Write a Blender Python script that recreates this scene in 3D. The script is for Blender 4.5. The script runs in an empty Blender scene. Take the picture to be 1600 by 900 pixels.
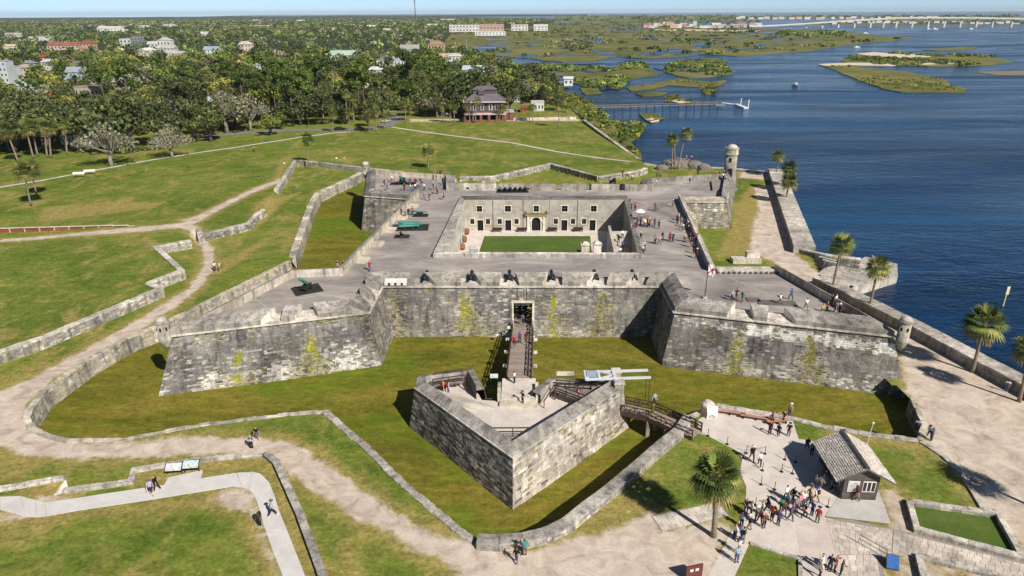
import bpy, bmesh, math, random
import numpy as np
from mathutils import Vector, Matrix, noise as mnoise
from mathutils.geometry import tessellate_polygon
random.seed(7); RNG = np.random.default_rng(7)
SC = bpy.context.scene; COL = SC.collection
# ------------------------------------------------------------------ camera
F_PX = 1067.0; PITCH = math.atan2(450-19, F_PX); ROLL = 0.005; CZ = 45.5
cam_d = bpy.data.cameras.new('camera'); cam = bpy.data.objects.new('camera', cam_d); COL.objects.link(cam)
cam_d.sensor_width = 36.0; cam_d.lens = 36.0*F_PX/1600.0; cam_d.clip_end = 60000; cam_d.clip_start = 0.5
cam.matrix_world = Matrix.Translation((0,0,CZ)) @ Matrix.Rotation(math.pi/2-PITCH, 4, 'X') @ Matrix.Rotation(-ROLL, 4, 'Z')
SC.camera = cam
# ------------------------------------------------------------------ light
SUN_EL = math.radians(40.0); SUN_AZ = math.radians(180-37)      # azimuth clockwise from +Y
w = bpy.data.worlds.new('World'); SC.world = w; w.use_nodes = True
nt = w.node_tree; nt.nodes.clear()
wo = nt.nodes.new('ShaderNodeOutputWorld'); bg = nt.nodes.new('ShaderNodeBackground'); sk = nt.nodes.new('ShaderNodeTexSky')
sk.sky_type = 'NISHITA'; sk.sun_disc = False; sk.sun_elevation = SUN_EL; sk.sun_rotation = SUN_AZ
sk.altitude = 0; sk.air_density = 1.0; sk.dust_density = 0.1; sk.ozone_density = 2.6
bg.inputs['Strength'].default_value = 0.043
tc = nt.nodes.new('ShaderNodeTexCoord'); va = nt.nodes.new('ShaderNodeVectorMath'); va.operation = 'ADD'; va.inputs[1].default_value = (0, 0, .10)
vn_ = nt.nodes.new('ShaderNodeVectorMath'); vn_.operation = 'NORMALIZE'   # thin clear air: the horizon band is lifted out of the dust layer
nt.links.new(tc.outputs['Generated'], va.inputs[0]); nt.links.new(va.outputs[0], vn_.inputs[0]); nt.links.new(vn_.outputs[0], sk.inputs['Vector'])
sx = nt.nodes.new('ShaderNodeSeparateXYZ'); nt.links.new(tc.outputs['Generated'], sx.inputs[0])       # brighter air toward the horizon, all the way round
mr = nt.nodes.new('ShaderNodeMapRange'); mr.interpolation_type = 'SMOOTHERSTEP'; nt.links.new(sx.outputs['Z'], mr.inputs[0])
for k_, v_ in ((1, 0.0), (2, .30), (3, 2.7), (4, 1.0)): mr.inputs[k_].default_value = v_
ml = nt.nodes.new('ShaderNodeVectorMath'); ml.operation = 'SCALE'; nt.links.new(sk.outputs[0], ml.inputs[0]); nt.links.new(mr.outputs[0], ml.inputs['Scale'])
nt.links.new(ml.outputs[0], bg.inputs[0]); nt.links.new(bg.outputs[0], wo.inputs[0])
sd = bpy.data.lights.new('sun', 'SUN'); sun = bpy.data.objects.new('sun', sd); COL.objects.link(sun)
sd.energy = 5.0; sd.angle = math.radians(0.53); sd.color = (1.0, 0.94, 0.84)
S_DIR = Vector((math.sin(SUN_AZ)*math.cos(SUN_EL), math.cos(SUN_AZ)*math.cos(SUN_EL), math.sin(SUN_EL)))
sun.rotation_euler = S_DIR.to_track_quat('Z', 'Y').to_euler(); sun.location = (60, -90, 120)
SC.view_settings.view_transform = 'Standard'; SC.view_settings.look = 'None'
SC.view_settings.exposure = 0.20; SC.view_settings.gamma = 1.0
SC.render.engine = 'CYCLES'; SC.cycles.max_bounces = 6; SC.cycles.volume_bounces = 0
# ------------------------------------------------------------------ survey: where a sight line meets the level z
def P(px, py, z=0.0):
    u = (px-800)/F_PX; v = (450-py)/F_PX; c, s = math.cos(ROLL), math.sin(ROLL)
    ul = c*u+s*v; vl = -s*u+c*v; cp, sp = math.cos(PITCH), math.sin(PITCH)
    t = (z-CZ)/(-sp+vl*cp)
    return Vector((ul*t, (cp+vl*sp)*t, z))
def Q(x, y, z):
    z = z-CZ; cp, sp = math.cos(PITCH), math.sin(PITCH); d = y*cp-z*sp
    vl = (y*sp+z*cp)/d; ul = x/d; c, s = math.cos(ROLL), math.sin(ROLL)
    return 800+F_PX*(c*ul-s*vl), 450-F_PX*(s*ul+c*vl)
def PP(pts, z=0.0): return [P(a, b, z) for a, b in pts]
def XY(pts, z=0.0): return [tuple(P(a, b, z))[:2] for a, b in pts]
# ------------------------------------------------------------------ mesh builder
V = Vector
class MB:
    def __init__(s): s.v=[]; s.f=[]; s.m=[]; s.c=[]
    def face(s, pts, c=(1,1,1), m=0):
        n=len(s.v); s.v.extend([tuple(p) for p in pts]); s.f.append(tuple(range(n, n+len(pts)))); s.m.append(m); s.c.append(c)
    def mesh(s, vs, fs, c=(1,1,1), m=0):
        n=len(s.v); s.v.extend([tuple(p) for p in vs])
        for f in fs: s.f.append(tuple(i+n for i in f)); s.m.append(m); s.c.append(c)
    def box(s, c0, size, rz=0, c=(1,1,1), m=0, taper=1.0, bottom=True):
        x,y,z=c0; a,b,h=size[0]/2,size[1]/2,size[2]; co,si=math.cos(rz),math.sin(rz); vs=[]
        for k,t in ((0,1.0),(h,taper)):
            for sx,sy in ((-1,-1),(1,-1),(1,1),(-1,1)):
                px,py=sx*a*t,sy*b*t; vs.append((x+co*px-si*py, y+si*px+co*py, z+k))
        fs=[(4,5,6,7),(0,1,5,4),(1,2,6,5),(2,3,7,6),(3,0,4,7)]
        if bottom: fs.append((3,2,1,0))
        s.mesh(vs, fs, c, m)
    def beam(s, p, q, wd, ht, c=(1,1,1), m=0):       # rectangular bar from p to q
        p=V(p); q=V(q); d=(q-p).normalized(); up=V((0,0,1)) if abs(d.z)<.95 else V((0,1,0))
        sd_=d.cross(up).normalized(); u2=sd_.cross(d); vs=[]
        for o in (p,q):
            for a,b in ((-1,-1),(1,-1),(1,1),(-1,1)): vs.append(o+sd_*a*wd/2+u2*b*ht/2)
        s.mesh(vs, [(3,2,1,0),(4,5,6,7),(0,1,5,4),(1,2,6,5),(2,3,7,6),(3,0,4,7)], c, m)
    def tube(s, pts, rad, n=8, c=(1,1,1), m=0, cap=True):
        pts=[V(p) for p in pts]; rad=rad if isinstance(rad,(list,tuple)) else [rad]*len(pts); vs=[]; fs=[]
        for i,p in enumerate(pts):
            d=(pts[min(i+1,len(pts)-1)]-pts[max(i-1,0)]).normalized(); up=V((0,0,1)) if abs(d.z)<.9 else V((1,0,0))
            a=d.cross(up).normalized(); b=a.cross(d)
            for k in range(n):
                t=2*math.pi*k/n; vs.append(p+(a*math.cos(t)+b*math.sin(t))*rad[i])
        for i in range(len(pts)-1):
            for k in range(n): fs.append((i*n+k, i*n+(k+1)%n, (i+1)*n+(k+1)%n, (i+1)*n+k))
        if cap: fs.append(tuple(reversed(range(n)))); fs.append(tuple(range((len(pts)-1)*n, len(pts)*n)))
        s.mesh(vs, fs, c, m)
    def lathe(s, o, prof, n=16, c=(1,1,1), m=0):      # prof: (radius, z)
        o=V(o); vs=[]; fs=[]
        for r,z in prof:
            for k in range(n): t=2*math.pi*k/n; vs.append((o.x+r*math.cos(t), o.y+r*math.sin(t), o.z+z))
        for i in range(len(prof)-1):
            for k in range(n): fs.append((i*n+k, i*n+(k+1)%n, (i+1)*n+(k+1)%n, (i+1)*n+k))
        fs.append(tuple(range((len(prof)-1)*n, len(prof)*n))); fs.append(tuple(reversed(range(n))))
        s.mesh(vs, fs, c, m)
    def prism(s, poly, z0, z1, c=(1,1,1), m=0, top=True, bottom=False, holes=()):
        rings=[[V((p[0],p[1],0)) for p in poly]]+[[V((p[0],p[1],0)) for p in h] for h in holes]
        flat=[p for r in rings for p in r]; tris=tessellate_polygon(rings)
        if top:
            vs=[(p.x,p.y,z1) for p in flat]; fs=[]
            for t in tris:
                a,b,d=(flat[i] for i in t)
                fs.append(t if (b-a).cross(d-a).z>0 else tuple(reversed(t)))
            s.mesh(vs, fs, c, m)
        if bottom:
            s.mesh([(p.x,p.y,z0) for p in flat], [tuple(reversed(t)) for t in tris], c, m)
        if z1>z0:
            for r in rings:
                n=len(r)
                for i in range(n):
                    a,b=r[i],r[(i+1)%n]; s.face([(a.x,a.y,z0),(b.x,b.y,z0),(b.x,b.y,z1),(a.x,a.y,z1)], c, m)
    def build(s, name, mats, parent=None, smooth=False, kind=None):
        me=bpy.data.meshes.new(name); me.from_pydata(s.v, [], s.f)
        mats=mats if isinstance(mats,(list,tuple)) else [mats]
        for q in mats: me.materials.append(q)
        if len(mats)>1: me.polygons.foreach_set('material_index', s.m)
        lt=[len(f) for f in s.f]; ca=np.repeat(np.array([(c[0],c[1],c[2],1.0) for c in s.c], dtype=np.float32), lt, axis=0)
        at=me.color_attributes.new('Col','FLOAT_COLOR','CORNER'); at.data.foreach_set('color', ca.ravel())
        if smooth: me.polygons.foreach_set('use_smooth', [True]*len(s.f))
        me.update()
        return link(name, me, parent, kind)
def link(name, me, parent=None, kind=None):
    o=bpy.data.objects.new(name, me); COL.objects.link(o)
    if parent: o.parent=parent
    if kind: o['kind']=kind
    return o
def np_mesh(name, verts, quads, col=None, mat=None, parent=None, kind=None):
    """numpy verts (n,3), quads (m,k) -> object; col per-face (m,3)"""
    verts=np.asarray(verts,dtype=np.float32); quads=np.asarray(quads,dtype=np.int32); k=quads.shape[1]; m=len(quads)
    me=bpy.data.meshes.new(name); me.vertices.add(len(verts)); me.vertices.foreach_set('co', verts.ravel())
    me.loops.add(m*k); me.loops.foreach_set('vertex_index', quads.ravel())
    me.polygons.add(m); me.polygons.foreach_set('loop_start', np.arange(0,m*k,k,dtype=np.int32)); 
    me.update(calc_edges=True)
    if col is not None:
        ca=np.repeat(np.c_[col, np.ones(m)].astype(np.float32), k, axis=0)
        at=me.color_attributes.new('Col','FLOAT_COLOR','CORNER'); at.data.foreach_set('color', ca.ravel())
    if mat: me.materials.append(mat)
    me.validate()
    return link(name, me, parent, kind)
def tag(o, label=None, cat=None, group=None, kind=None):
    if label: o['label']=label
    if cat: o['category']=cat
    if group: o['group']=group
    if kind: o['kind']=kind
    return o
def thing(name, label, cat, loc=(0,0,0), rz=0, group=None):
    o=bpy.data.objects.new(name, None); o.empty_display_size=.2; COL.objects.link(o); o.location=loc; o.rotation_euler=(0,0,rz)
    return tag(o, label, cat, group)
def copy_tree(o, parent=None):
    c=o.copy(); COL.objects.link(c); c.parent=parent
    for ch in o.children: copy_tree(ch, c)
    return c
def lin(h):
    h=h.lstrip('#'); r=[int(h[i:i+2],16)/255 for i in (0,2,4)]
    return tuple(x/12.92 if x<=.04045 else ((x+.055)/1.055)**2.4 for x in r)
def mixc(a,b,t): return tuple(x*(1-t)+y*t for x,y in zip(a,b))
def mulc(a,k): return tuple(x*k for x in a)
# ------------------------------------------------------------------ materials
class NT:
    def __init__(s, name):
        s.mat=bpy.data.materials.new(name); s.mat.use_nodes=True; s.t=s.mat.node_tree; s.t.nodes.clear()
        s.out=s.n('ShaderNodeOutputMaterial'); s.b=s.n('ShaderNodeBsdfPrincipled'); s.l(s.b.outputs[0], s.out.inputs[0])
        s.b.inputs['Roughness'].default_value=.85; s.b.inputs['Specular IOR Level'].default_value=.25
    def n(s, t, **k):
        x=s.t.nodes.new(t)
        for a,b in k.items(): setattr(x,a,b)
        return x
    def l(s,a,b): s.t.links.new(a,b)
    def noise(s, scale, detail=4, rough=.6, vec=None, dist=0):
        x=s.n('ShaderNodeTexNoise'); x.inputs['Scale'].default_value=scale; x.inputs['Detail'].default_value=detail
        x.inputs['Roughness'].default_value=rough; x.inputs['Distortion'].default_value=dist
        if vec is not None: s.l(vec, x.inputs['Vector'])
        return x.outputs['Fac']
    def pos(s, scale=(1,1,1), obj=False):
        if obj: g=s.n('ShaderNodeTexCoord').outputs['Object']
        else: g=s.n('ShaderNodeNewGeometry').outputs['Position']
        m=s.n('ShaderNodeMapping'); m.inputs['Scale'].default_value=scale; s.l(g, m.inputs['Vector']); return m.outputs[0]
    def ramp(s, fac, stops):
        r=s.n('ShaderNodeValToRGB'); e=r.color_ramp.elements
        while len(e)<len(stops): e.new(.5)
        for i,(p,c) in enumerate(stops):
            e[i].position=p; e[i].color=(c[0],c[1],c[2],1) if isinstance(c,(tuple,list)) else (c,c,c,1)
        s.l(fac, r.inputs[0]); return r.outputs[0]
    def mix(s, a, b, fac, mode='MIX'):
        x=s.n('ShaderNodeMix', data_type='RGBA', blend_type=mode)
        for v,i in ((fac,0),(a,6),(b,7)):
            if hasattr(v,'links') : s.l(v, x.inputs[i])
            elif isinstance(v,(tuple,list)): x.inputs[i].default_value=(v[0],v[1],v[2],1)
            else: x.inputs[i].default_value=v
        return x.outputs[2]
    def math(s, op, a, b=None, clamp=False):
        x=s.n('ShaderNodeMath', operation=op, use_clamp=clamp)
        for v,i in ((a,0),(b,1)):
            if v is None: continue
            if hasattr(v,'links'): s.l(v,x.inputs[i])
            else: x.inputs[i].default_value=v
        return x.outputs[0]
    def attr(s, name, f='Color'): return s.n('ShaderNodeAttribute', attribute_name=name).outputs[f]
    def base(s, c):
        if hasattr(c,'links'): s.l(c, s.b.inputs['Base Color'])
        else: s.b.inputs['Base Color'].default_value=(c[0],c[1],c[2],1)
    def bump(s, h, strength=.5, dist=.05):
        x=s.n('ShaderNodeBump'); x.inputs['Strength'].default_value=strength; x.inputs['Distance'].default_value=dist
        s.l(h, x.inputs['Height']); s.l(x.outputs[0], s.b.inputs['Normal'])
    def rough(s, r): s.b.inputs['Roughness'].default_value=r
def M_col(name, lo=.75, hi=1.25, scale=2.0, rough=.85, bump=.4, bdist=.03, obj=False):
    """per-piece colour attribute broken up with two octaves of grime"""
    t=NT(name); n=t.noise(scale,6,.65,t.pos(obj=obj)); n2=t.noise(scale*.17,3,.6,t.pos(obj=obj))
    a=t.mix(t.attr('Col'), t.ramp(n,[(.3,lo),(.7,hi)]), 1.0, 'MULTIPLY')
    a=t.mix(a, t.ramp(n2,[(.3,.82),(.7,1.15)]), 1.0, 'MULTIPLY')
    t.base(a); t.rough(rough)
    if bump: t.bump(n, bump, bdist)
    return t.mat
def M_plain(name, c, rough=.7, var=.15, scale=3.0, spec=.3, metal=0):
    t=NT(name); n=t.noise(scale,4,.6,t.pos(obj=True)); t.base(t.mix(mulc(c,1-var), mulc(c,1+var), n)); t.rough(rough)
    t.b.inputs['Specular IOR Level'].default_value=spec; t.b.inputs['Metallic'].default_value=metal
    return t.mat
def m_stone():
    t=NT('coquina_stone')
    streak=t.noise(1.0,5,.65,t.pos((1.3,1.3,.16))); fine=t.noise(5.0,6,.7,t.pos()); big=t.noise(.11,3,.55,t.pos())
    a=t.mix(t.attr('Col'), t.ramp(streak,[(.28,.38),(.5,.98),(.75,1.3)]), 1.0,'MULTIPLY')
    a=t.mix(a, t.ramp(fine,[(.25,.62),(.5,1.0),(.8,1.35)]),1.0,'MULTIPLY')
    a=t.mix(a, t.ramp(big,[(.3,.62),(.7,1.25)]),1.0,'MULTIPLY')
    md=t.noise(.55,6,.72,t.pos((1,1,1.3)),.5); a=t.mix(a,t.ramp(md,[(.32,.66),(.5,1.0),(.68,1.3)]),1.0,'MULTIPLY')
    fl=t.noise(2.4,5,.7,t.pos((1,1,2.7))); fz=t.ramp(fl,[(.60,0.0),(.70,.5)]); a=t.mix(a,(.56,.53,.49),fz)
    dk=t.noise(1.9,5,.72,t.pos((1,1,2.2))); a=t.mix(a,(.10,.095,.09),t.ramp(dk,[(.24,.65),(.38,0.0)]))
    t.base(a); t.rough(.95); t.b.inputs['Specular IOR Level'].default_value=.1; t.bump(fine,.7,.06); return t.mat
STONE=m_stone()
def m_top():
    t=NT('weathered_lime_top'); p=t.pos()
    n=t.noise(.35,6,.65,p,.6); f=t.noise(4.0,5,.7,p)
    a=t.mix(t.attr('Col'), t.ramp(n,[(.3,.55),(.5,.95),(.72,1.25)]),1.0,'MULTIPLY')
    a=t.mix(a, t.ramp(f,[(.25,.8),(.75,1.18)]),1.0,'MULTIPLY')
    t.base(a); t.rough(.95); t.bump(f,.35,.04); return t.mat
LIME=m_top()
def m_deck():
    t=NT('gun_deck_concrete'); p=t.pos((.7,1.0,1)); n=t.noise(.09,6,.62,p,1.2); n2=t.noise(.7,5,.65,t.pos((.5,1,1)),.8); f=t.noise(9,4,.7,t.pos())
    a=t.ramp(n,[(.3,lin('7a7371')),(.46,lin('958d89')),(.60,lin('aaa19b')),(.74,lin('cbc1b8'))])
    a=t.mix(a, t.ramp(n2,[(.3,.80),(.55,1.0),(.75,1.12)]),1.0,'MULTIPLY'); a=t.mix(a, t.ramp(f,[(.3,.9),(.7,1.08)]),1.0,'MULTIPLY')
    t.base(a); t.bump(f,.2,.03); return t.mat
DECK=m_deck()
WOODM=M_col('weathered_timber',.7,1.25,3.0,.85,.3,.02)
PAINT=M_col('painted_surface',.9,1.08,1.0,.6,.1,.01)
IRON=M_plain('dark_iron',(.018,.02,.022),.5,.3,4,.5)
BRONZE=M_plain('verdigris_bronze',lin('3a7f74'),.6,.35,5,.4)
GLASS=NT('window_glass'); GLASS.base((.02,.025,.03)); GLASS.rough(.12); GLASS.b.inputs['Specular IOR Level'].default_value=.6; GLASS=GLASS.mat
DARK=M_plain('dark_opening',(.012,.012,.014),.9,.2)
PLASTER=M_col('lime_plaster',.72,1.14,.8,.95,.3,.03)
def smooth01(x): x=np.clip(x,0,1); return x*x*(3-2*x)
# polygon signed distance (positive inside), vectorised
def sdf(poly, X, Y):
    poly=np.asarray(poly,float); n=len(poly); d=np.full(X.shape,1e9); ins=np.zeros(X.shape,bool)
    for i in range(n):
        ax,ay=poly[i]; bx,by=poly[(i+1)%n]; ex,ey=bx-ax,by-ay; wx,wy=X-ax,Y-ay
        t=np.clip((wx*ex+wy*ey)/max(ex*ex+ey*ey,1e-9),0,1); d=np.minimum(d,(wx-ex*t)**2+(wy-ey*t)**2)
        c=((ay>Y)!=(by>Y)); xi=ax+(Y-ay)/(by-ay if by!=ay else 1e-9)*ex; ins^=(c&(X<xi))
    d=np.sqrt(d); return np.where(ins,d,-d)
def linedist(line, X, Y):
    d=np.full(X.shape,1e9)
    for (ax,ay),(bx,by) in zip(line[:-1],line[1:]):
        ex,ey=bx-ax,by-ay; wx,wy=X-ax,Y-ay; t=np.clip((wx*ex+wy*ey)/max(ex*ex+ey*ey,1e-9),0,1)
        d=np.minimum(d,(wx-ex*t)**2+(wy-ey*t)**2)
    return np.sqrt(d)
def offset_poly(poly, d):
    """offset a CCW polygon outward by d (mitred)"""
    n=len(poly); out=[]
    for i in range(n):
        p0,p1,p2=(V((poly[(i+k)%n][0],poly[(i+k)%n][1])) for k in (-1,0,1))
        e1=(p1-p0).normalized(); e2=(p2-p1).normalized(); n1=V((e1.y,-e1.x)); n2=V((e2.y,-e2.x))
        b=(n1+n2); k=b.dot(n1)
        q=p1+b*(d/max(k,.25)); out.append((q.x,q.y))
    return out
def block_wall(mb, p0, p1, q0, q1, course=.36, blen=(.45,1.0), colfn=None, depth=.05, openings=(), back=(.05,.047,.042), rec=None):
    """stone blocks laid in courses over the wall p0-p1 (foot) to q0-q1 (top); outward side is to the right of p0->p1 reversed.
    rec: if given, a list that receives (corner points of each block) instead of writing them to mb"""
    p0,p1,q0,q1=map(V,(p0,p1,q0,q1)); L=(p1-p0).length; H=((q0-p0).length+(q1-p1).length)/2
    nrm=(p1-p0).cross(q0-p0).normalized()
    def S(u,v,d=0):
        a=p0.lerp(p1,u/L); b=q0.lerp(q1,u/L); return a.lerp(b,v/H)+nrm*d
    us=sorted({0,L}|{o[0] for o in openings}|{o[1] for o in openings}); vs=sorted({0,H}|{o[2] for o in openings}|{o[3] for o in openings})
    for i in range(len(us)-1):
        for j in range(len(vs)-1):
            uc,vc=(us[i]+us[i+1])/2,(vs[j]+vs[j+1])/2
            if any(o[0]<uc<o[1] and o[2]<vc<o[3] for o in openings): continue
            mb.face([S(us[i],vs[j]),S(us[i+1],vs[j]),S(us[i+1],vs[j+1]),S(us[i],vs[j+1])], back)
    nr=max(1,round(H/course)); h=H/nr; g=.012
    for r in range(nr):
        v0,v1=r*h+g,(r+1)*h-g; vm=(v0+v1)/2; u=-random.uniform(0,blen[0])
        while u<L:
            l=random.uniform(*blen); a,b=max(u,0),min(u+l,L); u+=l
            if b-a<.08: continue
            segs=[(a,b)]
            for o in openings:
                if o[2]-.02<vm<o[3]+.02:
                    ns=[]
                    for s0,s1 in segs:
                        if s1<=o[0] or s0>=o[1]: ns.append((s0,s1)); continue
                        if s0<o[0]-.05: ns.append((s0,o[0]))
                        if s1>o[1]+.05: ns.append((o[1],s1))
                    segs=ns
            for s0,s1 in segs:
                s0+=g; s1-=g; d=random.uniform(.012,depth); c=colfn((s0+s1)/2,vm,L,H)
                f=[S(s0,v0,d),S(s1,v0,d),S(s1,v1,d),S(s0,v1,d)]; k=[S(s0,v0,-.002),S(s1,v0,-.002),S(s1,v1,-.002),S(s0,v1,-.002)]
                if rec is not None: rec.append((f,k,c)); continue
                mb.mesh(f+k, [(0,1,2,3),(4,5,1,0),(5,6,2,1),(6,7,3,2),(7,4,0,3)], c)
def vn(x,y,z=0): return mnoise.noise(V((x,y,z)))
# ================================================================== GROUND
MOAT_Z=-2.3; WATER_Z=-2.6; MARSH_Z=-2.2
CS_W=[(455,409),(255,508),(200,530),(140,563),(75,610),(52,640),(48,655),(56,668),(80,679),(112,687)]
CS_S=[(112,687),(195,685),(240,676),(312,663),(400,652),(450,646),(513,642)]
CS_D=[(513,642),(550,675),(575,695),(617,737),(650,767),(687,797),(720,825),(747,843)]
CS_T=[(747,843),(780,845),(815,842),(845,835),(877,820),(905,797),(935,775),(975,742),(1015,707),(1052,677),(1068,655)]
CS_P=[(1068,655),(1100,640),(1120,633),(1180,643),(1240,654),(1282,665),(1360,679),(1432,687)]
CS_E=[(1432,687),(1440,663),(1421,622)]
MOAT_XY=[(-45.5,206),(-47,199)]+XY([(500,303),(490,322),(463,402)])+XY(CS_W)+XY(CS_S)[1:]+XY(CS_D)[1:]+XY(CS_T)[1:]+XY(CS_P)[1:]+XY(CS_E)[1:]\
   +[(44.5,105.8),(33.5,106),(38.9,149),(49.2,148.4),(57.2,175.5),(56,190),(35,187),(-18,193)]
SEA_S=[(79,22),(74.5,41),(63.6,83),(60.8,94),(54.6,113.5)]
SEA_N=[(58.9,130.2),(79.2,203)]
EAST=[(80.3,22),(75.8,41),(64.9,83),(62.1,94),(56.2,114),(58.2,121),(60.5,130),(81,204)]+XY([(1160,267),(1100,263),(1040,261),(1003,257),(955,222),(912,190),(895,172),(880,150),(868,131)])
LAND_XY=EAST+[(30,500),(-400,500),(-400,22)]
GLACIS=XY([(0,549),(63,529),(250,451),(231,443),(284,423),(243,386),(298,376)],1.6)+XY([(298,376),(312,367)])+XY([(312,367),(388,349),(402,334),(412,328),(431,297),(440,284),(462,250),(575,263),(650,272),(718,277),(770,276),(860,256),(935,276),(1000,266),(1010,262)],1.6)
GLACIS_POLY=GLACIS+XY([(1003,257),(955,222),(912,190)])+[(20,340),(-330,340),(-330,80)]
SAND=[ # pixel outlines of the trodden sand on level ground
 [(285,352),(300,357),(311,366),(332,385),(336,405),(330,425),(312,450),(277,478),(240,501),(200,531),(145,561),(95,584),(50,622),(37,650),(45,668),(75,680),(112,688),(150,692),(215,690),(275,682),(400,684),(440,689),(475,702),(500,720),(525,735),(560,762),(615,800),(650,820),(700,840),(745,851),(800,862),(820,862),(885,841),(950,830),(995,807),(1017,800),(1030,830),(1112,812),(1140,825),(1110,905),(1120,960),(650,960),(725,893),(687,875),(650,858),(600,830),(550,805),(505,775),(465,750),(437,727),(415,713),(350,710),(275,711),(200,715),(125,716),(75,715),(25,707),(-20,692),(-30,610),(0,612),(25,602),(75,577),(140,542),(190,515),(250,477),(297,450),(317,415),(320,400),(315,387),(299,372),(285,366),(230,370),(0,382),(0,378),(220,363),(290,358)],
 [(285,352),(300,350),(340,330),(400,301),(440,287),(443,292),(402,307),(345,336),(303,362)],
 [(1178,292),(1229,285),(1240,395),(1272,420),(1326,465),(1420,521),(1525,579),(1620,632),(1700,680),(1700,950),(1592,850),(1535,790),(1500,740),(1470,712),(1442,690),(1440,662),(1420,622),(1403,545),(1222,418),(1200,405),(1170,395),(1176,350),(1186,330)],
 [(1160,268),(1235,276),(1229,284),(1155,277)],
 [(1372,768),(1395,766),(1410,778),(1424,834),(1400,832)],
 [(330,780),(362,761),(385,764),(396,772),(404,800),(425,870),(440,905),(432,905),(405,830),(390,800),(360,790)],
 [(0,797),(40,809),(10,812),(0,812)], [(60,778),(85,772),(105,780),(75,790)],
 [(640,186),(905,186),(905,189),(640,190)],
]
DRY=[ # worn, parched turf
 [(1178,300),(1200,290),(1205,340),(1186,395),(1165,400),(1150,390),(1165,350)],[(1205,330),(1230,300),(1238,400),(1215,410)],[(1420,525),(1520,582),(1600,628),(1600,640),(1515,600),(1425,545)],
 [(405,738),(415,722),(432,728),(470,808),(503,897),(530,975),(495,975),(477,900),(456,847),(435,795),(420,752)],
 [(212,757),(215,739),(262,731),(315,723),(400,714),(405,734),(370,737),(315,746),(262,757)],
 [(0,690),(30,710),(60,728),(30,750),(0,745)],[(60,778),(30,772),(80,750),(100,752),(95,768)],
 [(232,380),(248,392),(240,398),(222,385)],[(430,287),(440,255),(455,250),(446,270),(438,290)],[(350,405),(395,385),(420,375),(380,405),(345,425)],
 [(400,330),(430,310),(470,300),(440,318),(415,345),(395,360)],[(60,350),(240,330),(260,322),(180,318),(70,325)],[(940,770),(980,760),(1010,790),(960,812),(900,835),(885,838)],[(1090,730),(1110,700),(1125,720),(1110,750)],
 [(1280,664),(1432,690),(1440,696),(1400,700),(1290,680)],[(1165,300),(1180,290),(1185,330),(1172,392),(1120,405),(1140,360)],[(1238,400),(1265,418),(1300,450),(1270,432)],[(420,785),(470,840),(500,880),(520,900),(480,870),(440,820)],[(420,692),(470,700),(500,718),(560,760),(545,745),(500,705),(450,682)],[(0,800),(60,808),(240,783),(390,768),(420,880),(400,870),(380,785),(240,795),(60,818),(0,815)]]
gx=np.concatenate([-95-np.cumsum(np.linspace(.7,8,64))[::-1], np.arange(-95,95,.55), 95+np.cumsum(np.linspace(.7,6,14))])
gx=gx[gx>-345]
gy=np.concatenate([np.arange(24,118,.5), 118+np.cumsum(np.linspace(.55,2.4,245))])
gy=gy[gy<482]
GX,GY=np.meshgrid(gx,gy); 
inm=sdf(MOAT_XY,GX,GY); inl=sdf(LAND_XY,GX,GY)
gl=sdf(GLACIS_POLY,GX,GY); glin=linedist(GLACIS,GX,GY)
gz=np.where(gl>0, 1.55*np.clip(1-glin/70,0,1)*np.clip(glin/.3,0,1)**.2, 0.0)
und=np.sin(GX*.061+1.3*np.sin(GY*.027))*np.sin(GY*.047+.6)*.16+np.sin(GX*.31+GY*.17)*.025
gz=gz+np.where(gl>1,und*np.clip(glin/25,0,1)*1.6,np.where(np.abs(inm)>6,und*.25,0))
sand=np.full(GX.shape,-50.)
for poly in SAND: sand=np.maximum(sand, sdf(XY(poly),GX,GY))
dry=np.full(GX.shape,-50.)
for poly in DRY: dry=np.maximum(dry, sdf(XY(poly),GX,GY))
nv=np.arange(GX.size).reshape(GX.shape)
q=np.stack([nv[:-1,:-1],nv[:-1,1:],nv[1:,1:],nv[1:,:-1]],-1).reshape(-1,4)
okm=(inm.ravel()[q]<0.0).all(1)&(inl.ravel()[q]>-0.0).all(1); q=q[okm]
used=np.unique(q); remap=-np.ones(GX.size,int); remap[used]=np.arange(len(used))
gv=np.stack([GX.ravel(),GY.ravel(),gz.ravel()],-1)[used]; q=remap[q]
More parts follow.
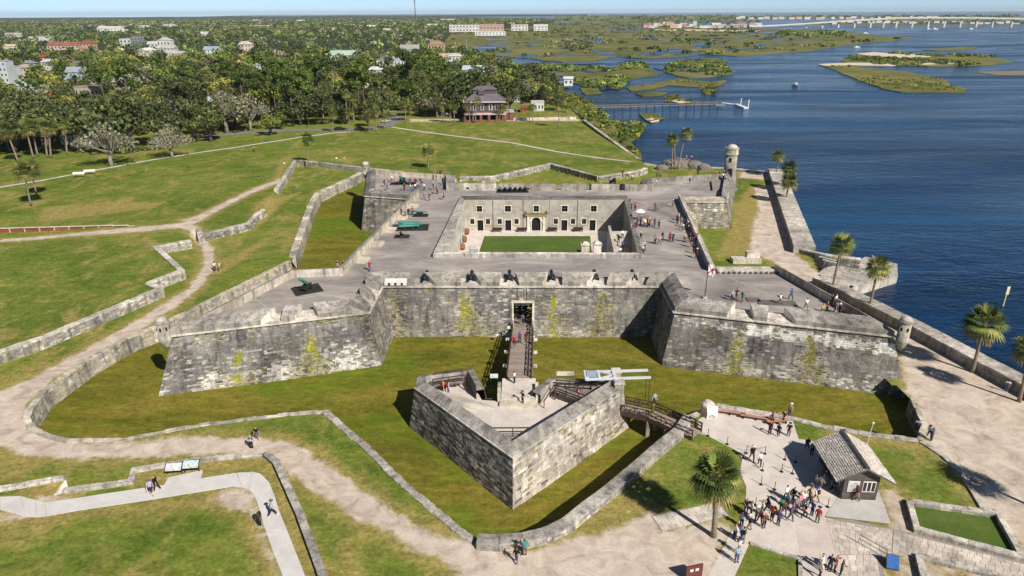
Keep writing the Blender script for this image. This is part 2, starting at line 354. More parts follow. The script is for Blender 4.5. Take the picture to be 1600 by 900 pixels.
def m_ground():
    t=NT('lawn_and_sand'); p=t.pos()
    big=t.noise(.035,4,.6,t.pos((.6,1.2,1)),.8); mid=t.noise(.22,5,.65,t.pos((.7,1.1,1)),.5); fine=t.noise(2.2,6,.75,p); vf=t.noise(9,4,.8,p)
    g=t.ramp(big,[(.30,lin('4f6322')),(.44,lin('63752b')),(.56,lin('788438')),(.70,lin('958f4a'))])
    g2=t.ramp(mid,[(.30,lin('4b5f20')),(.48,lin('66762d')),(.60,lin('80803c')),(.72,lin('9a8649'))])
    g=t.mix(g,g2,.55)
    # worn turf beside the paths
    s=t.attr('sand','Fac'); wob=t.math('MULTIPLY_ADD',t.noise(.55,6,.7,p,.6),5.0); 
    wob=t.n('ShaderNodeMath',operation='MULTIPLY_ADD'); t.l(t.noise(.5,6,.72,p,.6),wob.inputs[0]); wob.inputs[1].default_value=3.6; wob.inputs[2].default_value=-1.8; wob=wob.outputs[0]
    ss=t.math('ADD',s,wob)
    def step(x,a,b):
        m=t.n('ShaderNodeMapRange',interpolation_type='SMOOTHSTEP'); t.l(x,m.inputs[0]); m.inputs[1].default_value=a; m.inputs[2].default_value=b; return m.outputs[0]
    dry=t.mix(lin('8f7c45'),lin('a99a60'),fine)
    g=t.mix(g,dry,t.math('MULTIPLY',step(ss,-2.6,-.2),.75))
    g=t.mix(g,dry,t.math('MULTIPLY',step(t.math('ADD',t.attr('dry','Fac'),wob),-1.3,.9),.85))
    dn=t.noise(.10,5,.65,t.pos((1.3,.8,1)),1.0)
    g=t.mix(g,dry,t.math('MULTIPLY',step(dn,.49,.66),.8))
    g=t.mix(g,t.ramp(fine,[(.22,.42),(.5,1.0),(.78,1.6)]),1.0,'MULTIPLY'); g=t.mix(g,t.ramp(vf,[(.25,.72),(.75,1.25)]),1.0,'MULTIPLY')
    sn=t.noise(.45,6,.68,t.pos((1,1,1)),.8); sc=t.ramp(sn,[(.28,lin('9c8d80')),(.43,lin('bfae9f')),(.58,lin('d3c4b4')),(.72,lin('e0d2c2'))])
    sc=t.mix(sc,t.ramp(t.noise(5,5,.7,p),[(.25,.82),(.75,1.12)]),1.0,'MULTIPLY')
    g=t.mix(g,t.ramp(t.noise(.75,5,.7,t.pos((.8,1.2,1)),.6),[(.3,.66),(.5,.96),(.7,1.26)]),1.0,'MULTIPLY')
    t.base(t.mix(g,sc,step(ss,-.45,.55))); t.rough(.95); t.b.inputs['Specular IOR Level'].default_value=.08
    t.bump(t.mix(vf,fine,.5),.6,.10); return t.mat
GROUND_M=m_ground()
go=np_mesh('ground',gv,q,None,GROUND_M,None,'structure')
at=go.data.attributes.new('sand','FLOAT','POINT'); at.data.foreach_set('value',sand.ravel()[used].astype(np.float32))
at=go.data.attributes.new('dry','FLOAT','POINT'); at.data.foreach_set('value',dry.ravel()[used].astype(np.float32))
go.data.polygons.foreach_set('use_smooth',[True]*len(q))
# moat floor: short turf, lower and yellower than the lawns
def m_moat():
    t=NT('moat_turf'); p=t.pos()
    a=t.noise(.07,5,.65,t.pos((.45,1.7,1)),1.2); b=t.noise(.35,5,.65,t.pos((.5,1.3,1)),.6); f=t.noise(2.5,6,.75,p); vf=t.noise(9,4,.8,p)
    c=t.ramp(a,[(.30,lin('47491c')),(.45,lin('676722')),(.56,lin('80762f')),(.67,lin('947d42'))])
    c=t.mix(c,t.ramp(b,[(.3,lin('56621e')),(.5,lin('716f28')),(.7,lin('877635'))]),.5)
    c=t.mix(c,t.ramp(f,[(.2,.50),(.5,1),(.8,1.5)]),1.0,'MULTIPLY'); c=t.mix(c,t.ramp(vf,[(.25,.78),(.75,1.2)]),1.0,'MULTIPLY')
    gp_=t.noise(.055,4,.65,t.pos((.6,1.1,1)),1.0); c=t.mix(c,lin('5d771d'),t.ramp(gp_,[(.50,0.0),(.64,.75)]))
    c=t.mix(c,t.ramp(t.noise(.8,5,.7,t.pos((.7,1.3,1)),.6),[(.3,.62),(.5,.93),(.7,1.28)]),1.0,'MULTIPLY')
    t.base(c); t.rough(.95); t.b.inputs['Specular IOR Level'].default_value=.08; t.bump(t.mix(vf,f,.5),.6,.10); return t.mat
mx=np.arange(-70,72,2.); my=np.arange(40,215,2.); MX,MY=np.meshgrid(mx,my); nv=np.arange(MX.size).reshape(MX.shape)
mz=MOAT_Z+.10*np.sin(MX*.21+np.sin(MY*.13))*np.sin(MY*.17)
mq=np.stack([nv[:-1,:-1],nv[:-1,1:],nv[1:,1:],nv[1:,:-1]],-1).reshape(-1,4)
keep=(sdf(offset_poly(MOAT_XY,1.0) if False else MOAT_XY,MX,MY).ravel()[mq]>-3.5).any(1)&(MX.ravel()[mq].max(1)<60)
mo=np_mesh('moat_floor',np.stack([MX.ravel(),MY.ravel(),mz.ravel()],-1),mq[keep],None,m_moat(),None,'structure')
mo.data.polygons.foreach_set('use_smooth',[True]*int(keep.sum()))
# water of the bay, one sheet to the horizon
def m_water():
    t=NT('bay_water'); p=t.pos((1,.45,1)); t.rough(.16)
    t.b.inputs['IOR'].default_value=1.33; t.b.inputs['Specular IOR Level'].default_value=.20
    w1=t.noise(.22,4,.6,t.pos((.45,1.15,1)),.7); w2=t.noise(.9,3,.6,t.pos((.6,1.2,1)),.4); w3=t.noise(.011,5,.65,t.pos((.30,1.2,1)),1.6); lane=t.noise(.02,4,.6,t.pos((.22,1.3,1)),1.2); t.l(t.ramp(lane,[(.38,.09),(.62,.30)]),t.b.inputs['Roughness'])
    h=t.mix(w1,w2,.30); t.bump(h,.7,1.0)
    c=t.ramp(w3,[(.34,(.0015,.012,.038)),(.5,(.004,.030,.088)),(.64,(.012,.066,.160))]); t.base(c); return t.mat
WATER_M=m_water()
wm=MB(); 
wy=[22,60,120,200,400,900,2000,5000,12000,26000]; 
for a,b in zip(wy[:-1],wy[1:]): wm.face([(-60-b*.2 if b>900 else -60,a,WATER_Z),(200+b*1.4,a,WATER_Z),(200+b*1.4,b,WATER_Z),(-60-b*.2 if b>900 else -60,b,WATER_Z)])
# keep the sheet clear of the moat: it starts east of the fort
wm=MB()
pts=[(53,22),(56,60),(52,100),(54,128),(60,180),(62,215),(40,240),(25,330),(-40,500),(-400,900),(-3000,4000),(-9000,26000),(30000,26000),(20000,9000),(3000,1000),(700,100),(400,22)]
wm.prism(pts,WATER_Z,WATER_Z); wm.build('bay_water',WATER_M,None,False,'structure')
# land behind the near ground, out to the horizon on the left
def m_far():
    t=NT('wooded_ground'); a=t.noise(.01,5,.65,t.pos()); f=t.noise(.12,5,.7,t.pos())
    c=t.mix(t.ramp(a,[(.3,lin('2b3519')),(.55,lin('384222')),(.75,lin('4d4f30'))]),t.ramp(f,[(.3,.6),(.7,1.3)]),1.0,'MULTIPLY'); t.base(c); return t.mat
FAR_M=m_far(); fm=MB()
fl=[(-345,470),(28,470)]+XY([(868,131),(800,112),(735,88),(690,70),(705,52),(790,43),(860,37),(870,30.5)],-.4)+[(-1500,12000),(-14000,12000),(-14000,300),(-345,150)]
fm.prism(fl,-.4,-.4); fm.build('far_ground',FAR_M,None,False,'structure')
# low rise of distant country along the horizon
rm=MB(); random.seed(3); prev=None
for i in range(81):
    a=math.radians(-60+i*66/80); r=9000; x,y=r*math.sin(a),r*math.cos(a); h=9+10*abs(vn(i*.23,1.3))+6*abs(vn(i*.9,7))
    if prev: 
        (x0,y0,h0)=prev; k=1.12
        rm.face([(x0,y0,-1),(x,y,-1),(x,y,h),(x0,y0,h0)]); rm.face([(x0,y0,h0),(x,y,h),(x*k,y*k,h),(x0*k,y0*k,h0)])
    prev=(x,y,h)
rm.build('horizon_hills',FAR_M,None,False,'structure')
# ------------------------------------------------------------------ paved ground
def m_conc(name,cs,seed=0):
    t=NT(name); p=t.pos(); n=t.noise(.5,6,.65,p,.5); f=t.noise(6,5,.7,p)
    c=t.mix(t.ramp(n,[(.3,cs[0]),(.5,cs[1]),(.7,cs[2])]),t.ramp(f,[(.25,.88),(.75,1.1)]),1.0,'MULTIPLY'); t.base(c); t.bump(f,.2,.02); return t.mat
CONC=m_conc('pale_concrete',(lin('c4bfbb'),lin('d0cbc8'),lin('dad6d2')))
PLAZA=m_conc('plaza_tabby',(lin('c0b5ac'),lin('d0c6bd'),lin('ddd4cb')))
APRON=m_conc('apron_concrete',(lin('b3aeaa'),lin('bfbbb6'),lin('cac5bf')))
ASPH=m_conc('asphalt',(lin('6d6c6c'),lin('7d7b7a'),lin('8c8a88')))
def sheet(name,px,z,mat,h=None,lab=None):
    m=MB(); m.prism(XY(px,z),(h if h is not None else z-.06),z); return m.build(name,mat,None,False,'structure')
# pale concrete walk lower left, laid in bays
PATH_T=[(-40,779),(0,776),(32,775),(55,781),(70,785),(100,781),(175,769.5),(260,757),(315,747),(370,738.5),(395,737),(407,740),(420,753),(428,772),(435,795),(456,847),(477,900),(500,957)]
PATH_B=[(-40,793),(0,796),(40,807),(58,808),(72,806),(125,797),(225,782),(300,770),(362,760),(378,761),(388,764),(396,772),(401,782),(407,800),(412,820),(426,860),(442,900),(462,957)]
pm=MB()
def lerp2(a,b,t): return (a[0]+(b[0]-a[0])*t,a[1]+(b[1]-a[1])*t)
for i in range(len(PATH_T)-1):
    a,b,c,d=(V((*p,0)) for p in XY([PATH_B[i],PATH_B[i+1],PATH_T[i+1],PATH_T[i]],.05)); 
    L=(b-a).length; k=max(1,round(L/3.2))
    for j in range(k):
        g=.012/max(L/k,.1); t0,t1=j/k+ (g/k if j or i else 0),(j+1)/k-g/k
        pm.prism([tuple(a.lerp(b,t0))[:2],tuple(a.lerp(b,t1))[:2],tuple(d.lerp(c,t1))[:2],tuple(d.lerp(c,t0))[:2]],-.05,.05)
pm.build('footpath',CONC,None,False,'structure')
sheet('sign_apron',[(257,757),(263,746),(317,734),(314,747)],.045,CONC)
# the two narrow paths across the far green, and the road by the trees
def ribbon(name,px,wd,z,mat):
    pts=[V((*p,0)) for p in XY(px,z)]; m=MB(); Ls=[]; Rs=[]
    for i,p in enumerate(pts):
        d=(pts[min(i+1,len(pts)-1)]-pts[max(i-1,0)]).normalized(); n=V((-d.y,d.x,0)); Ls.append(p+n*wd/2); Rs.append(p-n*wd/2)
    for i in range(len(pts)-1):
        def gh(p):
            ix=np.clip(np.searchsorted(gx,p.x),1,len(gx)-1); iy=np.clip(np.searchsorted(gy,p.y),1,len(gy)-1); return float(gz[iy-1:iy+1,ix-1:ix+1].max())+z
        n=max(1,int((pts[i+1]-pts[i]).length/2.5))
        for j in range(n):
            q4=[Rs[i].lerp(Rs[i+1],j/n),Rs[i].lerp(Rs[i+1],(j+1)/n),Ls[i].lerp(Ls[i+1],(j+1)/n),Ls[i].lerp(Ls[i+1],j/n)]
            m.face([(p.x,p.y,gh(p)) for p in q4])
    return m.build(name,mat,None,False,'structure')
ribbon('green_path',[(-20,295),(0,292.5),(125,272),(180,263),(300,243),(400,228),(520,208.5),(548,206)],1.5,.03,CONC)
ribbon('diagonal_path',[(612,197.5),(700,211),(800,225.5),(870,241),(893,245),(985,258)],1.3,.03,CONC)
ribbon('street',[(300,214),(440,205),(520,203),(580,200),(605,195),(618,186),(625,178)],6.5,.03,ASPH)
# ================================================================== THE FORT
CORD=5.6; DECKZ=6.0; PTOP=7.3
OUT=[(-45.3,82.1),(-20.5,89.3),(-20.4,99.3),(23.3,98.7),(23.2,89.0),(50.2,80.8),(43.9,105.4),(33.5,105.6),(38.7,149.6),(48.3,149.3),(56.6,174.5),(32.5,168.5),(31.5,160.6),(-13.5,162.6),(-14.5,173.5),(-38.5,180.8),(-34.3,156.2),(-23.4,153.2),(-28.9,105.6),(-36.3,104.8)]
NB=len(OUT); BASE=offset_poly(OUT,1.45)
def offset_edges(poly, ds):
    n=len(poly); out=[]
    for i in range(n):
        a,b,c=(V((*poly[(i+k)%n],0)) for k in (-1,0,1)); d1=(b-a).normalized(); d2=(c-b).normalized(); n1=V((-d1.y,d1.x,0)); n2=V((-d2.y,d2.x,0)); p=b+n1*ds[(i-1)%n]; q=b+n2*ds[i]; den=d1.x*d2.y-d1.y*d2.x
        r=p+d1*(((q.x-p.x)*d2.y-(q.y-p.y)*d2.x)/den) if abs(den)>1e-3 else q
        out.append((r.x,r.y))
    return out
INN=offset_edges(OUT,[{5:1.3,6:1.0,7:1.2,8:1.1,9:1.3,19:1.8,17:1.7}.get(i,2.3) for i in range(NB)])
BASEZ=[MOAT_Z-.1]*NB
for i in (6,7,8,9,10): BASEZ[i]=-.3
fort=thing('stone_fort','grey coquina stone star fort with four pointed bastions inside a grassy moat','fort',(0,130,0))
LOC=-V((0,130,0))
def fmb(): return MB()
def fb(mb,name,mats,parent=None,smooth=False,kind=None):
    o=mb.build(name,mats,parent or fort,smooth,kind)
    # only direct children are shifted; grandchildren inherit
    if (parent or fort) is fort: o.location=LOC
    return o
GREY=lin('8b8683'); GREY2=lin('a39d97'); PALE=lin('cdc4b8'); CREAM=lin('c6ba97'); WHITE=lin('ddd8d0'); DK=lin('605c5a'); MOSS=lin('8f8f2a'); OLIVE=lin('6e6a3a')
def stonecol(seed, white=0.1, cream=.1, white_fn=None, moss=()):
    def fn(u,v,L,H):
        n=vn(u*.16+seed,v*.30)+.5*vn(u*.6+seed,v*1.1,3); r=random.random()
        c=mixc(GREY,GREY2,min(1,max(0,.5+n+random.uniform(-.22,.22))))
        if vn(u*.35+seed*2,v*.12,5)>.22 and r<.6: c=mixc(c,DK,.6)
        wh=(white_fn(u,v,L,H) if white_fn else 0)*(.6+1.0*random.random()); p=white+wh
        if random.random()<p: c=mixc(c,WHITE,random.uniform(.2,.75) if p<.28 else random.uniform(.6,1.0))
        elif random.random()<cream: c=mixc(c,CREAM,random.uniform(.2,.65))
        for (mu,mw,mt) in moss:                       # drain stains: a narrow stem that spreads towards the foot
            k=max(0,1-v/(H*mt)); wd=.35+mw*k*(1 if k>0 else 0); d=abs(u-mu)
            if v<H*mt:
                if d<wd*2.3 and random.random()<.85*(1-d/(wd*2.3)): c=mixc(c,mixc(PALE,CREAM,random.random()),.8)
                if d<wd*.6 and random.random()<.4: c=mixc(c,MOSS if random.random()<.6 else OLIVE,random.uniform(.3,.6))
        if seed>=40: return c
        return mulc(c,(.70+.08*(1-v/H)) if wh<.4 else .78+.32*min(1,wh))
    return fn
def wall(i,name,colfn,openings=(),stuff=True,course=.36):
    j=(i+1)%NB; m=fmb(); zb=min(BASEZ[i],BASEZ[j])
    a=V((*BASE[i],zb)); b=V((*BASE[j],zb))
    block_wall(m,a,b,V((*OUT[i],CORD)),V((*OUT[j],CORD)),course,(.4,.95) if course<.5 else (.6,1.2),colfn,.05,openings)
    return fb(m,name,STONE,None,False,'stuff' if stuff else None)
def foot(i,px,py):                                   # distance along the foot of wall i of a point sighted at its foot
    p=P(px,py,MOAT_Z); a,b=V((*BASE[i],0)),V((*BASE[(i+1)%NB],0)); p.z=0; return (p-a).dot((b-a).normalized())
def along(i,px,py,z):                                # fraction along the outer edge of wall i
    p=P(px,py,z); a,b=V((*OUT[i],0)),V((*OUT[(i+1)%NB],0)); p.z=0; return (p-a).dot(b-a)/(b-a).length_squared
def wlow(u,v,L,H):                                   # lime wash bleeding through the lower half
    k=max(0,1-v/(H*.72)); return .95*k*(.5+vn(u*.22,v*.5,9)*1.1)
def wband(u,v,L,H): return 1.1*math.exp(-((v/H-.84+.10*(u/L-.5))/.10)**2)*(1 if u/L>.35 else .35)+.30*math.exp(-((v/H-.12)/.12)**2)
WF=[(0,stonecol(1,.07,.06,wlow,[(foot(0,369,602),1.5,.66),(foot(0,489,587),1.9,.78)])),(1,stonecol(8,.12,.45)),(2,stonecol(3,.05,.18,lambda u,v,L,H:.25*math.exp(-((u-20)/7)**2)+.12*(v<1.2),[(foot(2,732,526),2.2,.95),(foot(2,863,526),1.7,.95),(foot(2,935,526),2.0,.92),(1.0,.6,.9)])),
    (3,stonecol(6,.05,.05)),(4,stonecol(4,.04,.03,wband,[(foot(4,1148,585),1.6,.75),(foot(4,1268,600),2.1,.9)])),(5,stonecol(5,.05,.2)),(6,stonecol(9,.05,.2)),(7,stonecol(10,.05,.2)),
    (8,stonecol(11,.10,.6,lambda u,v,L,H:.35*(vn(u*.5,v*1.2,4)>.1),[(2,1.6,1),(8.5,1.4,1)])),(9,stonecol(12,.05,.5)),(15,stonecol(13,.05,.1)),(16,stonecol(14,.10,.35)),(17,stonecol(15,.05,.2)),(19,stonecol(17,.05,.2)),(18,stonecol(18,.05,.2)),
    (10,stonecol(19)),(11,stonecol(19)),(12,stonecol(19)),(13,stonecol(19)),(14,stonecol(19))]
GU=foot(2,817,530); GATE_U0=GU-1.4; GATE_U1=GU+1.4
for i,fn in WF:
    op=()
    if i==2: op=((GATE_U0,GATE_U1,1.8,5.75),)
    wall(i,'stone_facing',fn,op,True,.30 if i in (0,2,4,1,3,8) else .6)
# plants rooted in the joints below the drains
def moss(i,cols):
    j=(i+1)%NB; a,b=V((*BASE[i],BASEZ[i])),V((*BASE[j],BASEZ[j])); c,d=V((*OUT[i],CORD)),V((*OUT[j],CORD)); L=(b-a).length; H=(c-a).length; nn=(b-a).cross(c-a).normalized(); uu=(b-a).normalized(); ww=nn.cross(uu)
    for u0,wd,top,n,g in cols:
        m=MB()
        for k in range(n):
            v=random.random()**.8*top; sp=.22+wd*1.35*(1-v/top)**.9*(.55+.9*abs(vn(v*.9,u0,2))); du=random.gauss(.12*vn(v*.7,u0),.56)*sp
            if vn((u0+du)*1.1,v*5,i)+.4*vn((u0+du)*3,v*9,i)<-.02: continue
            p=a.lerp(b,(u0+du)/L).lerp(c.lerp(d,(u0+du)/L),v)+nn*.065; sx,sy=random.uniform(.05,.20),random.uniform(.03,.08); col=mulc(lin(random.choice(g)),random.uniform(.75,1.25)); t=nn*random.uniform(-.05,.08)
            m.face([p-uu*sx-ww*sy,p+uu*sx-ww*sy*.6+t,p+uu*sx*.8+ww*sy+t,p-uu*sx*.7+ww*sy],col)
        fb(m,'wall_plants',LEAFW,None,False,'stuff')
LEAFW=M_col('moss_green',.8,1.2,3,.9,0)
GM=['a3a82c','8b9624','b0a93c','717a22','b8ae58','8f8a3c']; GB=['a3965a','8b8048','b0a468','857c40','75703c']
moss(0,[(foot(0,369,602),1.5,.72,520,GM),(foot(0,489,587),1.7,.82,620,GM)]); moss(2,[(foot(2,732,526),1.9,.92,720,GM),(foot(2,863,526),1.2,.97,640,GM),(foot(2,935,526),1.7,.9,420,GB)]); moss(4,[(foot(4,1148,585),1.4,.80,460,GM),(foot(4,1268,600),2.0,.92,620,GB)])
for i,n in ((0,420),(2,520),(4,420),(1,120)):                 # scattered weeds in the joints, thickest under the cordon
    j=(i+1)%NB; a,b=V((*BASE[i],BASEZ[i])),V((*BASE[j],BASEZ[j])); c,d=V((*OUT[i],CORD)),V((*OUT[j],CORD)); nn=(b-a).cross(c-a).normalized(); uu=(b-a).normalized(); ww=nn.cross(uu); m=MB()
    for k in range(n*3):
        t=random.random(); v=1-random.random()**2.2 if random.random()<.55 else random.random()**2
        if vn(t*11+i*5,v*2.2,6)<.10: continue
        p=a.lerp(b,t).lerp(c.lerp(d,t),v*.985)+nn*.06; sx,sy=random.uniform(.05,.28),random.uniform(.03,.08); col=mulc(lin(random.choice(['6b6a3a','57552f','8a8448','4a4830','9c9460'])),random.uniform(.7,1.2))
        m.face([p-uu*sx-ww*sy,p+uu*sx-ww*sy*.5,p+uu*sx*.7+ww*sy,p-uu*sx*.8+ww*sy*.9],col)
    fb(m,'wall_plants',LEAFW,None,False,'stuff')
# corner quoins: pale dressed strips on the salients
def strip(pts_a,pts_b,c,name,wd=.5):
    m=fmb(); m.beam(pts_a,pts_b,wd,wd,c); return fb(m,name,STONE)
# cordon moulding
m=fmb(); co=offset_poly(OUT,.30); ci=offset_poly(OUT,-.3)
for i in range(NB):
    j=(i+1)%NB
    a,b,c_,d=OUT[i],OUT[j],ci[j],ci[i]; oa,ob=co[i],co[j]; z0,z1=CORD,CORD+.22
    m.face([(*a,z0),(*b,z0),(*ob,z0+.05),(*oa,z0+.05)],PALE); m.face([(*oa,z0+.05),(*ob,z0+.05),(*ob,z1),(*oa,z1)],PALE); m.face([(*oa,z1),(*ob,z1),(*c_,z1),(*d,z1)],PALE)
fb(m,'cordon',STONE)
# gun deck with the courtyard cut out
CY=[(-11.2,112.5),(21.7,111.6),(25.0,147.4),(-10.4,147.9)]     # courtyard faces
CYZ=-.2; CYT=6.9
CYO=[(-13.7,112.0),(22.6,111.0),(26.2,151.6),(-11.6,152.2)]     # outer foot of the coping on deck
m=fmb(); m.prism(INN,DECKZ,DECKZ,(1,1,1),0,True,False,[CYO]); fb(m,'gun_deck',DECK)
JT=lin('b9b1aa')
for (a0,a1) in (((386,458),(442,498)),((352,472),(470,466)),((470,466),(560,452)),((1135,432),(1200,460)),((1108,424),(1000,432)),((1150,440),(1260,452)),((590,425),(640,418)),((700,420),(860,404)),((960,408),(1090,415)),((600,330),(690,318))):
    p,q=P(*a0,DECKZ),P(*a1,DECKZ); m=fmb(); m.beam((p.x,p.y,DECKZ-.006),(q.x,q.y,DECKZ-.006),.16,.024,JT); fb(m,'deck_joint',LIME)
# walls up out of the deck: parapets, run by run
GAPS={0:[(along(0,423,502,6.3),.8),(along(0,479,492,6.3),1.0),(along(0,560,482,6.3),.35)],2:[(along(2,x,440,6.4),1.0) for x in (664,736,796,863,932,993)],4:[(along(4,1157,488,6.3),1.2),(along(4,1220,495,6.3),1.25)],1:[(.25,.7),(.62,.7)],12:[(along(12,x,284,7.4),.6) for x in (960,913,870,826,783,741)]}
def parapet(i,gaps,zo=6.45,zi=PTOP,c=None,name='merlon',steps=0):
    j=(i+1)%NB; o0,o1,i0,i1=(V((*p,0)) for p in (OUT[i],OUT[j],INN[i],INN[j])); L=(o1-o0).length
    cuts=[0.0]
    for t,hw in gaps: cuts+= [t-hw/L,t+hw/L]
    cuts.append(1.0); c=c or mixc(GREY2,PALE,.35)
    for k in range(0,len(cuts),2):
        a,b=cuts[k],cuts[k+1]
        fl0=.55/L if k>0 else 0; fl1=.55/L if k+2<len(cuts) else 0       # the gap splays outward
        if b-a<.01: continue
        m=fmb(); n=max(2,int((b-a)*L/1.1)); e=.004
        for s in range(n):
            t0,t1=a+(b-a)*s/n,a+(b-a)*(s+1)/n
            u0=a+fl0+(b-a-fl0-fl1)*s/n; u1=a+fl0+(b-a-fl0-fl1)*(s+1)/n
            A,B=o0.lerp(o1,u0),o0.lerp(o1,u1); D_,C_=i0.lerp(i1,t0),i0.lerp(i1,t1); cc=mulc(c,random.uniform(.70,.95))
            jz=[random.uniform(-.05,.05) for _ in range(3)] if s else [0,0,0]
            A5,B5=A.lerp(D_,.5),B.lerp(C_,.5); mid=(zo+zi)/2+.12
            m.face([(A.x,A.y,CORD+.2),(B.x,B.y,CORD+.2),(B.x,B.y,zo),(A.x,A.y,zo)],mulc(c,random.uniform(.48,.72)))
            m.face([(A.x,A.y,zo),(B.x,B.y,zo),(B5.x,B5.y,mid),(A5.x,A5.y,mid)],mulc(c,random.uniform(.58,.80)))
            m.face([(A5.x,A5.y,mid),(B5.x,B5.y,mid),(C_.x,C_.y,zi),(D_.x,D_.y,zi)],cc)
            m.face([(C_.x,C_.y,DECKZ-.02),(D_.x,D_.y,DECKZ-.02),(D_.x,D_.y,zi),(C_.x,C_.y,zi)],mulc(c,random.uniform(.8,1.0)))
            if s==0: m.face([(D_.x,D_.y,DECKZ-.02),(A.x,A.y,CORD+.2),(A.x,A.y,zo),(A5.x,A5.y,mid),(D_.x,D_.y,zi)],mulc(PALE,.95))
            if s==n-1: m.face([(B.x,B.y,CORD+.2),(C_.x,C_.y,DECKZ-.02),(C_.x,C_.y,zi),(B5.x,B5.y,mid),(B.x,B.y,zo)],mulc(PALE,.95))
        fb(m,name,STONE)
    for t,hw in gaps:                                    # sloping sill of each gun opening
        m=fmb(); h0=hw+.6; A,B=o0.lerp(o1,t-h0/L),o0.lerp(o1,t+h0/L); C_,D_=i0.lerp(i1,t+hw/L),i0.lerp(i1,t-hw/L)
        m.face([(A.x,A.y,CORD+.24),(B.x,B.y,CORD+.24),(C_.x,C_.y,DECKZ+.25),(D_.x,D_.y,DECKZ+.25)],mixc(PALE,GREY2,.3))
        m.face([(C_.x,C_.y,DECKZ-.02),(D_.x,D_.y,DECKZ-.02),(D_.x,D_.y,DECKZ+.25),(C_.x,C_.y,DECKZ+.25)],PALE); fb(m,'gun_opening_sill',STONE)
PC={0:mixc(GREY2,PALE,.4),4:mixc(GREY2,PALE,.25),2:mixc(GREY2,PALE,.6),12:mixc(PALE,GREY2,.55),19:mixc(PALE,CREAM,.2),18:PALE,17:mixc(PALE,CREAM,.3),16:PALE,7:PALE,5:mixc(PALE,CREAM,.3),14:mixc(PALE,CREAM,.2)}
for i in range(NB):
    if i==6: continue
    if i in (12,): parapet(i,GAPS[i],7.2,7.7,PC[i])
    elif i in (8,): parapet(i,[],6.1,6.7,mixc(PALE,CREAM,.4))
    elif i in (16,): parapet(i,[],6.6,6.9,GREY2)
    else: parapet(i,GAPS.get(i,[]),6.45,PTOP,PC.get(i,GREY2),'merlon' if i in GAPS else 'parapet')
# low railing wall on the short east flank
m=fmb(); a,b=V((*OUT[6],0)),V((*OUT[7],0)); m.beam((a.x,a.y-.9,DECKZ+.25),(b.x,b.y-.9,DECKZ+.25),1.6,.55,PALE); fb(m,'parapet',STONE)
for k in range(13):
    t=k/12; m=fmb(); p=a.lerp(b,t); m.beam((p.x,p.y-2.1,DECKZ),(p.x,p.y-2.1,DECKZ+.35),.3,.3,DK); fb(m,'stone_post',STONE)
# stepped firing platforms against the west curtain
for k in range(5):
    t=.14+.17*k; p=V((*INN[18],0)).lerp(V((*INN[17],0)),t); d=(V((*INN[17],0))-V((*INN[18],0))).normalized(); n_=V((d.y,-d.x,0))
    m=fmb(); m.box((p.x+n_.x*1.0,p.y+n_.y*1.0,DECKZ-.01),(1.9,2.6,.36),math.atan2(d.y,d.x)-math.pi/2,mixc(PALE,CREAM,.4)); fb(m,'gun_step',LIME)
# ------------------------------------------------------------------ courtyard
m=fmb(); m.prism(offset_poly(CY,.05),CYZ,CYZ,(1,1,1)); fb(m,'courtyard_floor',PLAZA)
m=fmb(); m.prism([(-6.7,133.0),(16.4,132.4),(17.2,143.2),(-6.0,143.6)],CYZ+.01,CYZ+.06); cg=fb(m,'courtyard_lawn',None)
def m_lawn():
    t=NT('watered_lawn'); f=t.noise(2.5,6,.75,t.pos()); b=t.noise(.2,4,.6,t.pos((.6,1.2,1)))
    c=t.mix(t.ramp(b,[(.3,lin('465a1f')),(.6,lin('54682a')),(.8,lin('6c7036'))]),t.ramp(f,[(.2,.65),(.8,1.35)]),1.0,'MULTIPLY'); t.base(c); t.rough(.95); t.bump(f,.5,.08); return t.mat
LAWN=m_lawn(); cg.data.materials[0]=LAWN
# coping band round the courtyard
m=fmb(); BAND=lin('7a7673')
for i in range(4):
    j=(i+1)%4; a,b,c_,d=CY[i],CY[j],CYO[j],CYO[i]; zi=CYT if i!=2 else 6.55
    hi=[6.75,6.75]; 
    n=8
    for s in range(n):
        A=V((*a,0)).lerp(V((*b,0)),s/n); B=V((*a,0)).lerp(V((*b,0)),(s+1)/n); D_=V((*d,0)).lerp(V((*c_,0)),s/n); C_=V((*d,0)).lerp(V((*c_,0)),(s+1)/n)
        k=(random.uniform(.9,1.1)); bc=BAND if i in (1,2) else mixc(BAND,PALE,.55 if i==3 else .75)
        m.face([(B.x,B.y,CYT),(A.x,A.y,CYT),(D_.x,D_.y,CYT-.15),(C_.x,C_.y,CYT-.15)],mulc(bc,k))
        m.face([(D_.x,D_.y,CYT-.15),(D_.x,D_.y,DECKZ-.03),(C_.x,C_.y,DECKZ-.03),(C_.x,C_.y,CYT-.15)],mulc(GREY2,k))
fb(m,'courtyard_coping',STONE)
def cyw(i): 
    j=(i+1)%4; return V((*CY[j],CYZ)),V((*CY[i],CYZ))            # left, right as seen from inside
def plaster(seed,base):
    def fn(u,v,L,H):
        n=vn(u*.3+seed,v*.35); c=mixc(base,mixc(CREAM,PALE,.5),max(0,min(1,.3+n)))
        if random.random()<.12: c=mixc(c,GREY2,.5)
        if v<.9: c=mixc(c,WHITE,.4)
        return mulc(c,.78)
    return fn
